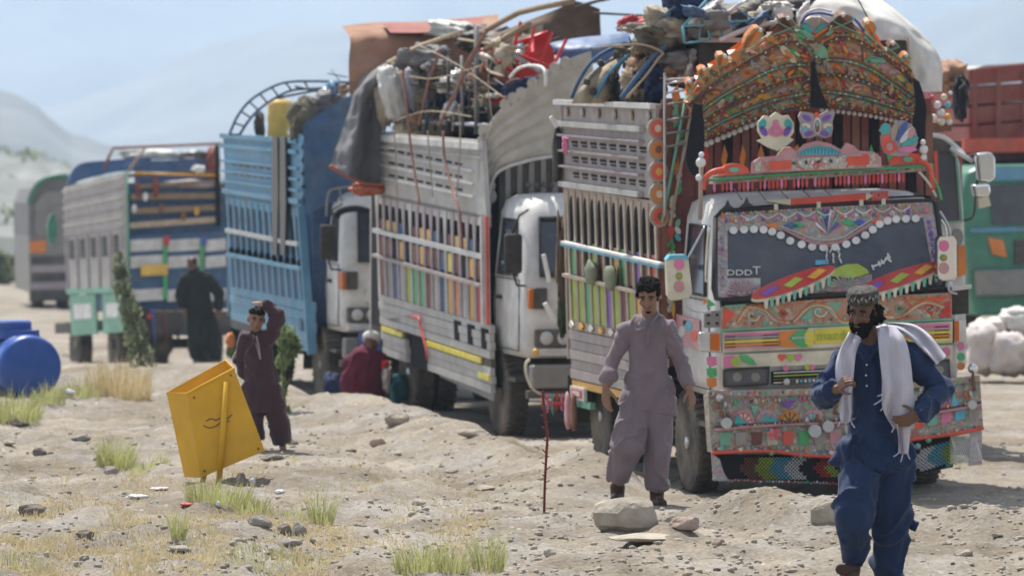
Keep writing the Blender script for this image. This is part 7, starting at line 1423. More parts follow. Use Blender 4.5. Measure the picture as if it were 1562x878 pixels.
def in_view_rock(px, py, wpx, hpx, m_, label, group='loose stones on the bank', seed=0, sub=3, rz=None):
    p = hit(px, py); k = p.y / FPX; g = random.Random(seed + int(px)); rx, rz_ = wpx / 2 * k, hpx / 2 * k * 1.25
    o = link(rock_mesh(seed + int(px), (rx * 1.15, rx * g.uniform(.7, 1), rz_), sub), 'stone', C(m_)); o.location = p + Vector((0, rx * .2, rz_ * .45)); o.rotation_euler.z = g.uniform(-.4, .4)
    return tag(o, label, 'stone', group)
ROCKS = [(960, 812, 106, 62, 'stone_tan', 'large pale boulder at the feet of the man in mauve'), (1264, 804, 52, 40, 'stone_tan', 'rounded boulder beside the walking man in blue'), (990, 828, 110, 10, 'stone_tan', 'flat slab lying in front of the large boulder'), (1045, 815, 42, 26, 'stone_pink', 'pinkish broken stones right of the large boulder'),
    (1022, 800, 26, 16, 'stone_grey', 'small grey stone against the right side of the large boulder'), (720, 668, 46, 12, 'stone_tan', 'flat stone on the bank edge in the truck shade'), (606, 648, 34, 24, 'stone_tan', 'rounded pale stone on the bank crest'), (48, 786, 42, 18, 'stone_dark', 'dark brown stone at lower left'), (60, 700, 20, 13, 'stone_dark', 'small dark stone left of the left tuft'),
    (168, 726, 22, 15, 'stone_grey', 'grey stone below the left tuft'), (128, 828, 28, 14, 'stone_dark', 'wedge-shaped dark stone near the lower left'), (395, 818, 34, 18, 'stone_grey', 'grey stone at the left of the stone cluster'), (430, 812, 24, 18, 'stone_dark', 'dark stone in the middle of the stone cluster'), (456, 820, 26, 24, 'stone_grey', 'upright grey stone in the stone cluster'), (436, 834, 46, 12, 'stone_grey', 'flat grey stone in front of the stone cluster'), (476, 830, 12, 8, 'stone_dark', 'tiny dark stone right of the cluster'),
    (270, 848, 50, 10, 'stone_grey', 'flat pale stone low at the left of centre'), (286, 838, 32, 12, 'stone_dark', 'dark stone behind the flat pale one'), (28, 650, 34, 12, 'stone_dark', 'dark flat stone at the left edge below the grass'), (124, 672, 30, 12, 'stone_grey', 'flat stone above the left tuft'), (415, 702, 34, 10, 'stone_dark', 'dark flat stone near the feet of the boy'), (448, 678, 16, 10, 'stone_dark', 'small dark stone right of the feet of the boy'),
    (366, 742, 20, 24, 'stone_dark', 'dark upright stone in the grass right of the bin post'), (640, 772, 22, 12, 'stone_tan', 'pale stone on the open bank'), (690, 722, 22, 10, 'stone_tan', 'small pale stone high on the bank'), (740, 748, 32, 10, 'stone_tan', 'flat stone in the middle of the bank'), (1095, 833, 20, 14, 'stone_pink', 'small pinkish stone below the boulder on the right'), (1100, 705, 8, 5, 'stone_dark', 'small pebble under the painted truck'), (840, 850, 20, 12, 'stone_tan', 'small tan stone at bottom centre'), (576, 682, 22, 16, 'stone_pink', 'pinkish stone on the bank slope'), (1470, 850, 30, 14, 'stone_tan', 'stone at the lower right'), (1520, 826, 18, 8, 'stone_grey', 'small stone near the right edge'), (190, 756, 12, 6, 'stone_grey', 'small stone left of the white litter')]
for i, rk in enumerate(ROCKS): in_view_rock(*rk, seed=i)
# gravel: thousands of small stones
rg = np.random.RandomState(4); ico = rock_mesh(3, (1, 1, 1), 1); iv = np.array([v.co for v in ico.vertices]); iF = np.array([p.vertices for p in ico.polygons]); N = 15000
def gravel(name, N, m_, smin, smax, seed):
    rg = np.random.RandomState(seed); py = 600 + 290 * rg.rand(N * 2) ** .8; px = rg.uniform(-80, 1650, N * 2)
    Y = FPX * 2.4 / (py - 270); X_ = (px - 781) / FPX * Y; cl = fbm(X_ * .9, Y * .5, 3, seed); keep = (cl + rg.rand(N * 2) * .5 > .12); X_, Y = X_[keep][:N], Y[keep][:N]; n = len(X_)
    Z = height(X_, Y); s_ = smin + (smax - smin) * rg.rand(n) ** 4; a = rg.uniform(0, 6.28, n)
    sx, sy, sz_ = s_ * rg.uniform(.6, 1.6, n), s_ * rg.uniform(.6, 1.2, n), s_ * rg.uniform(.3, .8, n)
    V = np.empty((n, len(iv), 3)); x = iv[None, :, 0] * sx[:, None]; y = iv[None, :, 1] * sy[:, None]
    V[..., 0] = x * np.cos(a)[:, None] - y * np.sin(a)[:, None] + X_[:, None]; V[..., 1] = x * np.sin(a)[:, None] + y * np.cos(a)[:, None] + Y[:, None]; V[..., 2] = iv[None, :, 2] * sz_[:, None] + Z[:, None] + (sz_ * .2)[:, None]
    F_ = (iF[None] + (np.arange(n) * len(iv))[:, None, None]).reshape(-1, 3)
    me = bpy.data.meshes.new(name); me.vertices.add(n * len(iv)); me.vertices.foreach_set('co', V.ravel()); me.loops.add(F_.size); me.loops.foreach_set('vertex_index', F_.ravel()); me.polygons.add(len(F_)); me.polygons.foreach_set('loop_start', np.arange(len(F_)) * 3); me.update(calc_edges=True)
    return tag(link(me, name, C(m_)), kind='stuff')
tag(gravel('pale_gravel', 10000, 'stone_tan', .003, .034, 4), 'pale gravel strewn over the bank and road', 'gravel'); tag(gravel('grey_gravel', 1800, 'stone_grey', .003, .026, 8), 'grey gravel strewn over the bank', 'gravel'); tag(gravel('dark_gravel', 260, 'stone_dark', .008, .045, 12), 'scattered dark stone chips', 'gravel')
# litter
for k, (x, y, w_, h_, m_, lab) in enumerate([(208, 762, 30, 6, 'scrap_white', 'long white plastic litter left of the bin grass'), (285, 772, 20, 4, 'scrap_red', 'pinkish-red litter strip below the bin'), (385, 742, 10, 12, 'sack_white', 'white bag scrap standing in the grass right of the bin'), (428, 757, 14, 5, 'sack_white', 'small pale litter piece right of the bin grass'), (245, 752, 26, 4, 'sack_pink', 'pale pink paper litter left of the bin posts'), (14, 680, 16, 5, 'stone_tan', 'crumpled tan paper at the left edge'), (332, 782, 6, 8, 'scrap_white', 'tiny white scrap below the bin post')]):
    p = hit(x, y); kk = p.y / FPX; o = lump('litter', p + Vector((0, 0, h_ * kk * .5)), (w_ / 2 * kk, .06, h_ / 2 * kk * 1.2), C(m_), None, 200 + k, .35, 18, 10); tag(o, lab, 'litter')
# ================================================================== people
def capsule(b, p0, p1, r0, r1, flat=1.0, n=14, wide=1.0, cut=False):
    p0, p1 = Vector(p0), Vector(p1); d = p1 - p0; L = d.length
    d = d.normalized() if L > 1e-6 else Vector((0, 0, 1)); a = d.cross(Vector((0, 1, 0)))
    if a.length < .15: a = d.cross(Vector((1, 0, 0)))
    a.normalize(); c = d.cross(a); rings = []
    for k in range(4): t = math.pi / 2 * (1 - k / 4); rings.append((p0 - d * math.sin(t) * r0, math.cos(t) * r0 + 1e-4))
    m = 4
    for k in range(m + 1): rings.append((p0.lerp(p1, k / m), r0 + (r1 - r0) * k / m))
    for k in (() if cut else range(1, 5)): t = math.pi / 2 * k / 4; rings.append((p1 + d * math.sin(t) * r1, math.cos(t) * r1 + 1e-4))
    vs_ = []
    for q, r_ in rings:
        for k in range(n):
            t = 2 * math.pi * k / n; o = a * math.cos(t) * r_ + c * math.sin(t) * r_; vs_.append(q + Vector((o.x * wide, o.y * flat, o.z)))
    fs = [(i * n + k, i * n + (k + 1) % n, (i + 1) * n + (k + 1) % n, (i + 1) * n + k) for i in range(len(rings) - 1) for k in range(n)] + [tuple(range(n))[::-1], tuple(range((len(rings) - 1) * n, len(rings) * n))]
    return b.add(vs_, fs)
def fuse(b, name, m, parent, voxel, smooth=4, wr=0, wsc=(8, 8, 3.5), seed=1, fine=0, cut=None):
    me0 = b.mesh(name); o = bpy.data.objects.new('tmp', me0); md = o.modifiers.new('r', 'REMESH'); md.mode = 'VOXEL'; md.voxel_size = voxel
    if smooth: sm = o.modifiers.new('s', 'SMOOTH'); sm.factor = .5; sm.iterations = smooth
    me = evaluated_mesh(o); me.name = name
    if wr or fine:
        s0 = Vector((seed * 11.3, seed * 4.7, 0))
        nr = [v.normal.copy() for v in me.vertices]; out = []
        for v, vn in zip(me.vertices, nr):
            p = v.co; q = Vector((p.x * wsc[0], p.y * wsc[1], p.z * wsc[2])) + s0
            w_ = mnoise.noise(q + Vector((mnoise.noise(p * 5) * .8, 0, mnoise.noise(p * 4 + s0) * .9))); h_ = (.45 - abs(w_)) * 1.2 if wr else 0
            h_ = h_ * .4 + max(0, 1 - abs(w_) * 6.5) * .75 if wr else 0
            d = h_ * wr + mnoise.noise(p * 40 + s0) * fine + (mnoise.noise(q * 2.1) * wr * .45 if wr else 0)
            out.extend(p + vn * d)
        me.vertices.foreach_set('co', out); me.update()
    return link(me, name, m, parent, True)
HM = mat('lips', (.22, .09, .07), rough=.5); mat('eye_white', (.28, .25, .22), rough=.3); mat('cap_cloth', (.06, .055, .05), rough=.9, var=.9, scale=45); mat('cap_white', (.62, .60, .58), rough=.9, var=.2, scale=30); mat('cap_thread', (.30, .28, .26), rough=.9)
def head_caps(b, M, s=1.0, slim=1.0, nose=1.0):
    def e(c, r): b.ell(M @ Vector(c), r, 14, 10, rot=M.to_3x3())
    sc_ = lambda c: tuple(x * s for x in c)
    for c, r in (((0, .012, .032), (.074 * slim, .093, .094)), ((0, -.02, -.03), (.060 * slim, .072, .085)), ((0, -.036, -.088), (.038 * slim, .042, .030)), ((.04, -.058, -.032), (.023, .026, .026)), ((-.04, -.058, -.032), (.023, .026, .026)),
                 ((.030, -.076, .022), (.026, .013, .010)), ((-.030, -.076, .022), (.026, .013, .010)), ((0, -.092, -.064), (.022, .010, .012)), ((.076 * slim, .008, -.008), (.010, .018, .030)), ((-.076 * slim, .008, -.008), (.010, .018, .030))): e(sc_(c), [x * s for x in r])
    capsule(b, M @ Vector(sc_((0, -.086, .004))), M @ Vector(sc_((0, -.112 * nose, -.036))), .010 * s, .0145 * s); e(sc_((.012, -.098, -.040)), [x * s for x in (.009, .011, .007)]); e(sc_((-.012, -.098, -.040)), [x * s for x in (.009, .011, .007)])
def face_parts(body, M, s=1.0, hairm='hair', brow=True):
    def part(name, c, r, m, rot=0):
        o = B().ell((0, 0, 0), [x * s for x in r], 10, 8).build(name, C(m), body, smooth=True); o.matrix_local = M @ Matrix.Translation(Vector(c) * s) @ Matrix.Rotation(R(rot), 4, 'Y'); return o
    for sx in (-1, 1):
        part('eye', (sx * .031, -.0815, .002), (.0135, .0085, .0055), 'eye_white'); part('iris', (sx * .031, -.0875, .001), (.0062, .004, .0058), 'hair')
        part('eyelid', (sx * .031, -.0835, .0085), (.0165, .009, .0035), 'skin_dark'); part('eyebrow', (sx * .034, -.0885, .024), (.024, .007, .0048), hairm, sx * 8)
    part('lips', (0, -.1015, -.063), (.021, .006, .0065), 'lips'); 
def hand(b, wrist, to, normal, s=1.0, curl=(35, 40, 45, 50), thumb=1, thumb_curl=20, spread=1.0):
    """palm from the wrist along 'to'; fingers curl towards -normal ... each finger three segments"""
    w_ = Vector(wrist); f = Vector(to).normalized(); n = Vector(normal); n = (n - f * n.dot(f)).normalized(); sd = f.cross(n) * thumb
    L = .085 * s
    for k in range(4):
        o = (1.5 - k) * .0195 * s * spread; base = w_ + f * (L * (1.0 - .05 * abs(k - 1))) + sd * o
        capsule(b, w_ + sd * o * .6 + f * .01, base, .0125 * s, .0105 * s, n=8)
        d = f.copy(); nn = n.copy(); p = base; lens = [(.040, .025, .020), (.044, .029, .022), (.041, .027, .021), (.032, .020, .018)][k]; ang = R(curl[k])
        for j, l in enumerate(lens):
            q = Matrix.Rotation(ang * (1.0 if j else .8), 3, d.cross(nn)) if d.cross(nn).length > .1 else Matrix.Identity(3)
            d2 = (q @ d).normalized(); nn = (q @ nn).normalized(); d = d2; p2 = p + d * l * s; capsule(b, p, p2, (.0098 - .001 * j) * s, (.0088 - .001 * j) * s, n=8); p = p2
    t0 = w_ + f * .022 * s + sd * .026 * s; d = (f * .62 + sd * .75 + n * .25 * math.sin(R(thumb_curl))).normalized(); p = t0
    for j, l in enumerate((.038, .030, .024)):
        p2 = p + d * l * s; capsule(b, p, p2, (.0125 - .0012 * j) * s, (.011 - .0012 * j) * s, n=8); p = p2; d = (d + f * .35 + n * .2 * math.sin(R(thumb_curl))).normalized()
def hairblob(name, items, M, parent, m='hair', voxel=.008, amp=.012, fr=24, s=1.0, seed=1):
    b = B()
    for c, r in items: b.ell(M @ (Vector(c) * s), [x * s for x in r], 14, 10, rot=M.to_3x3())
    o = fuse(b, name, C(m), parent, voxel, 2)
    nr = [v.normal.copy() for v in o.data.vertices]; out = []
    for v, vn in zip(o.data.vertices, nr): out.extend(v.co + vn * ((abs(mnoise.noise(v.co * fr + Vector((seed, 0, 0)))) * 1.6 - .3) * amp + mnoise.noise(v.co * fr * 2.5) * amp * .5))
    o.data.vertices.foreach_set('co', out); o.data.update(); return o
def J(Y): return lambda x, y, dy=0.0: at(x, y, Y + dy)
def foot(b, ank, toe, s=1.0, m=None):
    a, t = Vector(ank), Vector(toe); h_ = a + Vector((0, .04 * s, -.05 * s)); capsule(b, a, h_, .045 * s, .04 * s); capsule(b, h_, t, .038 * s, .026 * s, flat=1, wide=1.1)

# ------------------------------------------------------------------ walking man in blue
Y1 = 28.7; j = J(Y1)
root = thing('person', 'man in dark blue long shirt and trousers striding with white scarf and patterned cap', 'person')
HMx = Matrix.Translation(j(1316, 474, -.05)) @ Euler((R(14), R(3), R(-24))).to_matrix().to_4x4()
b = B(); head_caps(b, HMx, 1.02, 1.0, 1.04)
neck = HMx @ Vector((0, .015, -.08)); capsule(b, neck, j(1336, 535, .02), .056, .062)
sh_l, sh_r = j(1284, 553, -.02), j(1390, 545, .03); el_l, wr_l = j(1254, 604, -.08), j(1277, 593, -.27); el_r, wr_r = j(1436, 594, .08), j(1400, 634, -.20)
pel = j(1340, 690, .0)
capsule(b, j(1336, 548, .03), pel, .115, .12, flat=.75); capsule(b, sh_l, sh_r, .06, .06)
for a, e_, w_ in ((sh_l, el_l, wr_l), (sh_r, el_r, wr_r)): capsule(b, a, e_, .052, .042); capsule(b, e_, w_, .040, .028)
hl, kl, al = j(1318, 700), j(1300, 785, -.18), j(1302, 862, .02); hr, kr, ar_ = j(1358, 700), j(1352, 800, .05), j(1352, 898, .22)
for h_, k_, a_ in ((hl, kl, al), (hr, kr, ar_)): capsule(b, h_, k_, .085, .058); capsule(b, k_, a_, .056, .038)
foot(b, al, j(1286, 882, -.16)); foot(b, ar_, j(1340, 925, .10))
hand(b, wr_l, j(1296, 574, -.36) - wr_l, Vector((.25, .75, -.5)), 1.02, (62, 70, 74, 78), -1, 30)
hand(b, wr_r, j(1372, 645, -.29) - wr_r, Vector((-.1, .9, .2)), 1.05, (30, 36, 40, 44), -1, 20)
body = fuse(b, 'body', C('skin_dark'), root, .0055, 2, fine=.0008)
face_parts(body, HMx, 1.02)
hairblob('beard', [((0, -.046, -.104), (.056, .056, .050)), ((0, -.078, -.105), (.034, .026, .034)), ((.050, -.030, -.062), (.020, .038, .046)), ((-.050, -.030, -.062), (.020, .038, .046)), ((.020, -.098, -.053), (.024, .010, .009)), ((-.020, -.098, -.053), (.024, .010, .009)), ((.035,-.078,-.075),(.02,.02,.028)), ((-.035,-.078,-.075),(.02,.02,.028)), ((0, -.086, -.084), (.024, .016, .013)), ((.066, -.012, -.02), (.012, .022, .045)), ((-.066, -.012, -.02), (.012, .022, .045))], HMx, body, voxel=.006, amp=.005, fr=60, s=1.02)
hairblob('hair', [((0, .040, .005), (.080, .074, .075)), ((.062, .050, -.035), (.036, .045, .055)), ((-.062, .050, -.035), (.034, .042, .055)), ((.082, .025, -.010), (.020, .032, .048)), ((-.080, .025, -.005), (.018, .030, .045)), ((0, .080, -.045), (.062, .035, .05)), ((.090, .045, -.045), (.022, .024, .030))], HMx, body, voxel=.008, amp=.018, fr=30, s=1.02, seed=4)
cb = B(); cb.lathe([(.086, -.012), (.091, .0), (.093, .045), (.088, .062), (.072, .070), (.0, .072)], (0, 0, 0), 'Z', 28)
cp = cb.build('cap', C('cap_cloth'), body, smooth=True); cp.matrix_local = HMx @ Matrix.Translation((0, .010, .062)) @ Matrix.Diagonal((1.0, 1.18, 1, 1))
for k in range(26):
    t = 2 * math.pi * k / 26; o = B().ell((0, 0, 0), (.006, .003, .014), 6, 4).build('embroidery', C('cap_thread'), cp); o.location = (.092 * math.cos(t), .092 * math.sin(t), .024 + .012 * (k % 2)); o.rotation_euler = (0, .5 * (1 if k % 2 else -1), t + math.pi / 2)
# long shirt
b = B(); capsule(b, j(1334, 552, .02), j(1336, 620, .0), .150, .142, flat=.72); capsule(b, j(1336, 620), j(1334, 716, .0), .140, .180, flat=.76, cut=True); capsule(b, sh_l, sh_r, .070, .070, flat=.9); capsule(b, j(1334, 532, .03), sh_l, .06, .065); capsule(b, j(1334, 530, .03), sh_r, .06, .065); capsule(b, j(1340, 660, .04), j(1362, 740, .10), .14, .15, flat=.7, cut=True)
capsule(b, sh_l, el_l, .070, .066); capsule(b, el_l, wr_l.lerp(el_l, .12), .066, .050, cut=True); capsule(b, sh_r, el_r, .072, .068); capsule(b, el_r, wr_r.lerp(el_r, .10), .070, .052); capsule(b, j(1300, 685, -.02), j(1277, 702, .02), .08, .04)
capsule(b, j(1332, 530, .03), j(1334, 548, .02), .070, .10)
fuse(b, 'shirt', C('cloth_blue'), body, .009, 3, .026, (8, 8, 3.5), 3)
for k, (x, y) in enumerate([(1322, 556), (1321, 572), (1322, 588)]): o = B().ell((0, 0, 0), (.006, .003, .006), 8, 5).build('button', C('cap_white'), body); o.location = j(x, y, -.125)
cl = B(); cl.tube([j(1306, 528, -.08), j(1316, 545, -.11), j(1322, 552, -.115), (j(1330, 543, -.11)), j(1344, 526, -.07)], .010, 6); cl.build('collar', C('cloth_blue'), body, smooth=True)
b = B()
capsule(b, hl, kl, .116, .106, flat=.9); capsule(b, kl, j(1302, 852, .0), .106, .066, cut=True); capsule(b, hr, j(1360, 780, .05), .125, .105, flat=.9); capsule(b, j(1360, 780, .05), j(1352, 895, .2), .105, .078, cut=True); capsule(b, hl, hr, .14, .13, flat=.9); capsule(b, j(1376, 770, .12), j(1390, 800, .14), .03, .02)
fuse(b, 'trousers', C('cloth_blue'), body, .010, 4, .032, (6.5, 6.5, 2.6), 8)
b = B(); b.tube([j(1286, 868, -.16), j(1300, 866, -.03)], .055, 10, squash=.7); fuse(b, 'shoe', C('leather'), body, .01, 2)
sf = thing('scarf', 'white cotton scarf with fringes round the neck of the man in blue', 'scarf'); 
def cloth_strip(rows_, seed, nm='cloth_panel', nu=18, nv=44, amp=.034, sc=13, m='scarf_white', th=.006):
    rr = surf([[j(*p) for p in r_] for r_ in rows_], nu, nv); o = Vector((seed * 5, 0, 0)); out = []
    for r_ in rr:
        L = (r_[-1] - r_[0]).length; out.append([p + Vector((0, -1, 0)) * (math.sin(i / (len(r_) - 1) * 3.14159 * 3.2 + mnoise.noise(p * 6 + o) * 2.4) * amp * .8 + mnoise.noise(Vector((p.x * sc * 1.3, 0, p.z * 3)) + o) * amp) for i, p in enumerate(r_)])
    return B().sheet(out, (0, th, 0)).build(nm, C(m), sf, smooth=True)
cloth_strip([[(1294, 506, -.10), (1306, 510, -.14), (1314, 516, -.12)], [(1276, 548, -.14), (1290, 546, -.18), (1305, 545, -.16)], [(1276, 590, -.16), (1288, 592, -.2), (1301, 592, -.17)], [(1280, 622, -.16), (1290, 624, -.18), (1300, 622, -.16)], [(1282, 642, -.16), (1290, 646, -.17), (1298, 640, -.16)]], 1)
cloth_strip([[(1338, 500, -.08), (1350, 497, -.08), (1366, 498, -.02)], [(1340, 530, -.15), (1360, 524, -.17), (1384, 524, -.12)], [(1345, 580, -.16), (1368, 580, -.2), (1392, 580, -.15)], [(1346, 622, -.16), (1370, 628, -.2), (1396, 626, -.15)], [(1362, 652, -.17), (1378, 656, -.2), (1396, 652, -.16)]], 2, nu=26)
cloth_strip([[(1366, 640, -.20), (1376, 642, -.21), (1390, 640, -.19)], [(1370, 668, -.17), (1378, 668, -.18), (1388, 668, -.17)], [(1370, 690, -.17), (1378, 692, -.17), (1386, 690, -.16)]], 3, nu=10, nv=18)
cloth_strip([[(1340, 500, .02), (1348, 494, .06), (1354, 492, .10)], [(1372, 506, .02), (1384, 498, .06), (1392, 494, .10)], [(1402, 528, .0), (1412, 518, .05), (1418, 510, .10)], [(1428, 556, .02), (1436, 550, .06), (1444, 542, .10)]], 4, nu=14, nv=30)
cloth_strip([[(1304, 508, -.10), (1312, 500, -.02), (1318, 505, .09)], [(1336, 515, .12), (1338, 505, .14), (1338, 498, .12)], [(1352, 512, -.04), (1356, 500, -.0), (1352, 494, .06)]], 5, nu=12, nv=22)
b = B()
for x, y, dx, dy_ in ((1283, 640, -5, 10), (1290, 645, 1, 14), (1297, 640, 7, 12), (1349, 605, -16, 12), (1353, 612, -10, 14), (1358, 618, -6, 16), (1352, 598, -14, 6), (1366, 645, -6, 14), (1371, 690, -8, 6), (1377, 692, -3, 12), (1384, 690, 4, 10)): b.tube([j(x, y, -.19), j(x + dx * .5, y + dy_ * .6, -.20), j(x + dx, y + dy_, -.2)], .0038, 5)
f_ = b.build('fringe', C('scarf_white'), sf, smooth=True); f_['kind'] = 'stuff'

# ------------------------------------------------------------------ man in mauve
Y2 = 37.1; j = J(Y2)
root = thing('person', 'young man in plain mauve long shirt and loose trousers beside the painted truck', 'person')
HMx = Matrix.Translation(j(989, 450, -.03)) @ Euler((R(22), R(-2), R(-10))).to_matrix().to_4x4()
b = B(); head_caps(b, HMx, 1.04); capsule(b, HMx @ Vector((0, .015, -.08)), j(990, 487, .02), .055, .06)
sh_l, sh_r = j(957, 503), j(1020, 503); el_l, wr_l = j(935, 548, .02), j(924, 592, -.06); el_r, wr_r = j(1036, 548, .02), j(1052, 594, -.06)
capsule(b, j(988, 505), j(988, 605), .12, .12, flat=.7); capsule(b, sh_l, sh_r, .055, .055)
for a, e_, w_ in ((sh_l, el_l, wr_l), (sh_r, el_r, wr_r)): capsule(b, a, e_, .050, .040); capsule(b, e_, w_, .041, .029)
hl, kl, al = j(972, 612), j(956, 682, -.10), j(942, 744, .05); hr, kr, ar_ = j(1003, 612), j(1006, 685, -.04), j(1002, 750, .0)
for h_, k_, a_ in ((hl, kl, al), (hr, kr, ar_)): capsule(b, h_, k_, .085, .055); capsule(b, k_, a_, .052, .040)
foot(b, al, j(938, 762, -.08)); foot(b, ar_, j(1008, 766, -.14))
hand(b, wr_l, Vector((.02, -.1, -1)), Vector((.5, .8, 0)), 1.12, (22, 24, 27, 30), 1, 10, .85); hand(b, wr_r, Vector((.25, -.25, -.9)), Vector((-.6, .8, .1)), 1.0, (30, 34, 37, 40), -1, 10, .85)
body = fuse(b, 'body', C('skin'), root, .0062, 2, fine=.0006); face_parts(body, HMx, 1.04)
hairblob('hair', [((0, .020, .060), (.084, .094, .072)), ((0, .050, .0), (.082, .070, .075)), ((.02, -.052, .072), (.050, .036, .032)), ((-.035, -.046, .074), (.040, .036, .030)), ((.05, -.01, .085), (.040, .05, .035)), ((-.074, -.005, .03), (.014, .03, .035)), ((.074, -.005, .03), (.014, .03, .035))], HMx, body, voxel=.008, amp=.018, fr=26, seed=2, s=1.04)
hairblob('beard', [((0, -.070, -.108), (.022, .02, .012)), ((.018, -.099, -.050), (.018, .006, .004)), ((-.018, -.099, -.050), (.018, .006, .004))], HMx, body, voxel=.005, amp=.002, fr=80)
b = B(); capsule(b, j(988, 515), j(988, 560), .142, .140, flat=.68); capsule(b, j(988, 550), j(984, 626, .0), .140, .190, flat=.70, cut=True); capsule(b, j(1000, 590), j(1004, 634, -.02), .13, .15, flat=.7, cut=True); capsule(b, sh_l, sh_r, .066, .066); capsule(b, j(989, 488, .01), sh_l, .055, .062); capsule(b, j(989, 488, .01), sh_r, .055, .062); capsule(b, j(990, 486, .02), j(989, 500, .0), .068, .11, flat=.9)
capsule(b, sh_l, el_l, .056, .050); capsule(b, el_l, j(928, 577, -.04), .054, .050); capsule(b, j(929, 571, -.035), j(928, 580, -.045), .062, .062, cut=True); capsule(b, sh_r, el_r, .060, .053); capsule(b, el_r, j(1049, 588, -.05), .053, .042, cut=True)
fuse(b, 'shirt', C('cloth_mauve'), body, .010, 3, .022, (7, 7, 2.8), 13)
cl = B(); cl.tube([j(975, 480, -.04), j(984, 492, -.10), j(989, 500, -.115), j(994, 492, -.10), j(1004, 480, -.04)], .010, 6); cl.tube([j(989, 499, -.125), j(989, 530, -.135)], .009, 5); cl.build('collar', C('cloth_mauve'), body, smooth=True)
b = B(); capsule(b, hl, kl, .128, .118, flat=.85); capsule(b, kl, j(944, 732, .0), .118, .078, cut=True); capsule(b, hr, kr, .130, .095, flat=.85); capsule(b, kr, j(1001, 744, -.02), .095, .075, cut=True); capsule(b, hl, hr, .14, .14, flat=.8)
fuse(b, 'trousers', C('cloth_mauve'), body, .010, 3, .028, (6, 6, 2.4), 17)
for a, t, s_ in ((al, j(938, 762, -.10), 1), (ar_, j(1010, 767, -.16), 1)):
    b = B(); capsule(b, a + Vector((0, .0, .01)), a + Vector((0, .03, -.07)), .058, .052); capsule(b, a + Vector((0, .03, -.07)), t, .045, .034, wide=1.15); fuse(b, 'shoe', C('leather'), body, .009, 2)

# ------------------------------------------------------------------ boy
Y3 = 43.0; j = J(Y3)
root = thing('person', 'boy in plum coloured long shirt holding one hand on his head behind the bin', 'person')
HMx = Matrix.Translation(j(391, 487, -.02)) @ Euler((R(6), R(8), R(10))).to_matrix().to_4x4(); hs = .92
b = B(); head_caps(b, HMx, hs, 1.05, .9); capsule(b, HMx @ Vector((0, .012, -.07)), j(392, 512, .02), .042, .045)
sh_l, sh_r = j(374, 516), j(414, 512); el_l, wr_l = j(366, 548, .04), j(374, 572, .10); el_r, wr_r = j(424, 482, -.02), j(406, 465, -.02)
capsule(b, j(394, 520), j(398, 585), .085, .085, flat=.7); capsule(b, sh_l, sh_r, .04, .04)
for a, e_, w_ in ((sh_l, el_l, wr_l), (sh_r, el_r, wr_r)): capsule(b, a, e_, .038, .032); capsule(b, e_, w_, .032, .022)
hl, kl, al = j(386, 595), j(388, 640), j(393, 674); hr, kr, ar_ = j(412, 595), j(424, 640), j(431, 676)
for h_, k_, a_ in ((hl, kl, al), (hr, kr, ar_)): capsule(b, h_, k_, .06, .042); capsule(b, k_, a_, .040, .028)
foot(b, al, j(392, 684, -.10), .75); foot(b, ar_, j(433, 684, -.10), .75)
hand(b, wr_r, j(392, 460, -.03) - wr_r, Vector((0, .3, -.9)), .82, (20, 22, 26, 30), 1, 15); hand(b, wr_l, Vector((.2, .3, -.9)), Vector((.8, .3, 0)), .8, (35, 40, 45, 50), 1)
body = fuse(b, 'body', C('skin'), root, .007, 2); face_parts(body, HMx, hs)
hairblob('hair', [((0, .018, .058), (.080, .088, .064)), ((0, .045, .0), (.078, .064, .07)), ((0, -.05, .068), (.06, .03, .028))], HMx, body, voxel=.009, amp=.012, fr=30, s=hs)
b = B(); capsule(b, j(394, 524), j(397, 570), .118, .135, flat=.65); capsule(b, j(397, 570), j(402, 628), .130, .175, flat=.7, cut=True); capsule(b, sh_l, sh_r, .055, .055); capsule(b, sh_l, el_l, .058, .054); capsule(b, el_l, wr_l, .052, .042); capsule(b, sh_r, el_r, .062, .058); capsule(b, el_r, wr_r.lerp(el_r, .1), .056, .042); capsule(b, j(393, 508, .01), j(394, 516), .05, .07)
fuse(b, 'shirt', C('cloth_plum'), body, .010, 3, .020, (8, 8, 3.5), 23)
b = B(); b.tube([j(391, 512, -.085), j(395, 530, -.1), j(397, 548, -.105)], .008, 5); b.tube([j(386, 510, -.075), j(397, 548, -.105)], .004, 5); b.build('placket_embroidery', C('mauve_paint'), body, smooth=True)
b = B(); capsule(b, hl, kl, .10, .082); capsule(b, kl, j(393, 672), .082, .062, cut=True); capsule(b, hr, kr, .10, .09); capsule(b, kr, j(430, 676), .09, .078, cut=True); fuse(b, 'trousers', C('cloth_plum'), body, .012, 4, .015, (8, 8, 3), 29)

# ------------------------------------------------------------------ squatting man, man in dark clothes
Y4 = 54.0; j = J(Y4)
root = thing('person', 'man in maroon clothes and white cap squatting with his back turned between the trucks', 'person')
HMx = Matrix.Translation(j(566, 524, .02)) @ Euler((R(30), 0, R(160))).to_matrix().to_4x4()
b = B(); head_caps(b, HMx, 1); capsule(b, HMx @ Vector((0, .02, -.06)), j(560, 548), .055, .07); capsule(b, j(560, 552), j(552, 592), .15, .16); capsule(b, j(535, 555), j(580, 552), .06, .06); capsule(b, j(580, 555), j(592, 580, .1), .05, .04); capsule(b, j(592, 580, .1), j(590, 560, .3), .04, .03); capsule(b, j(536, 556), j(530, 585, .1), .05, .04)
capsule(b, j(545, 598), j(545, 575, .4), .09, .06); capsule(b, j(545, 575, .4), j(548, 612, .3), .06, .05); capsule(b, j(565, 598), j(572, 575, .4), .09, .06); capsule(b, j(572, 575, .4), j(572, 612, .3), .06, .05)
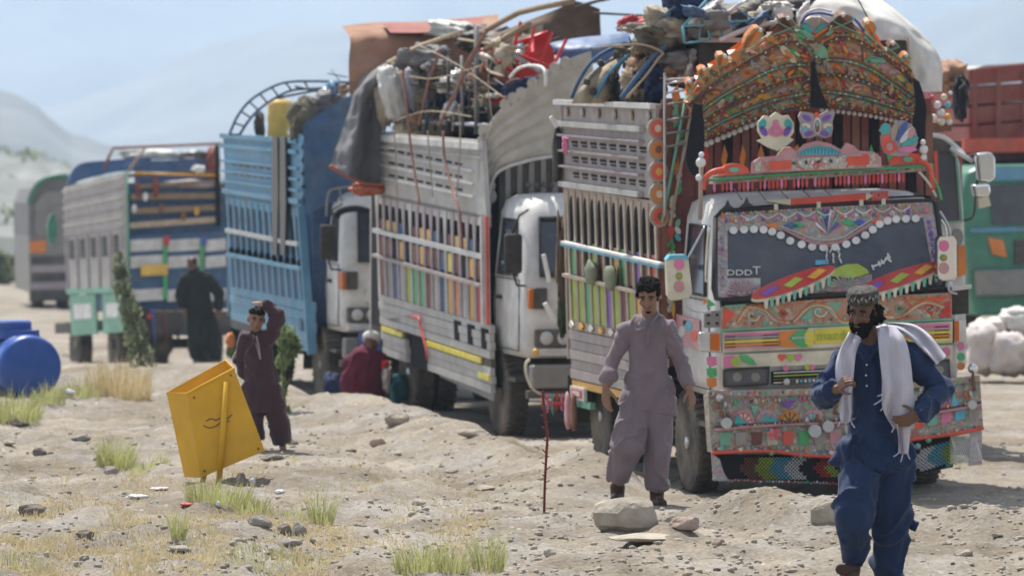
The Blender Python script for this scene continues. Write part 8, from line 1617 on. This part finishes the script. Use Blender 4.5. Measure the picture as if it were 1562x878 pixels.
hand(b, j(590, 560, .3), Vector((.2, .5, .5)), Vector((0, .6, -.5)), 1, thumb=1); hand(b, j(530, 585, .1), Vector((.2, .7, -.2)), Vector((.5, 0, -.5)), 1, thumb=-1)
body = fuse(b, 'body', C('skin_dark'), root, .010, 2); face_parts(body, HMx, 1)
b = B(); capsule(b, j(556, 552), j(552, 585), .19, .235, flat=.9); capsule(b, j(552, 585), j(556, 604), .235, .21, flat=.9); capsule(b, j(538, 554), j(532, 585, .1), .09, .08); capsule(b, j(578, 552), j(590, 578, .1), .09, .07); capsule(b, j(535, 552), j(578, 550), .09, .09); capsule(b, j(545, 606, .1), j(570, 606, .2), .12, .12); fuse(b, 'shirt', C('cloth_maroon'), body, .016, 5, .02, (6, 6, 3), 31)
cb = B(); cb.lathe([(.098, -.03), (.102, .0), (.10, .04), (.08, .065), (.0, .07)], (0, 0, 0), 'Z', 22); cp = cb.build('cap', C('cap_white'), body, smooth=True); cp.matrix_local = HMx @ Matrix.Translation((0, .02, .05))
Y5 = 80.0; j = J(Y5)
root = thing('person', 'man in dark loose clothes standing at the tail of the older truck', 'person')
HMx = Matrix.Translation(j(293, 404)) @ Euler((R(10), 0, R(-10))).to_matrix().to_4x4()
b = B(); head_caps(b, HMx, 1.02); capsule(b, HMx @ Vector((0, .015, -.08)), j(296, 420), .055, .06); capsule(b, j(298, 426), j(306, 480), .14, .14, flat=.7); capsule(b, j(282, 425), j(316, 424), .06, .06)
for p in ([(282, 426), (274, 450), (279, 470)], [(317, 425), (334, 446), (333, 474)]): capsule(b, j(*p[0]), j(*p[1]), .05, .042); capsule(b, j(*p[1]), j(*p[2], -.08), .042, .03)
hand(b, j(279, 470, -.08), Vector((.2, -.3, -1)), Vector((.5, .8, 0)), 1, thumb=1); hand(b, j(333, 474, -.08), Vector((.1, -.3, -1)), Vector((-.5, .8, 0)), 1, thumb=-1)
for p in ([(298, 485), (298, 520), (298, 552)], [(320, 485), (326, 520), (330, 552)]): capsule(b, j(*p[0]), j(*p[1]), .085, .055); capsule(b, j(*p[1]), j(*p[2]), .055, .04); foot(b, j(*p[2]), j(p[2][0], 556, -.14))
body = fuse(b, 'body', C('skin_dark'), root, .010, 2); face_parts(body, HMx, 1)
hairblob('hair', [((0, .02, .055), (.084, .095, .068)), ((0, .05, 0), (.082, .07, .075)), ((0, -.05, -.10), (.05, .045, .035))], HMx, body, voxel=.012, amp=.01, fr=24)
b = B(); capsule(b, j(299, 428), j(304, 470), .19, .22, flat=.65); capsule(b, j(304, 470), j(310, 508), .22, .27, flat=.6); capsule(b, j(282, 426), j(317, 425), .085, .085)
for p in ([(282, 426), (274, 450), (279, 466)], [(317, 425), (334, 446), (333, 468)]): capsule(b, j(*p[0]), j(*p[1]), .09, .08); capsule(b, j(*p[1]), j(*p[2], -.06), .08, .065)
fuse(b, 'shirt', C('cloth_dark'), body, .018, 5, .02, (6, 6, 3), 37)
b = B(); capsule(b, j(298, 495), j(298, 540), .14, .10); capsule(b, j(320, 495), j(329, 540), .14, .10); fuse(b, 'trousers', C('cloth_dark'), body, .018, 4, .02, (6, 6, 3), 39)
# bundles on the ground between the trucks
for k, (x, y, rx, ry, Y, m_, lab, cat) in enumerate([(610, 592, 15, 22, 54.5, 'teal_dark', 'dark teal cloth bundle on the ground right of the squatting man', 'bundle'), (589, 575, 7, 20, 54.0, 'sack_pink', 'pale green and cream cloth hanging right of the squatting man', 'cloth'), (586, 556, 6, 7, 54.0, 'plastic_red', 'small red cloth above the pale cloth by the squatting man', 'cloth'), (507, 592, 14, 22, 56.0, 'bundle_navy', 'dark navy bundle left of the squatting man', 'bundle'), (496, 606, 9, 7, 55.5, 'sack_white', 'small pale bag at the front wheel of the blue truck', 'bag'), (352, 520, 7, 12, 60.0, 'orange_paint', 'small orange flowered cloth behind the boy at left', 'cloth'), (352, 536, 8, 9, 60.0, 'foliage_bright', 'small green bunch under the orange cloth behind the boy', 'plant')]):
    if m_ == 'teal_dark': mat('teal_dark', (.02, .12, .14), rough=.9, bump=.5)
    kk = Y / FPX; o = lump('bundle', at(x, y, Y), (rx * kk, .15, ry * kk), C(m_), None, 300 + k, .25, 20, 14); tag(o, lab, cat)
bpy.data.scenes.remove(TMP)
